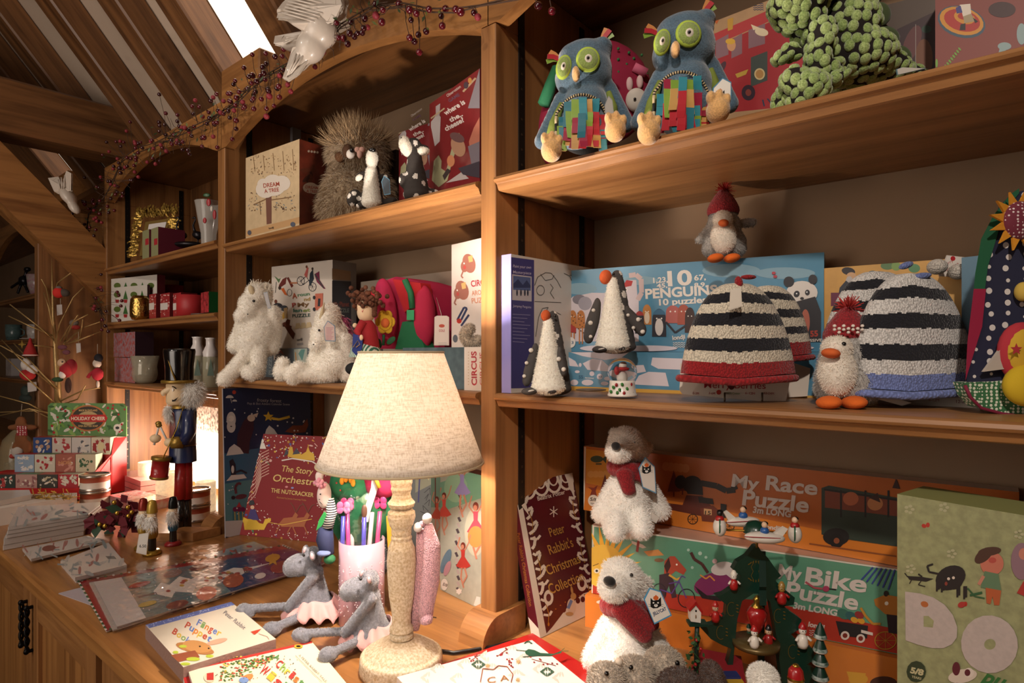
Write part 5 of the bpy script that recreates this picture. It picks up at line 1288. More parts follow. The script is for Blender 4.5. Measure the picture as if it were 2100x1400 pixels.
# == LEFT BAY, TOP SHELF
def vbox(pts,z,th,front,side,label,art=None,name='game_box',cat='game box',group=None,sideart=None,dz=0):
 """upright box: pts = (bottom-left, bottom-right, top-left) pixels of the front face, standing on z"""
 a0_,u_,v_,n_=face_from(pts[0],pts[1],pts[2],z,True)
 b=MB();slab(b,a0_+Vector((0,0,.0004)),u_,v_,n_,th,front,side);a=Art(b,a0_,n_)
 if art:art(a)
 if sideart:
  s=Art(b,a0_+u_,u_.normalized());sideart(s)
 return b.build(name,None,label,cat,group)
def pbox(pl,Yp,lean,pts,th,front,side,label,art=None,sideart=None,z=None,name='game_box',cat='game box',tilt=0):
 """pts = (bl, br, tl) on a vertical plane through (pixel pl at Y=Yp) turned by lean degrees; bottom clamped to z"""
 n=Vector((math.sin(math.radians(lean)),-math.cos(math.radians(lean)),0));o0=ony(pl[0],pl[1],Yp)
 P=[onpl(x,y,o0,n)for x,y in pts]
 if z is not None:
  top=P[2].z;P[0].z=z+.0005;P[1].z=z+.0005;P[2]=Vector((P[0].x,P[0].y,top))
 P[1]=Vector((P[1].x,P[1].y,P[0].z));P[2]=Vector((P[0].x,P[0].y,P[2].z))
 b=MB();slab(b,P[0],P[1]-P[0],P[2]-P[0],n,th,front,side);a=Art(b,P[0],n)
 if art:art(a)
 if sideart:sideart(Art(b,P[1],(P[1]-P[0]).normalized()))
 return b.build(name,None,label,cat)
def dream(a):
 T='8A6A48'
 a.poly([(505,473),(616,444),(616,457),(505,486)],'C9A070');a.poly([(545,400),(557,398),(557,458),(547,460)],'7A5244')
 rn=random.Random(4)
 a.scatter(70,(513,318,608,362),[T,'6A5240','9A7A50'],.8,1.8,3,'del')
 a.scatter(80,(512,395,606,432),[T,'6A5240','8A7A6A','7A8A90'],.8,1.8,6,'del',avoid=lambda x,y:540<x<562)
 a.line([(520,420),(546,408)],2,T);a.line([(557,410),(598,404)],2,T);a.line([(535,440),(533,412)],1.3,T)
 for x in(520,540,560,580,600):a.line([(x,322-(x-520)*.2),(x+3,350)],1,T)
 for d in((560,382,26,20),(545,388,20,18),(578,376,18,16),(560,372,18,14),(540,378,12,12)):a.disc(*d,'E6DACB')
 a.text('DREAM',541,385,574,381,9,'A8442E',.02);a.text('A TREE',543,396,573,392,8,'A8442E',.02);a.text('londji',552,470,562,468,4,'5A4A3A')
 a.disc(512,477,4,5,'5A5A64');a.disc(601,460,5,5,'5A6070')
def dreams(a):
 a.scatter(12,(622,330,655,440),['3A1A12','5A2A1A'],3,8,2,'e')
 for x in range(4):a.disc(633+x*6,310+x*.8,2.4,2.4,'B0A090')
 a.disc(636,385,15,11,'C9B6A4');a.disc(645,388,12,10,'C9B6A4');a.text('DREAM',626,386,652,388,6,'A8442E');a.text('A TREE',628,394,650,396,6,'A8442E')
pbox((614,458),.84,3,((504,487),(614,458),(507,323)),.115,M('DCC29A',.25,coat=.6,var=.05),M('6A2A1C',.3,coat=.5,var=.3,scale=30),'cream puzzle box with a tree picture and dark red side on the top shelf',dream,dreams,z=ZU)
o=thing('plastic_tube','clear plastic wrapped roll standing between the upright and the cream tree-picture box','wrapped roll',ony(497,485,.85))
b=MB();c0=ony(497,470,.86);c0.z=ZU+.0005;b.lathe(c0,[(0,0),(.011,0),(.011,.185),(0,.185)],M('C9C2BA',.3,coat=.6,var=.1,scale=40),20);b.build('roll',o)
b=MB();b.lathe(c0,[(.0114,.004),(.0114,.06)],M('2F5A4A',.4),20);b.build('green_band',o)
pbox((560,330),.99,6,((490,480),(600,455),(490,290)),.03,M('A8A4A6',.5),M('8E8A8C',.5),'pale grey box behind the cream tree-picture box',None,z=ZU)
fo=plush('E2CCA8',200,var=.3,c2='A88C6C');fo2=M('B89C78',.95,var=.35,scale=60)
t=tY(735,.93);o=thing('fluffy_owl_soft_toy','shaggy brown owl soft toy behind the two spotted badgers','soft toy',ont(735,440,t))
b=MB();C=lambda x,y,rx,ry,rd,dt=0,roll=0:b.cell(x,y,t+dt,rx,ry,rd,fo,roll)
C(735,320,58,48,.07);C(740,300,50,30,.06);C(725,400,58,60,.075);C(700,425,42,40,.06);C(765,400,40,50,.06)
skin('body',o,b,.005,4,fo,[(12000,.020,fo,.0006,.5,None),(1200,.045,fo2,.0005,-.2,lambda c:proj(c)[1]<300)])
b=MB();b.cell(713,310,t-.076,11,15,.008,M('4A2F1C',.95));b.cell(719,316,t-.082,9,10,.006,M('E4DCD2',.7));eye(b,722,308,t-.089,5);b.build('eye',o)
b=MB();b.cell(697,322,t-.066,10,11,.01,M('5A3A20',.95),20);b.build('ear_patch',o)
b=MB();
for s in(-1,1):b.cell(738+s*4.5,307,t-.09,6.5,6,.006,M('D8A898',.9))
b.cell(738,315,t-.09,6,10,.006,M('D8A898',.9));b.build('heart_nose',o)
cb=M('38322E',.9,bump=.3,scale=400)
def badger(cx,cy,s,t,label,turned):
 o=thing('badger_soft_toy',label,'soft toy',ont(cx,cy+60*s,t));X=lambda x:cx+x*s;Y=lambda y:cy+y*s
 b=MB();C=lambda x,y,rx,ry,rd,m,dt=0,roll=0:b.cell(X(x),Y(y),t+dt,rx*s,ry*s,rd*s,m,roll)
 if turned:
  for q in range(9):f=q/8;C(2+5*f,-30+86*f,14+15*f,16,.02+.012*f,cb)
  C(-4,-48,20,14,.018,cb,-.004,25);C(20,-40,14,9,.012,cb,0);C(-22,25,9,16,.012,cb,-.012);C(34,52,22,10,.012,cb,.01)
 else:
  for q in range(9):f=q/8;C(4,-22+74*f,15+10*f,15,.022+.008*f,cb,.006)
  C(5,-46,13,20,.018,cb,.004);C(-36,38,15,20,.014,cb,.004,-20);C(40,46,18,9,.010,cb,.004,20);C(-22,-10,14,8,.008,cb,0,35);C(30,-6,14,8,.008,cb,0,-10);C(-22,54,10,7,.010,cb,-.01);C(16,54,10,7,.010,cb,-.01)
 r=union(b,.003,3);rn=random.Random(9 if turned else 4);dc=[];k=0
 while len(dc)<(24 if turned else 14)and k<4000:
  k+=1;v=Vector(rn.choice(r.v));px,py,_=proj(v)
  if all((v-d).length>.016*s for d in dc)and(turned or abs(px-X(5))>20*s):dc.append(v)
 for f in range(len(r.f)):
  c=sum((Vector(r.v[a])for a in r.f[f]),Vector())/len(r.f[f])
  if any((c-d).length<.0056*s for d in dc):r.m[f]=r.mi(DOT)
 r.build('body',o)
 b=MB();C=lambda x,y,rx,ry,rd,m,dt=0,roll=0:b.cell(X(x),Y(y),t+dt,rx*s,ry*s,rd*s,m,roll)
 if turned:C(-16,-46,13,22,.016,wool,-.014,18);C(20,-36,14,9,.008,wool,-.01);
 else:
  for q in range(8):f=q/7;C(2,-18+66*f,13+9*f,12,.018+.006*f,wool,-.012)
  C(3,-46,13,22,.016,wool,-.014);C(-25,-6,10,7,.006,wool,-.008,35)
 skin('belly',o,b,.003,3,wool,(2500,.002,wool,.0003,.1))
 b=MB();C=lambda x,y,rx,ry,rd,m,dt=0,roll=0:b.cell(X(x),Y(y),t+dt,rx*s,ry*s,rd*s,m,roll)
 if turned:C(-24,-62,4,4,.004,BLK,-.02)
 else:C(4,-66,8,5,.006,BLK,-.024)
 b.build('nose',o);return o
ob=badger(760,370,.95,tY(760,.845),'spotted badger soft toy facing front with a pale belly',False)
hang_tag(ob,[(782,372),(788,360),(799,368),(801,398),(788,400)],tY(790,.815),'2E3A44','4F8AA8')
badger(848,345,.98,tY(848,.84),'spotted badger soft toy seen from behind beside the red game box',True)
RD=M('7C2226',.35,coat=.4,var=.06)
def cheese(a,dx=0,dy=0,sc=1.0,full=True):
 X=lambda x:883+dx+(x-883)*sc;Y=lambda y:385+dy+(y-385)*sc
 P=lambda pts:[(X(x),Y(y))for x,y in pts]
 c='D8CCC4'
 a.text('Observation',X(918),Y(199),X(946),Y(179),6*sc,c,.0,shear=.2);a.text('GAME',X(922),Y(210),X(944),Y(196),7*sc,'6A4A5E',.02)
 a.text('where is',X(914),Y(237),X(955),Y(212),11*sc,c,.03);a.text('the..',X(924),Y(251),X(950),Y(237),10*sc,c,.03);a.text('cheese?',X(915),Y(269),X(953),Y(249),11*sc,c,.03)
 a.poly(P([(884,250),(898,232),(904,240),(902,290),(892,300),(884,260)]),'B8AEAC');a.poly(P([(894,218),(903,212),(902,236),(894,240)]),'A89A9A');a.line(P([(884,243),(912,222)]),3,'B09A7A')
 a.line(P([(950,188),(976,160)]),4,'B89A7A');a.disc(X(956),Y(175),5,7,'4A3A44');a.disc(X(964),Y(165),4,6,'C08A4A');a.poly(P([(984,140),(960,222),(985,222)]),'8A8288')
 a.poly(P([(966,320),(962,290),(972,262),(984,240),(985,300),(975,345)]),'B8705A');a.poly(P([(886,370),(890,330),(900,318),(906,330),(905,345),(915,352),(930,290),(942,272),(946,280),(928,330),(918,370),(900,384)]),'A8A47E')
 a.disc(X(940),Y(300),14,22,'B08468',roll=-20);a.disc(X(938),Y(282),16,9,'6A4A4A',roll=25);a.disc(X(925),Y(330),8,12,'C8825A');a.poly(P([(908,360),(918,345),(925,350),(912,370)]),'3A2E2E')
 a.poly(P([(915,375),(948,352),(962,366)]),'B8ACA8');a.poly(P([(960,300),(984,290),(985,345),(970,350)]),'7A7078');a.poly(P([(940,345),(985,330),(985,365),(950,358)]),'3E3640')
pbox((883,385),.90,-15,((881,388),(984,357),(882,213)),.03,RD,M('5A181C',.4),'tall red game box with white title beside the upright',lambda a:cheese(a),z=ZU)
def cheese2(a):cheese(a,-66,0,.78)
pbox((818,398),.985,3,((818,400),(900,372),(818,272)),.03,RD,M('5A181C',.4),'smaller red game box half hidden behind the turned badger',cheese2,z=ZU)
pbox((790,420),1.0,2,((760,425),(812,415),(760,322)),.02,M('33201A',.4),M('241612',.4),'dark framed box behind the spotted badgers',lambda a:a.poly([(766,330),(804,325),(804,415),(766,420)],'4A2018'),z=ZU)
# == LEFT BAY, MIDDLE SHELF
def person_(a,x,y,c1,c2,r=0):
 a.disc(x,y,5,9,c1,roll=r);a.disc(x+3,y-11,3.2,4,c2)
def planet(a):
 a.line([(557,547),(670,536)],1.5,'C8C0B8')
 for(x,y)in((617,576),(641,588)):a.ring(x,y,7.5,9,1.3,'33333A');[a.line([(x,y),(x+6*math.cos(k),y+8*math.sin(k))],.5,'33333A')for k in range(0,6)]
 a.line([(617,576),(628,566),(641,588),(634,574),(622,584),(617,576)],1.2,'33333A')
 a.poly([(624,564),(630,548),(633,549),(630,570)],'C0605A');a.poly([(634,580),(636,560),(642,552),(644,572),(636,588)],'24303A');a.disc(629,547,2,3,'6A3A24');a.disc(641,551,2,3,'3A2A20')
 a.poly([(645,562),(655,556),(656,574),(668,592),(664,592),(650,578)],'7A2A4A');a.line([(646,562),(664,590)],2,'2F4A44')
 a.poly([(572,585),(580,572),(588,568),(586,582),(574,590)],'6A2A24');a.poly([(563,566),(572,572),(576,570),(572,580)],'5A7A50');a.line([(567,578),(565,600)],1,'3A3A3A')
 a.poly([(588,570),(592,568),(602,586),(598,590)],'6A2A20');a.line([(596,580),(610,580)],3,'B8724A')
 a.poly([(576,592),(582,590),(590,606),(584,604)],'D0662A');a.disc(574,590,3,4,'3A2A20');a.ring(594,600,5,7,.8,'3A3A3A')
 a.disc(570,628,10,7,'24262E');a.disc(566,618,3,4,'6A3A2A');a.disc(583,632,8,6,'3A4048')
 a.poly([(572,642),(584,640),(588,650),(578,656)],'D0A23A');a.poly([(582,632),(590,630),(590,652),(584,652)],'A88A60')
 for k,(s,x0,y0,x1,y1,h)in enumerate((('A',600,612,610,611,11),('roun',611,608,636,605,7),('nd',624,617,637,616,7),('My',611,629,635,627,8.5),('P',600,630,608,629,9),('lan',602,640,620,639,7.5),('et',622,640,637,638,7.5))):
  a.text(s,x0,y0,x1,y1,h,['A8543A','5E8A6A','A88A4A','7A5A3A','A8443A','4A7A6A','8A9A5A'][k],.03)
 a.text('PUZZLE',600,651,637,649,7,'3A5A54',.02)
 a.poly([(647,602),(663,601),(662,635),(646,636)],'C8705A');a.disc(645,610,3,4,'2E2E34');a.disc(645,634,3,4,'2E2E34');a.poly([(653,612),(658,612),(657,628),(652,628)],'33343A')
 a.poly([(582,666),(590,654),(596,656),(594,668),(606,684),(602,696),(596,688)],'5A2A1C');a.poly([(578,664),(584,660),(600,670),(592,672)],'6A3424');a.poly([(570,665),(582,664),(584,670),(570,668)],'4A241A')
 for i in range(3):a.poly([(605+i*11,675-i),(608+i*11,663-i),(615+i*11,662-i),(618+i*11,672-i)],'C8B48E')
 a.disc(652,658,6,8,'8A4A30');a.text('londji',610,699,621,697,5,'4A4A4A',.02);a.line([(610,706),(622,704)],4,'A8A2A0')
def planets(a):
 a.poly([(681,575),(720,577),(720,712),(681,716)],'3A3E48');a.poly([(681,550),(719,556),(719,575),(681,573)],'A08A6E')
 a.text('My Planet',684,628,716,628,10,'8A4A44',.03);a.text('PUZZLE',686,640,716,640,8,'7A8A8A',.02)
b=MB();P0=ony(538,774,.90);P0.z=ZL+.0005;w=ony(712,774,.90).x-P0.x;htop=ony(600,714,.90).z-ZL
slab(b,P0,Vector((w,0,0)),Vector((0,0,htop)),Vector((0,-1,0)),.11,M('5E6A70',.3,coat=.5,var=.15),M('8A8E90',.3))
a=Art(b,P0,Vector((0,-1,0)))
a.line([(538,715),(632,712)],2,'B8B4B0');a.poly([(603,716),(630,714),(630,770),(603,772)],'A8B0A4');a.poly([(612,725),(618,716),(626,716),(620,740)],'5E8A84');a.line([(606,722),(608,745),(618,745),(619,758)],2,'C8965A')
for i,(s,y)in enumerate((('LA',726),('MY',738),('AR',750),('PL',762))):a.text(s,562,y,582,y-1,9,['A8625A','C8B8AC','B87A5A','9A8A84'][i],.03)
a.text('PUZZLE',557,768,557.5,722,6,'9AA0A0',.01)
b.build('puzzle_box',None,'flat grey puzzle box lying under the white bicycle-picture box','game box')
ztop=ZL+htop+.001
pbox((600,714),.925,8,((557,716),(682,716),(557,547)),.085,M('DCD2C6',.3,coat=.4),M('8A8A88',.3,coat=.5),'white puzzle box with a bicycle picture between the two unicorns',planet,planets,z=ztop)
uw=plush('FFF8EC',300,var=.02)
def unicorn(name,X,Y,s,t,label,pose):
 o=thing('unicorn_soft_toy',label,'soft toy',ont(X(0),Y(90),t))
 b=MB();C=lambda x,y,rx,ry,rd,dt=0,roll=0:b.cell(X(x),Y(y),t+dt,rx*s,ry*s,rd*s,uw,roll)
 pose(C)
 skin('body',o,b,.0036,4,uw,(16000,.0055,uw,.00038,.25))
 return o
tu=.79/ray(520,700).y*1.0
X=lambda x:x;Y=lambda y:y
def pose1(C):
 C(529,680,44,48,.055);C(524,700,38,36,.055);C(533,645,28,28,.04)
 C(530,608,26,28,.04);C(515,628,24,28,.034,-.02,12);C(500,648,17,18,.028,-.035);C(508,645,20,20,.03,-.03)
 for q in range(8):f=q/7;C(560-4*f*f,645+64*f,17,20,.02,-.004)
 for q in range(8):f=q/7;C(500-18*f,662+46*f,13+2*f,16,.018,.0)
 for q in range(9):f=q/8;C(508-40*f,722+50*f,14,15,.018,-.028-.02*f)
 C(464,775,17,16,.02,-.05,30);C(457,781,11,10,.016,-.055)
 for q in range(7):f=q/6;C(532-3*f,718+38*f,15,16,.018,-.030)
 C(516,764,20,16,.022,-.045,-10);C(528,762,14,18,.02,-.035)
 C(512,592,6,9,.006,-.012);C(545,592,12,12,.02,.01)
o=unicorn('u',X,Y,1,tu*1.03,'white unicorn soft toy slumped at the left with a leg over the shelf edge',pose1)
horn=M('CDB892',.6,sheen=.5)
b=MB();b.cell(516,595,tu*1.03-.036,6,11,.006,horn,20);b.build('horn',o)
b=MB();eye(b,520.5,617,tu*1.03-.060,3);b.cell(508,644,tu*1.03-.066,1.4,1.4,.001,BLK,n=6,k=8);b.build('eye',o)
def strands(o,t,c,n,pa,pb,spread,name='mane',seed=2,w=.0006,col2=None):
 rn=random.Random(seed);b=MB();m=M(c,.8,sheen=.6,var=.15,scale=90,wash=col2)
 for i in range(n):
  f=rn.random();x0=pa[0]+(pb[0]-pa[0])*f;y0=pa[1]+(pb[1]-pa[1])*f;dx,dy,L=spread(f,rn)
  p0=ont(x0+rn.uniform(-4,4),y0+rn.uniform(-4,4),t+rn.uniform(-.012,.012));p2=ont(x0+dx*L,y0+dy*L,t+rn.uniform(-.02,.02));p1=p0.lerp(p2,.5)+UP*.006*rn.uniform(0,2)
  b.ribbon([p0,p1,p2],(RGT+UP*rn.uniform(-.5,.5)).normalized()*w*2,m)
 return b.build(name,o)
strands(o,tu*1.03-.01,'E4D8C4',260,(512,588),(552,600),lambda f,rn:(rn.uniform(-.3,.9),rn.uniform(-1.0,.2),rn.uniform(6,24)))
hang_tag(o,[(540,600),(548,598),(556,632),(549,632)],tu*1.0-.02,'B4B2B4','8A9AA8')
X2=lambda x:x
tv=tY(680,.835)
def pose2(C):
 C(690,735,42,40,.05);C(680,750,46,28,.055);C(684,700,30,36,.04)
 C(672,660,24,34,.034,-.006,-10);C(660,688,20,28,.03,-.02,4);C(652,706,16,16,.026,-.03);C(678,640,18,16,.024)
 for q in range(9):f=q/8;C(706+8*f,700+66*f,17,17,.02,-.016)
 for q in range(6):f=q/5;C(652-12*f,722+34*f,14,16,.018,-.02)
 for q in range(8):f=q/7;C(664-52*f,764+2*f,16,15,.02,-.03-.012*f)
 C(600,768,16,20,.02,-.05,20);C(612,755,14,14,.02,-.045);C(577,760,14,20,.02,-.03,-8);C(580,744,12,12,.016,-.03)
 C(664,770,34,14,.03,-.02);C(664,648,6,10,.006,-.01)
o=unicorn('u',X2,Y,1,tv,'white unicorn soft toy with a pink mane sitting beside the rag doll',pose2)
b=MB();b.tube([ont(656,668,tv-.03),ont(661,640,tv-.034),ont(665,620,tv-.036)],[.006,.0045,.001],horn,10);b.build('horn',o)
b=MB();eye(b,654.5,677,tv-.052,2.6);b.cell(643,706,tv-.062,1.6,1.4,.001,BLK,n=6,k=8);b.build('eye',o)
strands(o,tv+.0,'DCC0AC',500,(668,628),(706,690),lambda f,rn:(rn.uniform(.2,.9),rn.uniform(-.5+f,.9),rn.uniform(12,34)),col2='E8DCCC')
strands(o,tv+.02,'C85A86',420,(700,655),(722,740),lambda f,rn:(rn.uniform(-.2,1.0),rn.uniform(-.5,.9),rn.uniform(8,30)),name='pink_mane',seed=6)
def tagtxt(a):
 for i in range(9):a.line([(669,672+i*3),(684-(i%3)*2,672+i*3)],1,'B06A7A')
hang_tag(o,[(664,670),(672,657),(687,668),(688,700),(667,699)],tY(680,.79),'CDB4AC','5A7E98',tagtxt)
t=tY(740,.80)
o=thing('rag_doll','rag doll with curly brown hair and striped skirt before the pink backpack','doll',ont(740,768,t))
fl=M('E6C8A4',.7)
b=MB();b.cell(751,640,t,19,22,.02,fl);b.cell(748,630,t,17,16,.019,fl);skin('head',o,b,.003,2,fl)
b=MB();rn=random.Random(4);hm_=M('5E3520',.9,bump=.8,scale=300)
for i in range(120):
 x=753+rn.gauss(0,14);y=612+rn.gauss(0,9)
 if y>632 and x<762:continue
 b.cell(x,y,t+rn.uniform(-.022,.012),5,5,.006,hm_,n=6,k=8)
for y in range(620,650,5):b.cell(768,y,t-.008,6,6,.008,hm_,n=6,k=8);b.cell(733,y-12,t-.006,5,5,.006,hm_,n=6,k=8)
b.build('hair',o)
b=MB();b.cell(768,604,t-.012,10,9,.008,M('B8202C',.8));b.build('hair_bow',o)
b=MB();eye(b,740,627,t-.021,1.6);eye(b,750,626,t-.024,1.6);b.tube([ont(742,637,t-.022),ont(743.5,640,t-.023),ont(745,635,t-.024)],.0007,M('A8202A',.6),5);b.build('face',o)
b=MB();b.lathe(ont(753,718,t),[(26*t/F,0),(24*t/F,18*t/F),(17*t/F,52*t/F),(9*t/F,62*t/F)],M('9E1E26',.85,bump=.3,scale=300),20);b.tube([ont(745,660,t-.015),ont(733,680,t-.024),ont(738,692,t-.03)],[.009,.008,.005],M('9E1E26',.85),8);b.build('red_top',o)
b=MB();b.cell(741,692,t-.034,4,6,.003,fl);b.cell(738,700,t-.03,6,7,.004,fl);b.cell(728,667,t-.006,5,5,.004,fl);b.build('hands',o)
sm=MATS.setdefault('stripe',None)
def stripes(c1,c2,sc,axis=0):
 m,nt,bb=newmat('striped_cloth_%d'%len(MATS));N,L=nt.nodes,nt.links;MATS['st%s%s'%(c1,sc)]=m
 tc=N.new('ShaderNodeTexCoord');w=N.new('ShaderNodeTexWave');w.inputs['Scale'].default_value=sc;w.bands_direction='XYZ'[axis];w.inputs['Distortion'].default_value=.6
 L.new(tc.outputs['Object'],w.inputs['Vector']);cr=N.new('ShaderNodeMath');cr.operation='GREATER_THAN';cr.inputs[1].default_value=.5;L.new(w.outputs['Fac'],cr.inputs[0])
 mx=N.new('ShaderNodeMix');mx.data_type='RGBA';mx.inputs[6].default_value=rgb(c1);mx.inputs[7].default_value=rgb(c2);L.new(cr.outputs[0],mx.inputs[0]);L.new(mx.outputs[2],bb.inputs['Base Color']);bb.inputs['Roughness'].default_value=.85
 return m
sk=stripes('D8E0D4','2F6A54',70)
b=MB();b.lathe(ont(750,732,t),[(34*t/F,0),(30*t/F,16*t/F),(20*t/F,36*t/F)],sk,30);b.build('skirt',o)
b=MB();b.prism([ont(x,y,t-.034)for x,y in((724,684),(744,690),(742,716),(730,728),(722,720))],FWD*.004,M('26387E',.85));b.tube([ont(x,y,t-.037)for x,y in((724,712),(734,698),(738,706),(730,712))],.0008,M('C8A25A',.7),5);b.build('blue_bag',o)
b=MB();b.tube([ont(742,730,t-.01),ont(736,748,t-.014)],.009,M('A8242C',.8),10);b.cell(725,756,t-.022,17,13,.013,M('121416',.8));b.build('leg',o)
t=tY(830,.93);o=thing('backpack','crimson childs backpack with yellow felt flower and green pocket on middle shelf','backpack',ont(830,712,t))
pk=M('B01C4A',.85,var=.06,scale=20,bump=.3)
b=MB();b.prism([ont(x,y,t-.03)for x,y in((768,715),(770,640),(775,605),(790,575),(812,567),(840,572),(868,580),(890,606),(905,640),(912,715))],Vector((0,.09,0)),pk,None,True);bb=b.build('body',o);bevel(bb,.018,4,50)
b=MB();b.cell(790,640,t-.052,24,70,.02,pk,5);b.cell(868,650,t-.052,26,66,.02,M('A8183E',.85));b.build('front_panel',o)
b=MB();b.prism([ont(x,y,t-.062)for x,y in((805,572),(862,580),(868,612),(830,640),(818,610))],Vector((0,.03,0)),M('A8121C',.85));b.build('flap',o)
b=MB();b.tube([ont(x,y,t-.066)for x,y in((830,573),(842,600),(846,632))],.007,M('1E6A42',.8),8);b.fbox(ont(834,656,t-.073),RGT*.016,FWD*.01,UP*.022,M('2E9A62',.7));b.build('strap',o)
b=MB();b.prism([ont(x,y,t-.066)for x,y in((810,716),(825,660),(848,656),(862,690),(872,716))],Vector((0,.03,0)),M('14633C',.85,bump=.5,scale=60));bevel(b.build('green_pocket',o),.004,2)
b=MB()
for k in range(6):an=k*1.047;b.cell(790+12*math.cos(an),660+15*math.sin(an),t-.082,9,11,.003,dots('D2A81E','3A3A1A',420,.18),n=8,k=12)
b.cell(790,660,t-.085,15,18,.004,dots('D2A81E','3A3A1A',420,.18));b.build('flower',o)
b=MB();b.cell(790,662,t-.088,9,10,.004,M('C8622A',.8));b.build('flower_centre',o)
b=MB();b.tube([ont(787,686,t-.082),ont(786,708,t-.08)],.003,M('1E5A34',.8),6);b.cell(802,698,t-.082,11,6,.002,M('1E5A34',.8),40);b.cell(778,704,t-.08,5,10,.002,M('1E5A34',.8),10);b.build('stem',o)
b=MB();b.tube([ont(895,610,t-.03),ont(904,640,t-.06),ont(906,652,t-.07)],.0005,M('D8D0C4',.7),5);b.build('tag_string',o)
def cole(a):a.disc(906,668,6,3.5,'B8452E');a.text('COLE',900,680,912,680,5,'A8323A',.02);a.line([(899,703),(916,703)],1,'A8A09A');a.line([(899,707),(916,707)],1,'A8A09A')
hang_tag(o,[(890,708),(891,650),(896,647),(916,647),(921,650),(921,708)],t-.075,'D8C8BC','CFC0B4',cole,name='price_tag')
def sketch(a):
 for i in range(5):a.line([(898+i*5,600+i*12),(908+i*4,592+i*14),(920,600+i*10)],1,'5A5654')
pbox((900,600),1.03,0,((740,720),(945,720),(740,578)),.03,M('A89C8C',.6),M('8E8274',.6),'pale drawing board box behind the pink backpack',sketch,z=ZL)
def circ(a):
 for cx,cy in((962,540),(948,595)):a.disc(cx,cy,13,20,'9A6456',roll=-15);a.disc(cx-9,cy+6,8,12,'9A6456');a.disc(cx-9,cy+8,3,4,'B04A44');a.poly([(cx-2,cy-14),(cx+7,cy-17),(cx+8,cy-4),(cx,cy-2)],'C8A66A');a.disc(cx-10,cy,1.4,1.8,'F0E8E0');a.line([(cx-12,cy+16),(cx-16,cy+26),(cx-12,cy+30)],3,'9A6456')
 a.text('CIRCUS',967,588,1010,582,13,'A8323A',.02);a.text('AROUND',968,606,1010,601,10,'C88A6E',.02);a.text('PUZZLE',968,622,1010,618,11,'C88A6E',.02)
 a.line([(938,656),(952,630),(958,632),(946,656)],4,'2E3A5A');a.line([(946,668),(962,645)],4,'2E3A5A');a.disc(942,658,5,5,'A8302A');a.disc(934,694,5,8,'5A6068');a.disc(958,670,6,4,'C88A7A')
pbox((930,705),.915,-10,((926,715),(994,715),(927,502)),.04,M('D6CAC0',.35,coat=.3),M('B8AEA6',.4),'white circus puzzle box with elephants standing against the upright',circ,z=ZL+.0)
def circ2(a):
 a.text('CIRCUS',978,790,977,720,11,'A8323A',.03);a.text('CIRCUS',992,790,991,722,8,'B8625A',.02)
 for i in range(12):a.disc(961,722+i*6,1,1,'B89A7A')
b=MB();P0=ony(952,793,.815);P0.z=ZL+.0005;P1=ony(1010,793,.815);h=ony(952,712,.815).z-ZL
slab(b,P0,Vector((P1.x-P0.x,0,0)),Vector((0,0,h)),Vector((0,-1,0)),.2,M('D8CCC0',.35),M('4E5C60',.3,coat=.5));circ2(Art(b,P0,Vector((0,-1,0))));
P2=ony(826,793,.83);P2.z=ZL+.0005
slab(b,P2,Vector((P0.x-P2.x-.001,0,0)),Vector((0,0,h)),Vector((0,-1,0)),.15,M('55656A',.2,coat=.6,var=.2),M('C8BEB4',.35))
b.build('puzzle_box',None,'flat teal and white circus puzzle box lying behind the lamp shade','game box')
fg=plush('B8A894',240,var=.2);t=tY(965,.84);o=thing('furry_soft_toy','pale furry curled paw in front of the circus puzzle box','soft toy',ont(968,710,t))
b=MB();
for q in range(8):an=math.radians(110+q*30);b.cell(968+14*math.cos(an),688-15*math.sin(an),t,10,10,.012,fg)
skin('body',o,b,.003,2,fg,(2500,.005,fg,.0004,.3))
# == THE LAMP
o=thing('table_lamp','lit table lamp with linen shade and limed turned wood base','lamp',(LX,LY,ZC))
lw=M('BFA680',.6,var=.06,scale=260,bump=.5,wash='DECFB6')
tl=Vector((LX,LY,0)).dot(FWD);ql=tl/F
def Hz(py):return(HC-(py-CY)*ql)-ZC
br=84*ql
part('base',o,lambda b:b.lathe((LX,LY,ZC),[(0,0),(br,0),(br*1.01,.006),(br,.018),(br*.985,.024),(br*.93,.027),(br*.90,.026),(br*.86,.030),(br*.72,.036),(br*.5,.044),(br*.34,.048),(0,.048)],lw,56))
prof=[(1320,26),(1300,30),(1285,28),(1279,20),(1276,24),(1270,24),(1266,20),(1262,24),(1256,23),(1250,19),(1230,19),(1190,25),(1150,28),(1120,29),(1095,27),(1082,22),(1078,20),(1072,21),(1068,19),(1064,20),(1060,20),(1054,20),(1046,24),(1030,28),(1021,27),(1017,23),(1013,21),(1009,25),(1002,27),(992,20),(984,18),(979,19),(973,21),(968,20),(960,22),(950,22),(936,20),(925,10)]
z0=Hz(1320)
part('turned_column',o,lambda b:b.lathe((LX,LY,ZC),[(r*ql*1.02,max(.04,Hz(y+e)-.022))for y,r in prof for e in(.7,-.7)]+[(0,Hz(920)-.02)],lw,40))
bz=1.350
part('lamp_holder',o,lambda b:b.lathe((LX,LY,ZC),[(0,Hz(925)-.025),(.011,Hz(925)-.025),(.011,bz-ZC-.05),(0,bz-ZC-.05)],M('C8A850',.3,metal=.9),20))
part('bulb',o,lambda b:b.lathe((LX,LY,bz),[(0,-.052),(.012,-.05),(.014,-.036),(.022,-.020),(.029,0),(.026,.018),(.014,.028),(0,.031)],wrap(),24))
part('filament',o,lambda b:b.tube([(LX+.008*math.cos(k),LY+.008*math.sin(k),bz-.02+.001*k)for k in range(12)],.0006,M('FFD9A0',.4,emit=60),5))
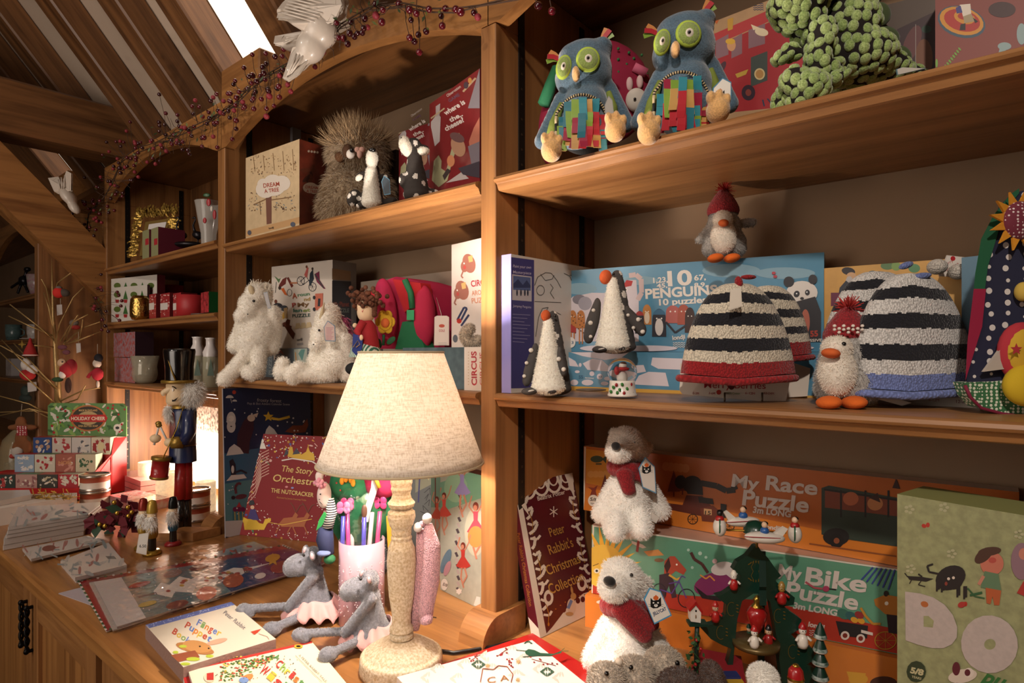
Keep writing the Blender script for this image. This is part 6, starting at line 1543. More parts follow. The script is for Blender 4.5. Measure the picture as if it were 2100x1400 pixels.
def linen():
 m,nt,b=newmat('linen_shade');N,L=nt.nodes,nt.links
 tc=N.new('ShaderNodeTexCoord')
 mp=N.new('ShaderNodeMapping');mp.inputs['Scale'].default_value=(420,420,90);L.new(tc.outputs['Object'],mp.inputs[0])
 n1=N.new('ShaderNodeTexNoise');n1.inputs['Scale'].default_value=1;n1.inputs['Detail'].default_value=3;L.new(mp.outputs[0],n1.inputs['Vector'])
 mp2=N.new('ShaderNodeMapping');mp2.inputs['Scale'].default_value=(60,60,700);L.new(tc.outputs['Object'],mp2.inputs[0])
 n2=N.new('ShaderNodeTexNoise');n2.inputs['Scale'].default_value=1;n2.inputs['Detail'].default_value=3;L.new(mp2.outputs[0],n2.inputs['Vector'])
 ad=N.new('ShaderNodeMath');L.new(n1.outputs['Fac'],ad.inputs[0]);L.new(n2.outputs['Fac'],ad.inputs[1])
 cr=N.new('ShaderNodeValToRGB');e=cr.color_ramp.elements;e[0].position=.34;e[0].color=rgb('CABBA6');e[1].position=.56;e[1].color=rgb('F2E9DD')
 hf=N.new('ShaderNodeMath');hf.operation='MULTIPLY';hf.inputs[1].default_value=.5;L.new(ad.outputs[0],hf.inputs[0]);L.new(hf.outputs[0],cr.inputs[0])
 d=N.new('ShaderNodeBsdfDiffuse');t_=N.new('ShaderNodeBsdfTranslucent');mx=N.new('ShaderNodeMixShader');mx.inputs[0].default_value=.2
 L.new(cr.outputs[0],d.inputs[0]);L.new(cr.outputs[0],t_.inputs[0]);L.new(d.outputs[0],mx.inputs[1]);L.new(t_.outputs[0],mx.inputs[2])
 bp=N.new('ShaderNodeBump');bp.inputs['Strength'].default_value=.4;bp.inputs['Distance'].default_value=.0008;L.new(ad.outputs[0],bp.inputs['Height']);L.new(bp.outputs[0],d.inputs['Normal'])
 L.new(mx.outputs[0],N['Material Output'].inputs[0]);return m
shz0=ZC+Hz(948)-.0;shz1=ZC+Hz(722);r0=168*ql;r1=86*ql
b=MB();LN=linen()
pf=[(r1+(r0-r1)*(1-k/12),shz0+(shz1-shz0)*k/12)for k in range(13)]
b.lathe((LX,LY,0),pf,LN,72);shade=b.build('lamp_shade',o);sd=shade.modifiers.new('thick','SOLIDIFY');sd.thickness=.0012
b=MB()
b.tube([(LX+r0*math.cos(2*math.pi*k/60),LY+r0*math.sin(2*math.pi*k/60),shz0)for k in range(60)],.0018,M('CDB996',.8),6,closed=True);b.build('bottom_binding',o);b=MB()
b.tube([(LX+r1*math.cos(2*math.pi*k/60),LY+r1*math.sin(2*math.pi*k/60),shz1)for k in range(60)],.0018,M('CDB996',.8),6,closed=True)
for k in range(3):an=2.1*k;b.tube([(LX+r1*math.cos(an),LY+r1*math.sin(an),shz1),(LX,LY,shz1-.012)],.0012,M('CDB996',.6),6)
b.build('shade_ring',o)
part('price_sticker',o,lambda b:b.fbox(onz(769,1335,ZC+.0365),onz(779,1318,ZC+.04)-onz(769,1335,ZC+.0365),RGT*.007,UP*.0006,M('E4DCD0',.5)))
b=MB();b.tube([onz(905,1334,ZC+.004),onz(930,1338,ZC+.004),onz(958,1334,ZC+.004),onz(1010,1326,ZC+.003),onz(1060,1312,ZC+.003)],.0032,M('111111',.4),8);b.build('power_cord',o)
# == LEFT BAY, COUNTER
def stand(bl,br,tl,th,front,side,label,art,name='book',cat='book',z=ZC,vertical=False,flip=False):
 a0_,u_,v_,n_=face_from(bl,br,tl,z,vertical)
 a0_=a0_+Vector((0,0,.0006))
 b=MB();slab(b,a0_,u_,v_,n_,th,front,side);a=Art(b,a0_,n_)
 if art:art(a)
 return b.build(name,None,label,cat)
NB=M('1B2748',.4,coat=.25,var=.1,scale=9)
def frosty(a):
 a.poly([(458,960),(640,930),(640,1120),(463,1100)],M('4F7C84',.25,coat=.5));a.poly([(461,1068),(640,1060),(640,1120),(463,1100)],'B9B0B0');a.poly([(458,930),(650,900),(650,962),(458,992)],M('345A78',.25,coat=.5))
 a.text('frosty forest',527,823,577,825,7,'B0AAAC',.0);a.text('Pop & Slot Advent Calendar Scene',507,829,594,831,4.5,'9C98A0',.01)
 w='C8C0BC'
 a.disc(471,816,8,6,w,a0=0,a1=180);a.disc(481,823,5,4,w,a0=0,a1=180);a.line([(473,817),(475,826)],1,w);a.disc(480,804,4,4,'A83A2A')
 a.disc(474,860,9.5,16,w);a.disc(474,874,9,13,w);a.disc(474,858,6,6,'DCD4CC');a.disc(474,874,2,1.2,'2A2420')
 a.poly([(484,927),(487,890),(500,862),(512,852),(520,856),(520,880),(512,905),(510,930)],'3A1A28');a.disc(515,857,8,7,'C8B4A4');a.poly([(518,850),(530,846),(526,856)],'C8B4A4')
 a.poly([(464,934),(470,918),(480,910),(492,918),(500,930)],w);a.poly([(540,900),(546,880),(552,872),(562,880),(572,895)],w)
 a.star(550,854,11,'C8A030');a.line([(556,857),(572,860),(594,854)],5,'C8A030');a.line([(560,860),(590,857)],2,'D8B84A')
 a.poly([(584,885),(600,872),(620,872),(630,858),(632,872),(626,886),(600,888)],'7A3A24');a.line([(604,886),(600,896)],2,'7A3A24')
 a.poly([(470,945),(477,940),(483,952),(484,974),(474,974)],'201C2C');a.disc(477,962,3,8,w);a.line([(484,968),(494,964),(506,970)],4,'201C2C');a.poly([(464,986),(474,974),(500,972),(506,980)],w)
 a.line([(484,1012),(482,998),(488,990),(494,992)],5,'5A2A34');a.disc(494,1018,12,5,'5A2A34',roll=-10);a.disc(478,1020,4,4,'2A1A24')
 for i in range(6):a.line([(477+i*4,1046),(478+i*4,1066)],1.6,['2E6A7A','B89A3A'][i%2])
 for x in(482,490,498):a.disc(x,1044,5,5,'6A1A44')
 a.star(490,1036,7,'A8323A',3)
 a.scatter(26,(460,835,640,900),['C8C4C4'],1.2,2,2);a.scatter(8,(462,990,500,1060),['C8C4C4'],1,1.8,5)
stand((463,1103),(642,1062),(457,797),.006,NB,M('9A9498',.4),'tall dark blue advent calendar with forest animals leaning in the left bay',frosty,'advent_calendar','advent calendar')
RB=M('820A12',.6)
def story(a):
 G=M('C8A03C',.35,metal=.4);W2='E4DAD0'
 inside=lambda x,y:((x-588)/68)**2+((y-1000)/62)**2<1
 a.scatter(300,(492,893,700,1108),[W2],.8,1.5,1,'d',inside)
 a.scatter(110,(494,896,700,1104),[G,'D8B23A','C86A2A','4A5AA0','3A7A4A','D8A8A0','B8862A'],1.5,3.2,2,'esdl',lambda x,y:inside(x,y)or 520<x<660 and 1040<y<1095)
 for i in range(9):a.line([(508,960+i*9),(524,950+i*8),(536,930+i*6),(552,922+i*6)],1.5,'D8A898')
 a.disc(538,904,3.5,4,W2);a.poly([(534,908),(542,908),(546,920),(530,920)],W2)
 a.poly([(590,936),(594,916),(600,916),(602,930),(612,930),(616,926),(618,932),(628,926),(632,914),(636,926),(644,930),(646,944),(618,942)],G);a.poly([(582,936),(588,918),(592,930)],'3A3A44');a.poly([(600,932),(608,918),(616,930)],'3A3A44');a.line([(578,944),(600,940),(640,946),(650,952)],2.5,W2)
 Y2=M('E0C474',.4)
 a.text('The Story',578,966,642,973,13,Y2,.006,shear=.15);a.text('Orchestra',560,986,652,996,15,Y2,.006,shear=.15);a.text('THE NUTCRACKER',556,1009,643,1019,9,Y2,.014)
 a.text('Illustrated by Jessica Courtney-Tickle',568,1021,628,1027,3.5,'C88A4A',0);a.disc(588,998,3,2,'D88A8A');a.disc(600,1000,3,2,'8A8AC0')
 a.poly([(494,1062),(500,1060),(508,1064),(524,1064),(532,1072),(540,1074),(544,1064),(556,1062),(556,1068),(548,1074),(542,1086),(502,1086),(500,1072)],M('D0A838',.3,metal=.5));a.poly([(508,1062),(514,1044),(524,1044),(532,1066),(520,1066)],'3A2A6A');a.disc(518,1040,4,4,'D8B090');a.poly([(511,1036),(512,1026),(520,1025),(523,1034)],'1A1A20')
 for dx in(0,24):a.poly([(572+dx,1074),(582+dx,1062),(600+dx,1060),(606+dx,1050),(612+dx,1056),(604+dx,1070),(600+dx,1080),(578+dx,1080)],'A85A2A');a.line([(574+dx,1078),(566+dx,1092)],2.4,'A85A2A');a.line([(600+dx,1078),(608+dx,1096)],2.4,'A85A2A');a.line([(607+dx,1050),(602+dx,1038),(596+dx,1030)],1.5,'6A3A1E');a.line([(608+dx,1050),(616+dx,1036),(622+dx,1034)],1.5,'6A3A1E')
 a.line([(548,1070),(580,1076),(640,1064)],1.2,G)
stand((486,1096),(660,1113),(523,889),.012,RB,M('CFC0B0',.5),'red picture book with gold lettering and sleigh standing in the left bay',story)
t=1.20;o=thing('backpack','round green and pink childs backpack behind the pen pot and lamp base','backpack',ont(745,1120,t))
b=MB();b.cell(745,1040,t,70,92,.05,M('14603A',.85));b.build('body',o)
b=MB();b.cell(718,990,t-.035,42,40,.025,M('1A6A42',.85));b.build('green_panel',o)
b=MB();b.cell(775,985,t-.028,44,34,.025,M('A01848',.85),-30);b.build('pink_panel',o)
b=MB();b.tube([ont(x,y,t-.062)for x,y in((752,950),(762,960),(772,985),(778,1000))],.004,M('C8962A',.7),6);b.build('yellow_zip',o)
b=MB()
for x,y in((700,968),(708,985),(690,990),(724,966),(735,980),(698,1005)):b.cell(x,y,t-.062,2,2,.002,M('A8322A',.8),n=6,k=8)
b.build('red_dots',o)
b=MB()
for k in range(7):an=k*.9;b.cell(712+12*math.cos(an),990-abs(9*math.sin(an)),t-.064,5,8,.003,M('D08A1E',.85),n=8,k=10)
b.cell(713,964,t-.064,3.5,7,.003,M('B85A4A',.8));b.build('flower',o)
b=MB();b.prism([ont(x,y,t-.05)for x,y in((792,1058),(810,1062),(812,1180),(798,1180))],Vector((0,.03,0)),M('D08A1E',.8));b.build('yellow_side',o)
b=MB();b.cell(784,1140,t-.02,16,40,.03,dots('161A1E','C8C4BC',260,.25));b.build('dotted_pocket',o)
t=1.135;o=thing('bunny_doll','rag bunny doll with pink ear tuft and striped sleeves beside the red book','doll',ont(662,1140,t))
b=MB();b.cell(665,1015,t,14,27,.018,M('DCCAC4',.9));b.cell(660,975,t+.002,4,16,.006,M('D8B8B4',.9),-8);b.cell(651,978,t+.002,4,12,.006,M('D8B8B4',.9),4);skin('head',o,b,.0028,2,M('DCCAC4',.9))
b=MB();rn=random.Random(1)
for i in range(26):b.cell(657+rn.gauss(0,5),992+rn.gauss(0,4),t-.012+rn.uniform(-.006,.004),4,4,.004,M('D898A8',.9),n=6,k=8)
b.build('pink_tuft',o)
b=MB();eye(b,657,1013,t-.019,1.6);eye(b,655,1024,t-.018,1);b.tube([ont(655,1028,t-.018),ont(661,1034,t-.019)],.0005,BLK,5);b.build('face',o)
b=MB();b.tube([ont(676,1022,t),ont(680,1050,t-.004),ont(672,1082,t-.008)],[.008,.010,.010],stripes('1A1A22','D4CEC8',75,2),10);b.build('striped_sleeve',o)
b=MB();b.prism([ont(x,y,t-.012)for x,y in((664,1050),(672,1056),(660,1078),(648,1088),(654,1066))],FWD*.004,M('1E7A3A',.8));b.build('green_scarf',o)
b=MB();b.tube([ont(668,1080,t-.002),ont(666,1105,t-.006),ont(672,1138,t-.01)],[.013,.016,.012],M('1C2446',.85),12);b.build('blue_trousers',o)
b=MB();b.cell(676,1146,t-.014,12,10,.01,M('1A5A34',.8));b.cell(664,1134,t-.02,14,6,.01,M('6A78A0',.8));b.build('shoe',o)
def art_(a):
 for i in range(8):a.line([(855+rn.uniform(0,30),1010+i*12),(862+rn.uniform(0,20),1000+i*12),(880+rn.uniform(-10,6),1015+i*11)],1,'3A3A3E')
 a.poly([(852,955),(890,950),(890,990),(852,1010)],M('A8A890',.4));a.line([(862,955),(858,1030)],3,'5A5A8A');a.poly([(872,975),(884,960),(880,985)],'D8D0A8')
pbox((870,1110),1.06,12,((812,1130),(893,1140),(812,940)),.02,M('7E8280',.35,coat=.4),M('6A6E6C',.4),'grey line-art painting box behind the lamp column',art_,z=ZC,cat='art set',name='art_set_box')
def dancer(a,x,y,s,c,sk='B87A62'):
 P=lambda pts:[(x+p*s,y+q*s)for p,q in pts]
 a.disc(x,y-52*s,6*s,9*s,'6A2A1E');a.disc(x-1,y-49*s,4*s,6*s,sk);a.line(P([(4,-40),(14,-58),(20,-80)]),3*s,sk);a.line(P([(-4,-38),(-14,-52),(-8,-74)]),3*s,sk)
 a.poly(P([(-5,-42),(5,-42),(4,-20),(-4,-20)]),c);a.poly(P([(-4,-24),(4,-24),(20,0),(8,6),(-6,6),(-18,0)]),c)
 a.line(P([(-3,4),(-5,30),(2,56)]),4*s,sk);a.line(P([(4,4),(10,26),(0,44)]),4*s,sk)
def ballet(a):
 a.poly([(900,990),(990,960),(990,1020),(900,1050)],M('6FA088',.35,coat=.4));a.disc(935,1000,24,30,'8AB094');a.disc(975,1090,22,50,'B8B8A4')
 for i in range(18):a.line([(940+math.sin(i*.5)*3-i*.3,1000+i*12),(944+math.sin(i*.5)*3-i*.3,1009+i*12)],5,'4A3E44' if i%2 else 'A89A98')
 dancer(a,911,1055,.75,'B8443A');dancer(a,948,1010,.9,'8A80B8');dancer(a,976,1090,1.0,'B84A5A');a.disc(976,1100,16,22,'C08A4A');dancer(a,950,1160,.8,'A8342C')
 a.disc(915,1150,8,26,'5A7284',roll=20);a.disc(918,1165,6,16,'A87A84',roll=20)
 a.disc(912,1198,7,12,'D8D0C8');a.text('5/8',908,1199,917,1203,6,'5A4A44',.03);a.star(942,1212,7,'D8D0C8',6,.7);a.poly([(972,1240),(978,1222),(986,1224),(986,1246)],'D8D0C8')
stand((903,1209),(1010,1262),(903,955),.03,M('A8A89A',.3,coat=.5,var=.06),M('5A2A22',.4),'tall ballet puzzle box with striped ribbon climbers beside the upright',ballet,'puzzle_box','game box',vertical=True)
def ballet2(a):
 a.poly([(880,960),(905,950),(905,1040),(880,1040)],'6A8A78');dancer(a,896,1060,.7,'A8442E');a.disc(893,1155,6,10,'D8D0C8');a.line([(893,960),(893,1040)],2,'6A2A1E')
stand((884,1180),(935,1200),(884,955),.03,M('9C9A8C',.3,coat=.5),M('5A2A22',.4),'second ballet puzzle box just behind the first',ballet2,'puzzle_box','game box',vertical=True)
c0=onz(742,1272,ZC);t=(c0-ORI).dot(FWD);q=t/F;o=thing('pen_pot','frosted pink plastic pot holding bagged novelty pens','pot',c0+Vector((0,0,0)))
pot=MATS.setdefault('pot',None)
def frost():
 m,nt,b=newmat('frosted_pink_plastic');b.inputs['Base Color'].default_value=rgb('E0B8C4');b.inputs['Roughness'].default_value=.3;b.inputs['Alpha'].default_value=.62;b.inputs['Coat Weight'].default_value=.5;return m
c0=c0+Vector((0,0,.0008));R_=46*q;Hh=(1272-1103)*q*.985
b=MB();b.lathe(c0,[(0,0),(R_,0),(R_,Hh),(R_-.0015,Hh),(R_-.0015,.002),(0,.002)],frost(),44);b.build('pot_wall',o)
b=MB();rn=random.Random(2)
for i in range(150):
 an=rn.uniform(3.3,5.9)+.9;z=rn.uniform(.02,Hh*.75);b.ell(c0+Vector((R_*1.004*math.cos(an),R_*1.004*math.sin(an),z)),.0009,.0009,.0009,M('F0E0E0',.3),n=4,k=6)
b.build('glitter',o)
pens=[]
for i,(x0,y0,x1,y1,c,l)in enumerate(((700,1180,704,1058,'4A4AA0','blue novelty pen leaning left in the pot'),(716,1180,712,1050,'C84A8A','pink novelty pen near the left of the pot'),(722,1185,722,1040,'DCD4CE','white novelty pen with a curled ribbon'),(744,1180,747,1060,'4444A8','blue glitter pen in the middle of the pot'),(752,1185,763,1050,'CFC8C4','white novelty pen leaning right'),(768,1180,779,1048,'D84A80','pink novelty pen with a butterfly at the right of the pot'))):
 f=thing('novelty_pen',l,'pen',ont(x0,y0,t+.004*(i%3-1)),'pens in the pink pot')
 tt_=t+.012*(i%3-1)
 part('barrel',f,lambda b:b.tube([ont(x0,y0,tt_),ont(x1,y1,tt_)],.0042,M(c,.3,coat=.4),10))
 if i in(0,5,1):part('butterfly',f,lambda b:[b.cell(x1+s*7,y1-18+r,tt_-.002,7,8,.002,M('C8407A' if i else 'B86A9A',.4),20*s,8,12)for s,r in((-1,-4),(1,-4),(-1,6),(1,6))])
 elif i in(2,4):
  part('curled_ribbon',f,lambda b:b.ribbon([ont(x,y,tt_-.006)for x,y in(((728,1052),(727,1030),(724,1015),(718,1008),(712,1010))if i==2 else((748,1070),(752,1050),(760,1025),(768,1000),(770,975)))],RGT*.013,M('E0DAD4',.4)))
 else:part('cap',f,lambda b:b.cell(x1,y1-12,tt_,6,14,.005,M('6A4A3A',.5)))
b=MB();bag=[(685,1000,0),(700,985,0),(770,985,0),(800,1015,0),(790,1060,0),(783,1100,0),(700,1100,0),(690,1060,0)]
prof=[(R_*.80,Hh-.012),(R_*.88,Hh+.02),(R_*1.1,Hh+.05),(R_*1.05,Hh+.075),(R_*.8,Hh+.095),(R_*.55,Hh+.1)]
b.lathe(c0,prof,wrap(),26);rn=random.Random(8);b.v=[(x+rn.uniform(-.003,.003),y+rn.uniform(-.003,.003),z+rn.uniform(-.003,.004))for x,y,z in b.v];b.build('plastic_bag',o)
b=MB();b.prism([ont(x,y,t+.01)for x,y in((728,992),(784,978),(764,986),(752,1000))],FWD*.002,M('15130F',.4));b.build('bag_header',o)
t=.985;o=thing('pink_knitted_toy','pale pink knitted toy with long legs and white bobbles behind the lamp column','soft toy',ont(870,1300,t))
pkn=knit('E8B4C0',520)
for i,(pts,r)in enumerate(((((862,1085),(868,1130),(862,1190),(858,1240),(850,1290)),[.006,.012,.013,.012,.007]),(((878,1075),(886,1120),(882,1190),(874,1240),(872,1275)),[.007,.014,.015,.013,.011]))):
 b=MB();b.tube([ont(x,y,t-.006*i)for x,y in pts],r,pkn,14);b.build('leg',o)
for i,(x,y,r)in enumerate(((857,1081,9),(876,1063,10))):b=MB();b.cell(x,y,t-.01,r,r+1,.008,M('F0E8E4',.85));b.build('bobble',o)
b=MB();b.cell(866,1074,t-.008,8,6,.006,pkn);b.build('knot',o)
b=MB();b.cell(875,1270,t-.016,14,10,.009,pkn,30);b.build('foot',o)
b=MB();b.tube([ont(886,1190,t+.02),ont(884,1250,t+.02),ont(870,1262,t),ont(895,1266,t)],.0009,M('4A4440',.4,metal=.6),5);b.build('wire_stand',o)
hg=plush('6F7078',260,var=.22);tu_=M('DDA6A2',.8,sheen=.3,bump=.3,scale=90)
def hippo(ox,oy,s,t,label,mirror=0):
 X=lambda x:ox+(x-690)*s;Y=lambda y:oy+(y-1150)*s
 o=thing('hippo_soft_toy',label,'soft toy',ont(X(690),Y(1250),t))
 b=MB();C=lambda x,y,rx,ry,rd,dt=0,roll=0:b.cell(X(x),Y(y),t+dt,rx*s,ry*s,rd*s,hg,roll)
 C(653,1152,16,26,.026);C(655,1142,19,22,.026);C(628,1158,30,23,.026,-.004,6);C(612,1162,18,20,.022,-.006);C(662,1175,15,18,.02)
 for q in range(9):f=q/8;C(660-2*f,1180+66*f,15+24*f,18,.022+.014*f)
 C(658,1242,42,22,.036)
 for q in range(9):f=q/8;C(658-52*f,1180+66*f,11,12,.011,-.024)
 C(643,1126,6,7,.006,-.01,0)
 for q in range(10):f=q/9;C(620-110*f,1244+6*f,9+(3 if f<.1 else 0),9,.009,-.012)
 C(512,1252,17,13,.014,-.014,-10);C(524,1258,12,11,.012,-.014)
 for q in range(10):f=q/9;C(640-60*f,1262+26*f,9.5,9.5,.010,-.026-.045*f)
 C(570,1293,20,15,.016,-.073,-5)
 r=skin('body',o,b,.003,3,hg,(7000,.0018,hg,.0003,.2))
 for x,y,ro in((655,1139,10),(640,1126,-20)):
  b=MB();b.cell(X(x),Y(y),t-.028 if x>650 else t-.006,6*s,10*s,.007,hg,ro);b.cell(X(x-1),Y(y+1),t-.034 if x>650 else t-.012,4*s,7*s,.004,M('C8A8AC',.9),ro);b.build('ear',o)
 b=MB();eye(b,X(637),Y(1138),t-.030,3*s);b.build('eye',o)
 b=MB();b.tube([ont(X(592),Y(1168),t-.018),ont(X(610),Y(1176),t-.024),ont(X(634),Y(1168),t-.024)],.0006,M('2E2E34',.9),5);b.build('mouth',o)
 b=MB();n=90;vs=[];c1=ont(X(660),Y(1238),t);kx=t/F*s
 for j in range(7):
  f=j/6
  for i in range(n):
   a=2*math.pi*i/n;w=(38+26*f)*kx*(1+.07*f*math.sin(a*13));
   vs.append(c1+RGT*(w*math.cos(a))+FWD*(w*.82*math.sin(a))+UP*((.012-.030*f+.007*f*math.sin(a*13+1)+.004*math.sin(a*3))*s))
 b.add(vs,[(j*n+i,j*n+(i+1)%n,(j+1)*n+(i+1)%n,(j+1)*n+i)for j in range(6)for i in range(n)],tu_,True)
 ob=b.build('tutu',o);sd=ob.modifiers.new('thick','SOLIDIFY');sd.thickness=.0006
 return o
hippo(675,1150,.98,1.155,'grey hippo soft toy in a pink tutu, left of the pair')
hippo(793,1199,1.0,1.05,'grey hippo soft toy in a pink tutu, nearer one touching the lamp base')
# == flat things on the counter
def flat(corners,z,th,top,side,label,art=None,name='book',cat='book',group=None,org=None,cut=0):
 """lying slab: 4 photo corners of its TOP face in order, at height z+th"""
 P=[onz(x,y,z+th)for x,y in corners]
 b=MB();lo=[p-UP*th for p in P]
 if(P[1]-P[0]).cross(P[2]-P[0]).z<0:P=P[::-1];lo=lo[::-1]
 b.hexa(lo+P,side);a=Art(b,P[0],UP);a.k=3
 a.poly(corners,top)
 if art:art(a)
 o=b.build(name,None,label,cat,group)
 return o
PW=M('DCD2C8',.3,coat=.4)
def adv(a,cors,seed,dark=True):
 def U(u,v):
  A,B,C_,D=[Vector(c)for c in cors]
  p=(A.lerp(B,u)).lerp(D.lerp(C_,u),v);return(p.x,p.y)
 def UP_(pts):return[U(*p)for p in pts]
 a.poly(UP_([(.0,0),(.14,0),(.14,1),(0,1)]),'C9C0BE');a.poly(UP_([(.14,0),(.6,0),(.6,1),(.14,1)]),M('5F7F84',.2,coat=.7));a.poly(UP_([(.55,0),(.8,0),(.8,1),(.55,1)]),M('34436C',.2,coat=.7));a.poly(UP_([(.78,0),(1,0),(1,1),(.78,1)]),M('2E2350',.2,coat=.7))
 tr_=[(.24,.47),(.30,.30),(.33,.40),(.40,.24),(.44,.38),(.52,.28),(.56,.40),(.66,.32),(.70,.42),(.84,.44),(.70,.52),(.66,.60),(.56,.54),(.52,.66),(.44,.56),(.40,.74),(.33,.60),(.30,.72),(.25,.56)]
 a.poly(UP_(tr_),'D8CCC4');a.poly(UP_([(.16,.50),(.25,.50),(.25,.55),(.16,.54)]),'4A3030')
 rn=random.Random(seed)
 for i in range(26):
  u=rn.uniform(.26,.76);a.disc(*U(u,.48+rn.uniform(-.12,.12)*(1-(u-.26))),5,2.4,rn.choice(['9A3028','6A5A4A','B8923A','A84A3A']),10)
 for(u,v,c,w,h)in((.2,.25,'9A2A28',24,5),(.38,.14,'8A6A64',20,8),(.52,.1,'5A2A2A',22,6),(.3,.92,'7A3A2A',24,8),(.18,.72,'B89A3A',20,5),(.45,.86,'B0452A',22,14),(.6,.72,'A8502E',22,14),(.72,.8,'D8CCC4',12,6),(.86,.28,'C0902E',16,8),(.84,.7,'8A3A34',24,12),(.94,.3,'6A3A5A',20,8),(.92,.6,'B8A8C0',16,4)):
  a.disc(*U(u,v),w,h,c,12,roll=-14)
 a.star(*U(.85,.35),14,'C8962E')
 a.scatter(50,(cors[0][0]+40,cors[1][1],cors[2][0],cors[3][1]),['C8C4C8'],.9,1.6,seed,'d',lambda x,y:not in_quad(x,y,cors))
def in_quad(x,y,c):
 s=None
 for i in range(4):
  (ax,ay),(bx,by)=c[i],c[(i+1)%4];k=(bx-ax)*(y-ay)-(by-ay)*(x-ax)
  if s is None:s=k>0
  elif(k>0)!=s:return False
 return True
def border(a,cs):
 for i in range(4):
  (x0,y0),(x1,y1)=cs[i],cs[(i+1)%4]
  for k in range(26):
   f=(k+.5)/26;a.disc(x0+(x1-x0)*f,y0+(y1-y0)*f,3,2,['C8C0B8','2E5A38'][k%2],6)
c=[(140,1206),(350,1160),(420,1200),(190,1240)]
flat([(120,1216),(300,1170),(360,1200),(215,1250)],ZC,.0012,M('B4AEB8',.3,coat=.5),M('A8A4AC',.4),'pale card envelope sticking out under the advent calendars',name='envelope',cat='envelope')
flat([(420,1138),(520,1110),(600,1140),(470,1170)],ZC,.0022,M('8A97A0',.25,coat=.6),M('B0A8A8',.4),'pale blue snowy advent calendar behind the flat stack',lambda a:a.scatter(40,(440,1120,570,1150),['C8C4C8','7A3A3A','4A5A6A','B04A3A'],2,4,3,'e',lambda x,y:not in_quad(x,y,[(420,1138),(520,1110),(600,1140),(470,1170)])),name='advent_calendar',cat='advent calendar')
c1=[(160,1192),(580,1118),(640,1146),(218,1294)]
flat(c1,ZC+.0025,.002,M('8E1E22',.25,coat=.6),M('B4AAA4',.4),'red bordered advent calendar at the bottom of the flat stack',lambda a:border(a,c1),name='advent_calendar',cat='advent calendar')
c2=[(183,1194),(600,1128),(655,1152),(232,1292)]
flat(c2,ZC+.005,.0022,M('BEB6B0',.25,coat=.6),M('B4AAA4',.4),'second advent calendar of the flat stack, mostly covered',None,name='advent_calendar',cat='advent calendar')
c3=[(192,1193),(598,1124),(665,1154),(240,1285)]
flat(c3,ZC+.008,.0025,M('44688A',.2,coat=.7),M('9A9290',.35,coat=.4),'top advent calendar of the flat stack with a white tree picture',lambda a:adv(a,c3,3),name='advent_calendar',cat='advent calendar')
b=MB();P=[onz(x,y,ZC+.0125)for x,y in((175,1186),(410,1118),(560,1108),(680,1152),(232,1300))];b.prism(P,UP*.0006,wrap());b.build('plastic_sleeve',None,'clear plastic sleeve over the advent calendar stack','plastic sleeve')
def fpb(a):
 K_={'r':'B0452E','o':'C8782E','b':'5A74B0','g':'7A9A5A','y':'C8A83A'}
 A,B,C_,D=(298,1281),(474,1234),(566,1310),(376,1368)
 a.poly([(298,1281),(474,1234),(482,1240),(306,1288)],'5A6AA8');a.scatter(50,(300,1236,480,1286),['A8B0D0'],.8,1.3,2,'d',lambda x,y:not in_quad(x,y,[(298,1281),(474,1234),(482,1240),(306,1288)]))
 def word(w,x0,y0,x1,y1,h,cols):
  n=len(w)
  for i,ch in enumerate(w):
   f0=i/n;f1=(i+.86)/n;a.text(ch,x0+(x1-x0)*f0,y0+(y1-y0)*f0,x0+(x1-x0)*f1,y0+(y1-y0)*f1,h,K_[cols[i%len(cols)]],.02)
 word('Finger',407,1270,464,1300,14,'byogyb')if False else None
 word('Finger',402,1281,452,1306,14,'bgorby');word('Puppet',378,1286,432,1318,14,'rboyrb');word('Book',352,1298,388,1322,13,'rygb')
 a.text('Peter Rabbit',457,1258,500,1292,9,'5A5660',.0,shear=.2)
 a.disc(400,1330,40,10,M('A5703E',.6),roll=12);a.disc(404,1326,30,12,'B9854E',roll=10);a.disc(445,1316,22,5,'C89A80',roll=-14);a.disc(410,1326,2,1.6,BLK);a.disc(428,1330,2,1.6,BLK)
 a.poly([(350,1344),(400,1334),(410,1348),(366,1358)],'8A4A2E');
 for d in((375,1326,8,3),(360,1338,6,3),(396,1352,14,4),(380,1362,10,3),(430,1346,8,3)):a.disc(*d,'A8B83A')
 a.poly([(514,1296),(536,1290),(528,1298),(522,1302)],'B0402A');a.line([(530,1300),(548,1306),(552,1312)],.8,'9A6A5A')
flat([(298,1281),(474,1234),(566,1310),(376,1368)],ZC,.024,M('DDD2BE',.3,coat=.4),M('8A6E64',.6,bump=.5,scale=200),'chunky cream board book with multicoloured title lying near the counter edge',fpb)
W1=[(386,1374),(640,1316),(720,1412),(420,1480)]
flat([(374,1382),(596,1326),(700,1402),(400,1480)],ZC,.008,M('A81E1C',.4),M('DDD0C4',.6),'red edged book under the cream book at the bottom edge',None)
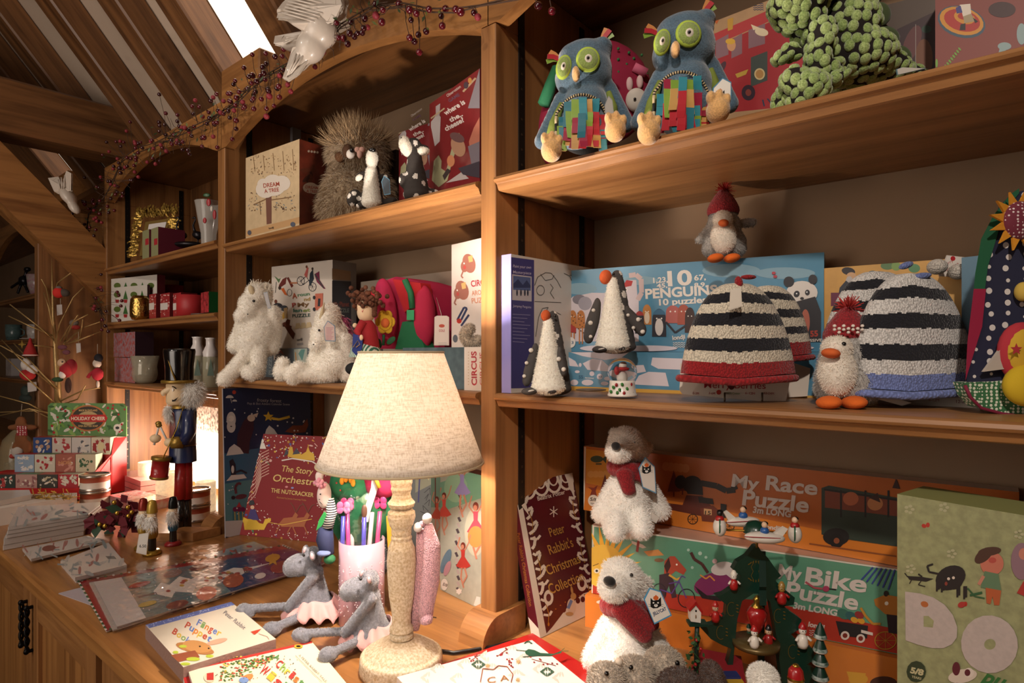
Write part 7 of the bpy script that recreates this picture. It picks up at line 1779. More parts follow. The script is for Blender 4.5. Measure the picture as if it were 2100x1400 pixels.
def wish(a):
 a.line([W1[0],W1[1]],5,'B03028')
 a.poly([(392,1374),(638,1320),(716,1412),(424,1480)],M('E4D8BE',.4))
 rn=random.Random(3)
 for i in range(230):
  f=rn.random();x=450+112*f;y=1384-36*f+rn.gauss(0,1)*(16*(1-f)+2);a.disc(x,y,2.6,1.6,rn.choice(['4F6E36','6A8A44','3E5A2E','B04A3A','C8B04A']),6);a.k-=.2
 a.k+=2
 a.disc(430,1390,12,10,'D8C4A8');a.poly([(424,1382),(438,1380),(438,1396),(424,1396)],'A8302A');a.disc(425,1382,24,12,'D8C8A8')if False else None
 a.disc(508,1390,12,6,'B87A44',roll=-20);a.disc(500,1396,10,6,'6A84B0')
 a.scatter(70,(440,1346,610,1398),['6A3A2A','4A4A44'],.8,1.2,5)
 def word(w,x0,y0,x1,y1,h,cols):
  n=len(w)
  for i,ch in enumerate(w):f0=i/n;f1=(i+.82)/n;a.text(ch,x0+(x1-x0)*f0,y0+(y1-y0)*f0,x0+(x1-x0)*f1,y0+(y1-y0)*f1,h,cols[i%len(cols)],.02)
 word('A',561,1350,571,1358,12,['4A7A44']);word('Christmas',564,1366,646,1434,17,['A8302A','7A9A4A','C8A83A','A8302A','C86A2A','4A7A44']);word('Wish',532,1378,588,1426,20,['A8302A','C8A83A','A8302A','4A7A44'])
 a.text('A PETER RABBIT TALE',612,1346,668,1402,5,'5A5650',.0);a.line([(606,1346),(660,1400)],.8,'5A5650');a.disc(612,1327,9,4,'C8A030');a.disc(612,1327,5,2,BLK)
flat(W1,ZC+.0085,.006,M('E4D8BE',.35,coat=.3),M('C8B8AC',.6),'cream picture book with a decorated fir tree at the bottom edge',wish)
def col_(a):
 cc=[(816,1388),(1092,1312),(1205,1400),(900,1480)]
 rn=random.Random(11)
 def leaf(x,y,s,c,n=7,r0=0):
  for i in range(n):an=r0+i*.42;a.disc(x+s*math.cos(an)*.8,y-s*math.sin(an)*.45,s*.35,s*.12,c,8,roll=math.degrees(an));a.k-=.2
 g='BDB2A8'
 for x,y in((900,1372),(955,1362),(1000,1345),(1050,1335),(1075,1352),(940,1392),(1010,1372),(1110,1372),(1150,1390),(880,1390),(1060,1385)):leaf(x,y,16,g,8,rn.uniform(0,2))
 a.k+=3
 for x,y in((981,1363),(1122,1378)):leaf(x,y,13,'2E4A38',15)
 for x,y in((1083,1320),):leaf(x,y,8,'1F3E2A',8)
 for x0,y0,x1,y1 in((965,1355,985,1343),(1020,1346,1040,1332),(1044,1350,1050,1366),(1090,1352,1140,1366)):
  a.line([(x0,y0),(x1,y1)],1,'6A2A24')
  for k in range(8):a.disc(x0+(x1-x0)*k/7+rn.uniform(-5,5),y0+(y1-y0)*k/7+rn.uniform(-5,5),2.2,1.5,'7A1A20',8);a.k-=.2
 a.k+=2
 for x,y in((1063,1358),(1000,1366),(1062,1395)):a.star(x,y,7,'B08A5A',8,.3)
 a.poly([(1076,1337),(1084,1332),(1096,1334),(1108,1340),(1136,1342),(1150,1336),(1152,1340),(1130,1346),(1104,1346),(1086,1346),(1078,1342)],'1E4632');a.line([(1106,1345),(1072,1348)],1.4,'1E4632');a.line([(1080,1336),(1058,1334)],1.2,'1E4632');a.line([(1150,1337),(1158,1330)],1,'1E4632');a.line([(1150,1337),(1166,1336)],1,'1E4632')
 a.line([(985,1400),(990,1372),(1012,1374),(1022,1366),(1040,1368),(1052,1384),(1048,1400)],1.6,'7A3A24');a.text('C A',1000,1402,1044,1396,12,'8A5A2E',.0)
flat([(840,1384),(1092,1298),(1260,1400),(1000,1490)],ZC,.012,M('A8201E',.3,coat=.5),M('A8201E',.4),'red covered colouring book under the white one at the bottom',None)
flat([(814,1388),(1091,1312),(1215,1412),(920,1500)],ZC+.0125,.012,M('E2D8CE',.35,coat=.3),M('E0D6CC',.5),'white Christmas colouring book with leaf and deer drawings',col_)
# == card stacks at the far left of the counter
def greyart(seed,cs,extra=None):
 def f(a):
  a.scatter(26,(min(c[0]for c in cs)+6,min(c[1]for c in cs)+2,max(c[0]for c in cs)-6,max(c[1]for c in cs)-2),['8A8E8E','7A8486','9A6A64','A8A29C'],3,7,seed,'el',lambda x,y:not in_quad(x,y,cs))
  if extra:extra(a)
 return f
wp_=M('C8C0BA',.25,coat=.6);ws=M('C0B8B2',.35,coat=.4,bump=.3,scale=60)
zz=ZC
S1=[(0,1120),(0,1090),(170,1078),(180,1085)]
base_c=[(-12,1112),(40,1072),(196,1072),(184,1098)]
labs=['bottom card set of the white stack at the counter edge','fourth card set from the top of the white stack','third card set from the top of the white stack','second card set from the top of the white stack','top card set of the white stack with a grey snow scene']
for i in range(5):
 th=(.013,.017,.010,.010,.010)[i];dx=(0,2,8,12,14)[i]
 if i==0:
  FP=[onz(x,y,ZC)for x,y in((6,1129),(28,1082),(205,1070),(172,1098))]
 b=MB();lo=[p+UP*(zz-ZC+.0003)+RGT*(dx*.0009)for p in FP]
 if(lo[1]-lo[0]).cross(lo[2]-lo[0]).z<0:lo=lo[::-1]
 hi=[p+UP*(th-.0006)for p in lo];b.hexa(lo+hi,ws);a=Art(b,hi[0],UP);cs=[proj(p)[:2]for p in hi];a.poly(cs,wp_)
 if i==4:greyart(3,cs)(a);a.text('PEACE',130,1052,152,1045,3,'9A9490')
 if i==1:
  fr=Art(b,lo[0],(lo[3]-lo[0]).cross(UP)if False else-FWD)
 o=b.build('card_set',None,labs[i],'card set','white card sets stacked at the counter edge');bevel(o,.001,1)
 zz+=th
PB_=onz(0,1078,ZC)
def onbox(cors,z,th,top,side,label,art=None,name='card_set',cat='card set',group=None):return flat(cors,z,th,top,side,label,art,name,cat,group)
onbox([(-60,1052),(-20,1016),(158,1010),(158,1018)],ZC,.05,M('CFC6BC',.4),M('C4BAB0',.5),'large pale box with gold trimmings on top at the far left edge',lambda a:a.scatter(26,(60,1008,156,1020),['A8842A','C8A83A'],2,5,2,'l'),'gift_box','box')
onbox([(-70,1040),(-40,1006),(60,1004),(64,1014)],ZC+.051,.015,M('CFC8C0',.3,coat=.5),M('BEB6AE',.4),'pale flat packet lying on the large pale box',None,'card_set','card set')
b=MB();rn=random.Random(6);gm=M('B8923A',.3,metal=.9)
for i in range(16):
 p=onz(rn.uniform(64,145),rn.uniform(1012,1024),ZC+.0505+.002);d=(RGT*rn.uniform(.6,1)+FWD*rn.uniform(-.5,.5)).normalized()*.03
 b.tube([p,p+d],.0014,gm,5)
b.build('gold_twig_bundle',None,'bundle of gold glitter sticks lying on the pale box','decoration',kind='stuff')
onbox([(60,1128),(200,1102),(212,1106),(64,1146)],ZC,.006,wp_,ws,'cellophane card pack under the robin one, left small pile',None,group='cellophane card packs')
c6=[(46,1124),(180,1098),(212,1110),(64,1146)]
onbox(c6,ZC+.0065,.006,wp_,ws,'cellophane card pack with a grey and red-brown picture, left small pile',greyart(5,c6,lambda a:a.disc(100,1124,14,6,'7A4A3E',roll=-8)),group='cellophane card packs')
c7=[(124,1150),(222,1112),(260,1158),(154,1184)]
onbox([(126,1154),(224,1118),(260,1166),(156,1188)],ZC,.008,wp_,ws,'lower cellophane card pack of the right small pile',None,group='cellophane card packs')
onbox(c7,ZC+.0085,.008,wp_,ws,'upper cellophane card pack with a barcode, right small pile',greyart(9,c7,lambda a:[a.line([(217+i*3,1140),(223+i*3,1146)],1.2,'2A2A2A')for i in range(6)]),group='cellophane card packs')
# == LEFT UNIT: shelves
def cyl(name,label,cat,px,pb,z,r,h,m,Y=None,prof=None,n=28,group=None,top=None):
 """upright turned object standing on height z under pixel px at depth plane Y"""
 d=ony(px,700,Y);c=Vector((d.x,d.y,z+.0006));q=(c-ORI).dot(FWD)/F;b=MB()
 pr=prof if prof else[(0,0),(1,0),(1,1),(0,1)]
 b.lathe(c,[(a*r*q,e*h*q)for a,e in pr],m,n);return b.build(name,None,label,cat,group),c,q
GF=M('A8873E',.35,metal=.75,bump=.6,scale=120)
o=thing('picture_frame','gold feathered picture frame with a blank white opening','picture frame',ony(315,530,.93))
n_=Vector((.5,-.85,.12)).normalized();p0=ony(320,480,.87)
def Fp(x,y,d=0):return onpl(x,y,p0,n_)+n_*d
b=MB();b.prism([Fp(x,y)for x,y in((298,455),(346,448),(336,520),(286,525))],-n_*.008,M('8A7038',.4,metal=.6));b.prism([Fp(x,y,.001)for x,y in((306,460),(342,455),(335,482),(301,486))],n_*.0005,M('D8D2CE',.5));b.build('frame_board',o)
b=MB();rn=random.Random(3)
for i in range(420):
 side=rn.random();f=rn.random()
 if side<.3:x,y,dx,dy=292-16*f*.8+rn.uniform(-8,6),440+88*f,-1,.1
 elif side<.65:x,y,dx,dy=285+80*f,442-6*f+rn.uniform(-7,8),.1,-1
 else:x,y,dx,dy=352-8*f+rn.uniform(-6,8),445+55*f,1,.1
 a_=Fp(x,y,rn.uniform(0,.01));e=Fp(x+(dx+rn.uniform(-.5,.5))*9,y+(dy+rn.uniform(-.5,.5))*9,rn.uniform(0,.012));b.ribbon([a_,a_.lerp(e,.5)+n_*.004,e],(e-a_).cross(n_).normalized()*.005,GF)
b.build('feathers',o)
for i,(x,l)in enumerate(((300,'slim olive gift box with red top, left of the pair on the top left shelf'),(318,'slim olive gift box with maroon side, right of the pair on the top left shelf'))):
 P=ony(x-8,520,.806+i*.004);P.z=1.7225;b=MB();u=Vector((.060,0,0));slab(b,P,u,Vector((0,0,.098)),Vector((0,-1,0)),.085,M('8A8A62',.6),M('5A1426',.5));a=Art(b,P,Vector((0,-1,0)));a.poly([(x-2,490),(x+5,488),(x+5,501),(x-2,503)],'A82A34');b.build('gift_box',None,l,'box')
o=thing('bird_ornament','dark bronze long-necked birds ornament beside the gold frame','ornament',ony(390,500,.9))
bm=M('1E1A1E',.3,metal=.5)
for s in(0,1):
 x=372+s*34;t=tY(x,.92);b=MB();b.cell(x,482,t,12,8,.014,bm,-10);b.tube([ont(p,q,t)for p,q in((x-6,478),(x-10,462),(x-5,450),(x-6,444))],[.006,.004,.003,.003],bm,8);b.tube([ont(x-6,444,t),ont(x-13,448,t)],.003,bm,6);b.tube([ont(x,488,t),ont(x,500,t)],.003,bm,6);skin('bird',o,b,.003,1,bm)
b=MB();b.cell(385,502,tY(385,.9),34,7,.03,bm);b.build('base',o)
t=tY(430,.84);o=thing('glass_bottle','tall clear glass bottle with painted red robins and fir sprigs','bottle',ont(425,486,t));q=t/F;c=ony(428,480,.85);c.z=1.7225
b=MB();b.lathe(c,[(14*q,0),(15*q,30*q),(21*q,60*q),(26*q,92*q),(27*q,96*q)],M('D8D4CC',.1,alpha=.45,coat=.6),28);b.build('glass',o)
b=MB()
for x,y,rx,ry,cc in((428,415,5,8,'A8242A'),(440,440,4,10,'A8242A'),(420,452,4,6,'A8242A'),(424,400,8,4,'2F5A34'),(434,428,3,6,'D8D0C4')):b.cell(x,y,t-.018,rx,ry,.002,M(cc,.4),n=6,k=8)
b.build('painted_robin',o)
def topiary(a,x0,y0,x1,y1,n,rows):
 for r in range(rows):
  for k in range(n):
   x=x0+(x1-x0)*(k+.5)/n;y=y0+(y1-y0)*(r+.6)/rows;h=(y1-y0)/rows
   if k%2:a.poly([(x,y-h*.5),(x+5,y+h*.12),(x-5,y+h*.12)],'3E6A34')
   else:a.disc(x,y-h*.2,7,6,'5A6E30')
   a.poly([(x-4,y+h*.14),(x+4,y+h*.14),(x+3,y+h*.36),(x-3,y+h*.36)],'A82A2E')
def sbox(pts,Yp,z,th,front,side,label,art=None,**k):return pbox((pts[0][0],pts[0][1]),Yp,k.pop('lean',-2),pts,th,front,side,label,art,z=z,cat=k.pop('cat','box'),name=k.pop('name','gift_box'))
sbox(((228,655),(322,640),(228,572)),.812,1.5165,.03,M('D8D2C8',.35,coat=.4),M('5A1420',.4),'larger white gift box printed with green topiary trees',lambda a:topiary(a,232,576,318,600,5,1),lean=12)
sbox(((229,658),(302,646),(229,590)),.799,1.5165,.010,M('D8D2C8',.35,coat=.4),M('3A1218',.4),'smaller white gift box printed with topiary trees in red pots, in front',lambda a:topiary(a,232,592,300,652,4,2),lean=12)
cyl('candle_jar','gold hammered metal candle jar beside the topiary boxes','candle',287,650,1.5165,18,49,M('D8B060',.22,metal=1,bump=1,scale=160),.815,[(0,0),(.8,0),(1,.15),(1.02,.5),(.95,.85),(.72,1),(.7,.95),(0,.95)])
for i,(x,w,l)in enumerate(((306,14,'first small red and white patterned soap box left of the candle'),(329,19,'middle small red and white patterned soap box'),(355,16,'third small red and white patterned soap box'))):
 def lab_(a,x=x,w=w):a.scatter(30,(x-2,604,x+w,646),['D8A8A0','C86A6A'],.8,1.8,i);a.poly([(x,622),(x+w-4,620),(x+w-4,634),(x,636)],'D8D0C8')
 sbox(((x,648),(x+w,646),(x,604-i)),.825,1.5165,.05,M('9A2A2E',.5),M('5E1218',.5),l,lab_)
cyl('pillar_candle','tall plain crimson pillar candle behind the soap boxes','candle',355,600,1.5165,19,76,M('A8283A',.5),.97)
cyl('pillar_candle','wide plain red pillar candle right of the soap boxes','candle',392,640,1.5165,27,44,M('B02A2E',.5),.86)
sbox(((412,634),(428,632),(412,600)),.835,1.5225,.04,M('A8343A',.25,coat=.7,var=.5,scale=70),M('1E5A2E',.3,coat=.5),'wrapped red and green soap parcel on a small dish',None,name='soap_parcel',cat='soap')
cyl('small_dish','small grey dish under the red and green soap parcel','dish',418,640,1.5165,24,3,M('5A4E48',.5),.85)
FL=M('B8A8B4',.4,var=.3,scale=90,wash='B04A44')
sbox(((235,780),(277,780),(235,733)),.818,1.2935,.06,FL,M('2A1620',.4),'lower floral patterned box of the two stacked in the left unit',None)
sbox(((233,733),(277,733),(233,683)),.818,ony(233,732,.818).z,.06,FL,M('2A1620',.4),'upper floral patterned box of the two stacked in the left unit',None)
gl=M('C8C0A8',.08,alpha=.5,coat=.8,metal=.1)
cyl('candle_holder','clear glass candle holder painted with holly on the left unit shelf','candle holder',297,780,1.2935,26,56,gl,.83,[(0,0),(.55,0),(.8,.1),(.92,.35),(.85,.6),(1.02,1),(.98,1),(.8,.6),(.5,.08),(0,.06)])
cyl('gold_dish','small gold dish under the glass candle holder','dish',297,786,1.2936,27,3,M('B08A3A',.25,metal=.9),.822)if False else None
for x,l in((405,'left clear soap bottle with a white pump top'),(432,'right clear soap bottle with a white pump top')):
 t=tY(x,.86);q=t/F;c=ony(x,700,.86);c.z=1.2938;o=thing('soap_bottle',l,'bottle',c,'pump bottles on the left unit')
 part('bottle',o,lambda b:b.lathe(c,[(0,0),(15*q,0),(15*q,62*q),(12*q,66*q)],M('C8C4A8',.1,alpha=.55,coat=.7),24));part('pump',o,lambda b:b.lathe(c,[(14*q,62*q),(15*q,72*q),(9*q,86*q),(9*q,98*q),(11*q,101*q),(0,102*q)],M('E4DCD8',.25,coat=.5),24))
 part('painted_tree',o,lambda b:b.prism([ont(a,e,t-16*q)for a,e in((x,735),(x+7,770),(x-7,770))],FWD*.0006,M('2E4A34',.5)))
 # == LEFT UNIT: counter
RDc=M('B41A1C',.45);NF=-FWD
o=thing('soap_display','red stepped card display with a green holly header and painted soap boxes','display stand',onz(120,1020,ZC))
TH=2.225
b=MB();Ph=[ont(x,y,TH)for x,y in((98,832),(104,826),(252,827),(259,833),(259,895),(98,892))];b.prism(Ph,FWD*.004,M('5E8A4E',.5));a=Art(b,Ph[0],NF)
a.scatter(46,(104,831,254,888),['D8D4C4'],3,6,2,'e');a.scatter(46,(104,831,254,888),['3A5E2E','6E9A3E','8AAA5A'],3,6,4,'e');a.scatter(30,(102,830,256,888),['A81E26'],2,3,5)
a.disc(181,857,37,27,'B8703A',28);a.disc(181,857,33,24,'3A3428',28);a.disc(181,857,22,14,'B8A070');a.poly([(141,857),(146,850),(217,850),(221,857),(217,865),(146,865)],'B8241E');a.text('HOLIDAY CHEER',146,861,216,861,7,'E8D8C0',.03)
a.text('MADE IN ENGLAND',162,843,200,843,4,'D8B070',.02);a.text('SHEA BUTTER SOAP',161,875,201,875,4,'D8B070',.02);a.disc(241,877,8,8,'D8D4C8');a.disc(241,877,4,3,'2A2A2A');b.build('header_card',o)
T3=(2.17,2.125,2.08)
b=MB()
for(ya,yb,xa,xb,t0,t1)in((932,1012,30,228,T3[0]+.001,TH),(968,1018,-8,196,T3[1]+.001,T3[0]),(1001,1024,-40,161,T3[2]-.004,T3[1])):
 P4=[ont(xa,yb,t0),ont(xb,yb,t0),ont(xb,ya,t0),ont(xa,ya,t0)];b.prism(P4,FWD*(t1-t0),RDc)
e0=[ont(161,1024,T3[2]-.004),ont(161,1001,T3[2]-.004),ont(228,932,T3[0]),ont(233,898,T3[0]+.02),ont(259,895,TH),ont(259,1005,TH)]
b.prism(e0,RGT*.002,RDc);b.build('red_stand',o)
rows=[(897,932,(68,107,147,187,227)),(932,968,(30,71,114,155,197)),(973,1001,(-10,32,77,119,162))]
cols=[('2A4478','B08A70'),('C8B8AA','A83034'),('C8C0B8','5A5A60'),('D0C4AC','9A2A2A'),('8EA0B4','D8D0CC'),('C8C0AC','A8242A'),('A05A4A','C88A7A'),('C8B89A','3A5A3A'),('2E3A34','A83A3A'),('B08A80','8A5A5A'),('3A3A34','B8AA8A'),('A82A34','C8C8B4')]
names=['night sleigh','holly on pink','grey winter bird','two nutcrackers','blue snowmen','red berries on cream','terracotta lettered','tan lantern','dark carol singers','pink portrait','black and gold','poinsettia']
k=0
for ri,(y0,y1,xs_)in enumerate(rows):
 for j in range(4):
  c1_,c2_=cols[k];t0=T3[ri];P0=ont(xs_[j],y1-.4,t0);u=ont(xs_[j+1]-1,y1-.4,t0)-P0;h=UP*((y1-y0)*t0/F)
  b=MB();slab(b,P0,u,h,NF,.036,M(c1_,.45),M(['A83A30','5A7A4A','B04A40','9AA08A'][j],.45));a=Art(b,P0,NF)
  a.scatter(18,(xs_[j]+5,y0+5,xs_[j+1]-6,y1-5),[c2_,'D8CCBC',c1_,c2_],2,4.5,k,'esd')
  if k==3:[a.poly([(x-3,908),(x+3,908),(x+4,924),(x-4,924)],'9A2424')for x in(194,221)];a.disc(207,915,7,9,'D8C89A')
  if k==6:a.text('NOEL',120,952,150,951,7,'C88A5A',.03)
  b.build('soap_box',None,'%s soap box, %s row of the red display'%(names[k],('top','middle','bottom')[ri]),'soap box','soap boxes on the red stepped display');k+=1
for i,(y,l)in enumerate(((960,'top pink card pack behind the drum'),(972,'middle pink card pack behind the drum'),(984,'bottom pink card pack behind the drum'))):
 P=onz(243,1000,ZC+.001);b=MB();b.fbox(Vector((P.x,.80,ZC+.0005+.02*(2-i))),Vector((.24,0,0)),Vector((0,.12,0)),Vector((0,0,.018)),M('C07A78',.3,coat=.6));a=Art(b,Vector((P.x,.8,ZC+.02*(3-i)-.0005)),UP)
 b.build('card_pack',None,l,'card pack')
P=onz(222,1034,ZC);b=MB();b.fbox(Vector((P.x,P.y,ZC+.0005)),Vector((.21,.03,0)),Vector((-.02,.09,0)),Vector((0,0,.03)),M('C8B4AC',.25,coat=.6,var=.3,scale=50,wash='A8484A'));b.build('card_pack',None,'red and cream striped pack behind the poinsettia','card pack')
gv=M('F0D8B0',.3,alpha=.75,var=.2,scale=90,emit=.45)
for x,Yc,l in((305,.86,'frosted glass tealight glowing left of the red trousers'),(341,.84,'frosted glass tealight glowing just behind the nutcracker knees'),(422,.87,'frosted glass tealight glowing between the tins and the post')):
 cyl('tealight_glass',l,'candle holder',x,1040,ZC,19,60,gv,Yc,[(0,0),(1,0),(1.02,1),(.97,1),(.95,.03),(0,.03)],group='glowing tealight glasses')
tin=[M('B0A8A0',.25,metal=.9),M('CFC4B8',.4),M('9A4A34',.4),M('B0A8A0',.2,metal=.9)]
for x,pbm,l1 in((195,1036,'left'),(402,1066,'right')):
 c=onz(x,pbm,ZC);q=(c-ORI).dot(FWD)/F;R_=27*q;h=32*q
 for i in(0,1):
  b=MB();cc=c+UP*(.0006+i*(h+.0006));b.lathe(cc,[(0,0),(R_,0),(R_,h*.12),(R_*.97,h*.16),(R_*.97,h*.55),(R_*.97,h*.85),(R_*1.02,h*.87),(R_*1.02,h),(R_*.94,h),(R_*.92,h*.93),(0,h*.93)],[tin[0],tin[0],tin[0],tin[1],tin[2],tin[0],tin[0],tin[3],tin[3],tin[0]],36)
  b.build('candle_tin',None,'%s round candle tin of the %s stack of two'%(('lower','upper')[i],('soap display','oak upright')[x>300]),'tin','candle tins')
o=thing('lit_lantern','glowing white lantern behind the nutcracker in the left unit','lamp',(-2.36,1.01,ZC))
part('glow_panel',o,lambda b:b.box((-2.62,1.00,ZC+.02),(-2.10,1.06,1.115),M('FFEFE0',.5,emit=1.7)))
part('base',o,lambda b:b.box((-2.62,.995,ZC+.0006),(-2.10,1.065,ZC+.02),oak('X','c')))
b=MB();b.box((-2.40,1.0,1.116),(-2.08,1.06,1.205),M('8A7468',.6,var=.6,scale=90,wash='D8C8B8'));b.build('snowy_box',None,'sparkly grey and brown box standing on the glowing lantern','box')
# ---- the big nutcracker
t=.498*F/(1098-725);t=1.60;q=t/F;o=thing('nutcracker','tall drummer nutcracker in black hat, blue coat and red trousers','nutcracker',onz(375,1098,ZC));c=onz(378,1090,ZC);t=(c-ORI).dot(FWD);q=t/F
BC=M('18244C',.35,coat=.4);RC=M('A01A1A',.35,coat=.4);SKN=M('E4C8A0',.45);GD_=M('9A7A34',.35,metal=.6);HR=M('F4F0EA',.9,sheen=.5)
def V3(x,y,d=0):return ont(x,y,t+d)
part('base_block',o,lambda b:b.fbox(onz(318,1110,ZC+.0006),onz(396,1112,ZC)-onz(318,1112,ZC),Vector((-.005,.075,0)),UP*.022,oak('X','c')))
for i,(x0,x1)in enumerate(((367,371),(380,381))):
 part('boot',o,lambda b:b.tube([V3(x0+2,1088,.01*i),V3(x1,1022,.01*i)],[10*q,11*q],M('0D0B0C',.25,coat=.6),16))
 part('trouser_leg',o,lambda b:b.tube([V3(x1,1022,.01*i),V3(x1+1,945,.01*i)],[13*q,11.5*q],RC,16))
part('coat_skirt',o,lambda b:b.lathe(V3(375,946),[(27*q,0),(26*q,30*q),(25*q,34*q)],BC,28,sx=1,sy=.8,xa=RGT));part('skirt_top',o,lambda b:b.lathe(V3(375,912),[(27*q,0),(27*q,1*q)],GD_,28,sx=1,sy=.8,xa=RGT))
part('coat_body',o,lambda b:b.lathe(V3(376,914),[(0,0),(25*q,0),(25*q,40*q),(26*q,70*q),(24*q,80*q),(0,81*q)],BC,28,sx=1,sy=.8,xa=RGT))
part('red_waistcoat',o,lambda b:b.prism([V3(x,y,-20*q)for x,y in((349,838),(357,846),(360,875),(352,900),(347,898))],FWD*.01,M('7A2A1A',.4)))
part('collar',o,lambda b:b.lathe(V3(375,836),[(23*q,0),(23*q,5*q),(14*q,6*q),(12*q,12*q)],GD_,28,xa=RGT));
part('head',o,lambda b:b.lathe(V3(365,830),[(0,0),(20*q,1*q),(22*q,8*q),(22*q,42*q),(20*q,45*q),(0,46*q)],SKN,30,xa=RGT));part('nose',o,lambda b:(b.cell(342,801,t-18*q,14,6,5*q,SKN,25),b.cell(335,806,t-19*q,5,6,4*q,SKN)))
def fc(b):a=Art(b,V3(355,810,-23*q),(-FWD*.9-RGT*.44));a.disc(352,799,4,4,'F0E8DC');a.disc(351,799,2.2,3,'2A4A9A');a.line([(349,791),(356,793),(362,797)],2,BLK);a.poly([(346,816),(356,820),(366,814),(360,822),(350,824)],'141010')
part('painted_face',o,fc)
b=MB();b.cell(394,806,t+.004,20,22,18*q,HR);b.cell(388,822,t,12,12,14*q,HR);n0=len(b.f);b.fur(None,2600,.018,HR,.0006,.5);b.build('hair',o)
b=MB();b.cell(346,848,t-20*q,5,17,.006,HR,8);b.fur(None,900,.012,HR,.0005,.8);b.build('beard',o)
part('hat_brim',o,lambda b:b.lathe(V3(368,785),[(0,0),(33*q,0),(34*q,3*q),(33*q,6*q),(0,6*q)],GD_,34));part('hat',o,lambda b:b.lathe(V3(368,781),[(26*q,0),(26.5*q,30*q),(30*q,60*q),(29*q,66*q),(0,67*q)],M('0E0A0B',.2,coat=.7),34));part('hat_cord',o,lambda b:b.tube([V3(342,727,-24*q),V3(352,760,-27*q),V3(360,780,-29*q)],.0022,GD_,6))
part('upper_arm',o,lambda b:b.tube([V3(386,842,-18*q),V3(388,885,-22*q),V3(376,908,-24*q)],[.016,.017,.016],BC,12));part('cuff',o,lambda b:b.tube([V3(376,907,-24*q),V3(352,907,-30*q)],.0165,GD_,14))
for x,y in((348,907),(319,899)):part('hand',o,lambda b:b.cell(x,y,t-32*q,11,9,9*q,SKN))
for p in(((347,912),(325,868)),((316,912),(326,872))):part('drumstick',o,lambda b:(b.tube([V3(p[0][0],p[0][1],-34*q),V3(p[1][0],p[1][1],-34*q)],.003,M('D8D0C8',.4),8),b.cell(p[1][0],p[1][1],t-34*q,6,5,5*q,GD_)))
part('drum',o,lambda b:b.lathe(V3(326,981,-30*q),[(0,0),(17*q,0),(17.5*q,5*q),(16*q,5*q),(16*q,38*q),(18*q,38*q),(18*q,44*q),(0,44*q)],[GD_,GD_,GD_,RC,GD_,GD_,GD_],24,UP+RGT*.12));part('drum_strap',o,lambda b:b.tube([V3(375,838,-21*q),V3(362,880,-25*q),V3(350,905,-40*q),V3(334,940,-44*q)],.0016,M('B8963E',.3,metal=.8),6))
def small_nut(x,yb,h,c1_,hat_,lab,bs):
 c=onz(x,yb,ZC);tt=(c-ORI).dot(FWD);k=tt/F*h/100;o=thing('nutcracker',lab,'nutcracker',c,'small nutcracker ornaments')
 L_=lambda n,pr,m,dz=0,dx=0:part(n,o,lambda b:b.lathe(c+UP*dz*k+RGT*dx*k,[(r*k,z*k)for r,z in pr],m,16))
 L_('base',[(0,.3),(16,.3),(16,4),(12,8),(0,8)],bs);L_('legs',[(7,8),(6.5,32)],M('120E0E',.3,coat=.5));L_('body',[(8,30),(10,36),(9,58),(6,60),(0,60)],M(c1_,.3,metal=.5));L_('head',[(0,60),(8,62),(8,76),(0,78)],SKN);L_('hat',[(9,76),(9,80),(8,90),(6,98),(0,100)],M(hat_,.3,metal=.4))
 b=MB();b.ell(c+UP*58*k-FWD*4*k,9*k,6*k,14*k,HR);b.fur(None,700,.010,HR,.0005,.7);b.build('beard',o);return o
small_nut(294,1125,105,'B8963E','8A2A1E','small gold glitter nutcracker with a red topped hat, leftmost',M('B8963E',.3,metal=.8));on=small_nut(312,1136,112,'A8863A','B8963E','small gold nutcracker with white price tag, nearest the card packs',M('B8963E',.3,metal=.8));small_nut(355,1117,100,'3A6A8A','141414','small nutcracker in blue glitter coat and black hat',M('8A1E22',.3))
hang_tag(on,[(285,1095),(305,1092),(300,1138),(279,1133)],(onz(300,1136,ZC)-ORI).dot(FWD)-.03,'D4CEC6','CFC8C0',lambda a:a.text('6.50',286,1122,300,1122,6,'2A2A2A'))
c=onz(238,1098,ZC);tt=(c-ORI).dot(FWD);o=thing('poinsettia','crimson fabric poinsettia spray with gold berries by the small nutcrackers','artificial flower',c)
rn=random.Random(4)
for i in range(75):
 x=243+rn.gauss(0,24);y=1062+rn.gauss(0,13);an=rn.uniform(0,6.28);p=ont(x,y,tt-.02+rn.uniform(-.03,.06));d=(RGT*math.cos(an)+UP*math.sin(an)*.7-FWD*.4).normalized()*.040;e=d.cross(FWD).normalized()*.014
 b=MB();b.add([p,p+d*.5+e,p+d,p+d*.5-e],[(0,1,2,3)],M('5C0618',.75)if i%5 else M('1E3A22',.7));ob=b.build('petal' if i%5 else 'leaf',o);sd=ob.modifiers.new('thick','SOLIDIFY');sd.thickness=.0008
for x,y in((196,1090),(204,1075),(215,1078),(262,1040),(263,1058),(240,1052),(234,1030),(270,1050)):part('gold_berry',o,lambda b:b.cell(x,y,tt-.05,5,5,.005,M('B8923E',.25,metal=.9),n=8,k=12))
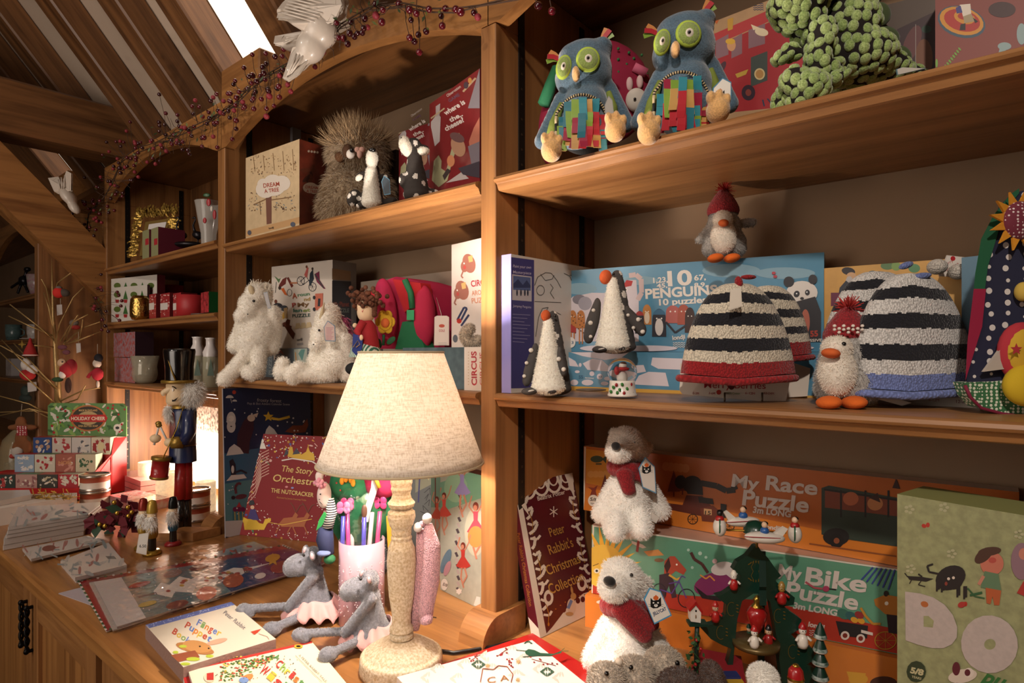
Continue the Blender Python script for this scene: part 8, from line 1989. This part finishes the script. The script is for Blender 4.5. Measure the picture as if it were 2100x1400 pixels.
# == FAR LEFT UNIT
def fy(px,Y):return Y/ray(px,700).y
cyl('flowery_bowl','white bowl with small coloured flowers on the far left shelf','bowl',75,600,1.6935,16,42,M('CFC4BC',.3,coat=.4,var=.25,scale=60,wash='B07A8A'),.84,[(0,0),(.6,0),(.95,.5),(1.1,1),(1.02,1),(.88,.5),(0,.08)])
o=thing('deer_ornament','dark bronze deer ornament beside the flowery bowl at the far left','ornament',ony(48,605,.9));t=fy(48,.84);b=MB();b.cell(48,575,t,9,10,.02,bm,30);b.cell(56,552,t,7,5,.015,bm)
for x0,y0,x1,y1 in((44,580,36,602),(50,582,58,600),(40,578,22,590),(50,570,55,552)):b.tube([ont(x0,y0,t),ont(x1,y1,t)],.008,bm,6)
skin('body',o,b,.005,1,bm)
for x,y,r,h,c_,l in((28,690,14,32,'5E7878','teal mug on the far left shelf'),(72,688,14,30,'C8C0BC','white patterned cup on the far left shelf')):
 d=ony(x,700,.84);cc=Vector((d.x,d.y,1.4726));q=(cc-ORI).dot(FWD)/F;o=thing('mug',l,'mug',cc)
 part('cup',o,lambda b:b.lathe(cc,[(0,0),(r*.8*q,0),(r*q,h*.4*q),(r*q,h*q),(r*.94*q,h*q),(r*.9*q,2*q),(0,2*q)],M(c_,.3,coat=.5,var=.15,scale=70),24));part('handle',o,lambda b:b.tube([cc+RGT*(s*1.0*q)+UP*(z*q)for s,z in((r,24),(r+8,20),(r+8,12),(r,8))],.004,M(c_,.3,coat=.5),8))
cyl('saucer','white plate under the patterned cup at the far left','plate',70,690,1.4725,24,1.5,M('C8C0BA',.3,coat=.4),.84)
P=ony(10,770,.86);P.z=1.2688
for x,w_,h_,c_,l in((12,26,36,'C8C0C0','pale box at the far left above the fairy lights'),(80,16,44,'D0C8C4','white card standing at the right end of the far shelf')):
 P=ony(x,770,.86);P.z=1.2688;b=MB();slab(b,P,Vector((w_*.005,0,0)),Vector((0,0,h_*.0028)),Vector((0,-1,0)),.05,M(c_,.4,var=.2,scale=30),M(c_,.5));b.build('gift_box',None,l,'box')
part_=MB();part_.box((-4.3,1.0,ZC+.005),(-3.95,1.05,1.10),M('FFE8D0',.5,emit=1.2));part_.build('glowing_lantern',None,'glowing lantern far back at the left behind the gingerbread doll','lamp')
# ---- gold twig tree with hanging ornaments
gw=M('A88A58',.35,metal=.5,bump=.5,scale=200)
tb=2.243;o=thing('twig_tree','gold twig display tree hung with Christmas ornaments','display tree',onz(118,1012,ZC));ORG[o]=Vector(o.location)
b=MB();b.tube([ont(x,y,tb)for x,y in((120,835),(118,780),(114,720),(109,650),(108,600),(106,530))],[.013,.010,.008,.005,.004,.001],gw,8);b.tube([ont(120,1004,tb),ont(121,930,tb),ont(120,835,tb)],.012,gw,8);b.build('trunk',o)
TW=(((112,710),(122,665),(150,610),(172,588)),((110,610),(118,580),(145,560)),((112,665),(95,590),(85,572)),((114,705),(100,630),(90,600)),((113,690),(60,668),(18,648)),((114,700),(80,670),(20,624)),((118,800),(60,740),(0,708)),((122,835),(50,770),(0,722)),((118,800),(40,735),(4,697)),((120,800),(90,770),(28,704)),((114,712),(70,708)),((118,825),(170,800),(205,795)),((130,705),(170,672),(205,660)),((124,700),(140,672),(160,646)),((132,700),(150,660),(180,645)),((135,706),(165,696),(206,680)),((120,860),(60,828),(0,812)),((120,865),(70,842),(0,845)),((118,850),(60,838),(0,852)),((125,830),(160,818),(175,790)),((150,700),(165,690),(170,655)))
rn=random.Random(5)
for tw in TW:
 b=MB();dd=[rn.uniform(-.09,0)for _ in tw];dd[0]=0;b.tube([ont(x,y,tb+d)for(x,y),d in zip(tw,dd)],[.0032*(1-.6*k/len(tw))for k in range(len(tw))],gw,6);b.build('twig',o)
def orn(name,label,x,y,fn):
 f=thing(name,label,'ornament',ont(x,y,tb-.03),'ornaments on the gold twig tree');fn(f,tb-.03);return f
def bl(f,n,cells):
 b=MB()
 for c in cells:b.cell(*c[:2],tb-.03+(c[6]if len(c)>6 else 0),c[2],c[3],c[4],M(c[5],.85,bump=.3,scale=200),c[7]if len(c)>7 else 0,10,14)
 return b.build(n,f)
def strg(f,x0,y0,x1,y1):b=MB();b.tube([ont(x0,y0,tb-.03),ont(x1,y1,tb-.03)],.0008,M('C8BCA8',.7),4);b.build('string',f)
def ptag(f,x,y,w=11,h=22):hang_tag(f,[(x,y),(x+w,y-1),(x+w+1,y+h-3),(x+1,y+h)],tb-.035,'B8AEA8','B0A69E')
def robin(f,t):bl(f,'body',((120,600,11,11,.016,'C8261E'),(131,600,12,8,.014,'4A4038',.004,-15),(121,590,6,4,.01,'6A6058')));strg(f,124,612,124,625);ptag(f,116,625)
orn('robin_ornament','red felt robin ornament with a white tag on the gold twig tree',124,600,robin)
def gonk(f,t):
 bl(f,'body',((57,768,15,12,.02,'A8201E'),(54,748,10,14,.016,'C8C0B8'),(66,758,12,10,.014,'D0C8C4')))
 q=t/F;b=MB();b.lathe(ont(62,730,t),[(13*q,0),(9*q,14*q),(4*q,26*q),(2*q,36*q),(0,38*q)],M('9E1C1C',.8),18);b.lathe(ont(62,729,t),[(13.5*q,0),(13.5*q,2*q)],M('D8D0C8',.8),18);b.build('pointed_hat',f);ptag(f,48,762,16,14)
orn('gonk_ornament','white bearded gnome ornament in a tall red hat at the left',60,750,gonk)
def mouse_(f,t):bl(f,'body',((136,758,12,16,.02,'9A1C24'),(146,752,11,16,.018,'8A1820',.01),(127,744,8,9,.014,'C8A888',-.006),(128,768,7,8,.01,'D8D0C8',-.012)));bl(f,'antlers',((128,712,10,5,.006,'6A3A44'),(136,722,8,5,.006,'6A3A44')));bl(f,'leg',((140,790,6,16,.01,'3A2018'),(118,778,12,5,.008,'2E4A2A')));b=MB();eye(b,128,742,t-.016,1.8);b.build('eye',f)
orn('mouse_ornament','red spotted cloth mouse ornament in the middle of the twig tree',134,760,mouse_)
def rob2(f,t):bl(f,'body',((152,662,9,7,.012,'6A5E54'),(155,671,9,5,.01,'9A2A24')));strg(f,161,680,161,705);ptag(f,156,704,9,20)
orn('robin_ornament','small grey and red bird ornament above a hanging tag',152,665,rob2)
def skier(f,t):bl(f,'body',((200,767,11,13,.016,'A81E2E'),(199,745,8,9,.013,'C8B8A8'),(201,788,3,8,.006,'C8B8A8')));bl(f,'bobble_hat',((202,734,8,9,.013,'14121A'),));b=MB();b.tube([ont(194,760,t),ont(184,768,t),ont(180,774,t)],.006,M('A81E2E',.85),8);b.build('arm',f);strg(f,200,726,200,705)
orn('doll_ornament','small cloth doll ornament in red jumper and black cap near the post',199,765,skier)
def ginger(f,t):
 g_='7A4A28';b=MB()
 for c in((43,866,11,13),(43,900,12,22),(28,876,12,6),(62,876,14,6),(34,920,8,16),(56,918,8,16)):b.cell(*c[:2],t,c[2],c[3],.012,M(g_,.9))
 skin('body',f,b,.004,2,M(g_,.9,bump=.3,scale=200));b=MB();b.prism([ont(x,y,t-.013)for x,y in((34,873),(54,873),(55,893),(34,893))],FWD*.004,dots('8E1A22','D8C8C0',150,.35));b.build('gingham_top',f);strg(f,43,852,45,828)
orn('gingerbread_ornament','gingerbread man ornament in a red gingham top at the far left',43,890,ginger)
def bell(f,t):bl(f,'body',((52,802,8,12,.014,'16241E'),(52,816,12,8,.014,'14201C')));ptag(f,56,784,18,20)
orn('green_bell_ornament','dark green cloth ornament with a large white tag on the twig tree',52,805,bell)
orn('star_ornament','small gold wire star ornament beside the gnome hat',45,706,lambda f,t:(lambda b:(b.add([ont(45+9*(1 if i%2==0 else .35)*math.cos(i*.785),706+9*(1 if i%2==0 else .35)*math.sin(i*.785),t)for i in range(8)],[tuple(range(8))],GF),b.build('star',f)))(MB()))
orn('red_gnome_ornament','white and red cone ornament under the gingerbread man',35,935,lambda f,t:bl(f,'cone',((36,925,12,14,.014,'B8AEA4'),(26,935,6,5,.01,'A83A30'))))
# == DOVES
PO=M('D8CCBE',.35,coat=.4,bump=.15,scale=120)
def dove(cells,wings,t,label,vox):
 o=thing('dove_ornament',label,'ornament',ont(cells[0][0],cells[0][1],t));b=MB()
 for c in cells:b.cell(c[0],c[1],t+c[5],c[2],c[3],c[4],PO,c[6])
 skin('body',o,b,vox,3,PO)
 for w in wings:
  b=MB();n=len(w[0]);P=[ont(x,y,t+w[1]+.012*math.sin(i*1.3))for i,(x,y)in enumerate(w[0])];b.prism(P,FWD*.008,PO);ob=b.build('wing',o);bevel(ob,.003,3,20)
  b=MB()
  for k in range(w[4]):
   f=(k+1)/(w[4]+1);b.tube([ont(w[2][0][0]+(w[2][1][0]-w[2][0][0])*f,w[2][0][1]+(w[2][1][1]-w[2][0][1])*f,t+w[1]-.003),ont(w[3][0][0]+(w[3][1][0]-w[3][0][0])*f,w[3][0][1]+(w[3][1][1]-w[3][0][1])*f,t+w[1]-.003)],.0022,PO,5)
  b.build('feather_ridge',o)
 return o
td=1.33
dove(((655,60,36,40,.035,0,30),(638,95,30,36,.028,0,-20),(618,120,20,30,.016,0,-25),(600,145,16,18,.009,0,-30),(690,20,22,24,.024,0,0),(704,5,12,12,.014,0,0)),(([(568,20),(580,4),(610,-20),(690,-30),(688,10),(672,45),(635,66),(615,58),(598,48),(588,40),(575,37),(568,28)],-.03,((640,50),(685,5)),((575,32),(600,-15)),7),([(573,88),(582,72),(605,66),(640,60),(648,75),(612,92),(596,104),(580,97)],.012,((612,78),(640,66)),((580,95),(590,72)),3),([(600,96),(650,90),(640,110),(612,150),(590,165),(579,160),(588,135)],-.012,((600,110),(632,112)),((584,160),(600,150)),3)),td,'white china dove hanging above the middle of the arched fascia',.004)
dove(((140,402,12,22,.03,0,35),(152,425,9,16,.02,0,35),(128,385,7,8,.02,0,0)),(([(108,370),(120,362),(128,380),(136,350),(146,355),(142,390),(120,398),(110,392)],-.02,((120,390),(134,385)),((112,372),(140,355)),3),),2.235,'small white china dove hanging on the diagonal brace',.005)
# == BERRY GARLAND
o=thing('berry_garland','twiggy garland of dark red berries draped along the arched fascias','garland',ony(600,130,.775))
spine=[(1150,-20),(1040,0),(985,12),(930,20),(880,22),(830,10),(760,18),(720,40),(700,55),(650,110),(600,125),(560,150),(520,175),(480,215),(440,240),(400,258),(360,275),(320,295),(280,310),(250,330),(232,370),(215,400),(180,440),(175,490),(172,540),(175,580),(195,620),(214,650)]
def gp(x,y,d=0):return ony(x,y,.778-d)
vm=M('4A3324',.8);b=MB();rn=random.Random(21)
for off in(-3,3):b.tube([gp(x+rn.uniform(-2,2),y+off+rn.uniform(-3,3),.004)for x,y in spine],.0016,vm,5)
bm_=[M('34060F',.1,coat=.9),M('560C1A',.12,coat=.9),M('8A2632',.5,bump=.6,scale=500)]
def ball(mat,r):
 q=MB();q.ell((0,0,0),r,r,r,mat,n=8,k=12);me=bpy.data.meshes.new('berry');me.from_pydata(q.v,[],q.f);me.materials.append(mat);me.polygons.foreach_set('use_smooth',[True]*len(q.f));me.update();return me
BM=[ball(m,.0068)for m in bm_]
extra=MB();nb=0;pts_b=[(690,47),(720,45),(748,38),(746,58),(754,56),(733,68),(743,67),(694,77),(717,68),(705,78),(713,90),(727,75),(783,45),(785,20),(771,32),(770,8),(819,8),(840,20),(854,27),(880,19),(843,41),(905,33),(914,18),(935,19),(945,24),(972,26),(980,35),(907,53),(840,77),(858,71),(874,64),(850,85),(860,107),(663,107),(646,137),(620,5),(1104,12),(1132,23),(539,138),(541,150),(518,155),(526,167),(572,177),(551,187),(573,199),(562,217),(550,183)]
rb=random.Random(8)
L=[0]
for i in range(len(spine)-1):L.append(L[-1]+math.hypot(spine[i+1][0]-spine[i][0],spine[i+1][1]-spine[i][1]))
def sp(s):
 for i in range(len(spine)-1):
  if L[i+1]>=s:f=(s-L[i])/(L[i+1]-L[i]);return spine[i][0]+(spine[i+1][0]-spine[i][0])*f,spine[i][1]+(spine[i+1][1]-spine[i][1])*f
 return spine[-1]
bpts=[(x,y,0)for x,y in pts_b]
while len(bpts)<300:
 s=rb.uniform(560,L[-1]);x,y=sp(s);w=30 if s<900 else 24
 x+=rb.gauss(0,w);y+=rb.gauss(0,w*.9)
 if x>600:continue
 bpts.append((x,y,1))
for i,(x,y,k)in enumerate(bpts):
 dep=rb.uniform(0,.03);p=gp(x,y,dep);bs=min((sp(s)for s in[j*12 for j in range(int(L[-1]//12))]),key=lambda c_:abs(c_[0]-x+(8 if x>600 else-8))+abs(c_[1]-y))
 b.tube([gp(bs[0],bs[1],.004),gp((bs[0]+x)/2+rb.uniform(-5,5),(bs[1]+y)/2+rb.uniform(-6,4),dep*.6),p],.0007,vm,4)
 mi=rb.choice([0,0,1,1,2])
 if i<99:
  ob=bpy.data.objects.new('berry',BM[mi]);COL.objects.link(ob);ob.parent=o;ob.location=p-ORG[o];sc=rb.uniform(.8,1.15);ob.scale=(sc,sc,sc)
 else:extra.ell(p,.006,.006,.006,bm_[mi],n=6,k=9)
for i in range(120):
 s=rb.uniform(300,L[-1]);x,y=sp(s);an=rb.uniform(0,6.28);b.tube([gp(x,y,.004),gp(x+22*math.cos(an),y+18*math.sin(an),.012),gp(x+40*math.cos(an+.3),y+34*math.sin(an+.3),.012)],[.001,.0008,.0004],vm,4)
b.build('twigs',o);e_=extra.build('berry_cluster',o);e_['kind']='stuff'
b=MB();lm=[M('3E5230',.6),M('5E6A34',.6)]
for i in range(150):
 x,y=sp(rb.uniform(250,L[-1]));x+=rb.gauss(0,16);y+=rb.gauss(0,14);p=gp(x,y,rb.uniform(0,.02));d=Vector((rb.uniform(-1,1),rb.uniform(-.6,0),rb.uniform(-1,.4))).normalized()*.016;e=d.orthogonal().normalized()*.0026
 b.add([p,p+d*.5+e,p+d,p+d*.5-e],[(0,1,2,3)],rb.choice(lm))
l_=b.build('leaves',o);l_['kind']='stuff'
# ---- things on the counter far left
for x,y,w_,h_,c_,l in((8,968,30,20,'3A2A2C','upper dark patterned box at the far left behind the display'),(8,990,34,20,'4A3A34','lower dark patterned box at the far left behind the display')):
 t=2.55;P=ont(x,y,t);b=MB();P.z=max(P.z,ZC+.001)if y>980 else P.z;slab(b,P,RGT*(w_*t/F),UP*(h_*t/F-.001),-FWD,.06,M(c_,.5,var=.5,scale=60,wash='A89888'),M(c_,.5));b.build('gift_box',None,l,'box')
c=onz(30,1012,ZC);c=ont(34,905,2.5);c.z=ZC+.0006
b=MB();b.lathe(c,[(0,0),(.07,0),(.07,.02),(.06,.03),(.058,.10),(.045,.15),(.02,.18),(.008,.19),(.012,.2),(0,.21)],M('D8C8A0',.1,alpha=.35,coat=.8),28);b.build('glass_cloche',None,'clear glass dome behind the gingerbread man at the far left','glass dome')
for pre_,g_ in(('owl_soft_toy','blue owls on the top shelf'),('polar_bear_soft_toy','polar bears in red scarves'),('unicorn_soft_toy','white unicorns'),('hippo_soft_toy','hippos in pink tutus'),('mouse_soft_toy','little furry toys at the bottom edge'),('badger_soft_toy','spotted badgers'),('knitted_hat','striped knitted hats'),('knitted_ball','knitted bobbles'),('shelf_upright','oak shelf uprights'),('arched_fascia','arched oak fascias'),('flying_sleigh','sleighs flying above the carousel'),('figurine','little painted figures on the carousel'),('counter_cupboard','oak cupboards under the counter'),('dove_ornament','white china doves'),('toy_block','coloured wooden blocks'),('pillar_candle','red pillar candles'),('mug','cups on the far left shelf'),('card_pack','pink card packs')):
 for ob in bpy.data.objects:
  if ob.parent is None and ob.name.split('.')[0]==pre_ and 'group' not in ob:ob['group']=g_
for ob in bpy.data.objects:
 if ob.parent is None and ob.name.split('.')[0]=='shelf':ob['group']='oak shelves'
 if ob.parent is None and ob.name.split('.')[0]=='penguin_soft_toy':ob['group']='spotted penguins' if 'spotted' in ob['label']else 'grey penguins in red hats'
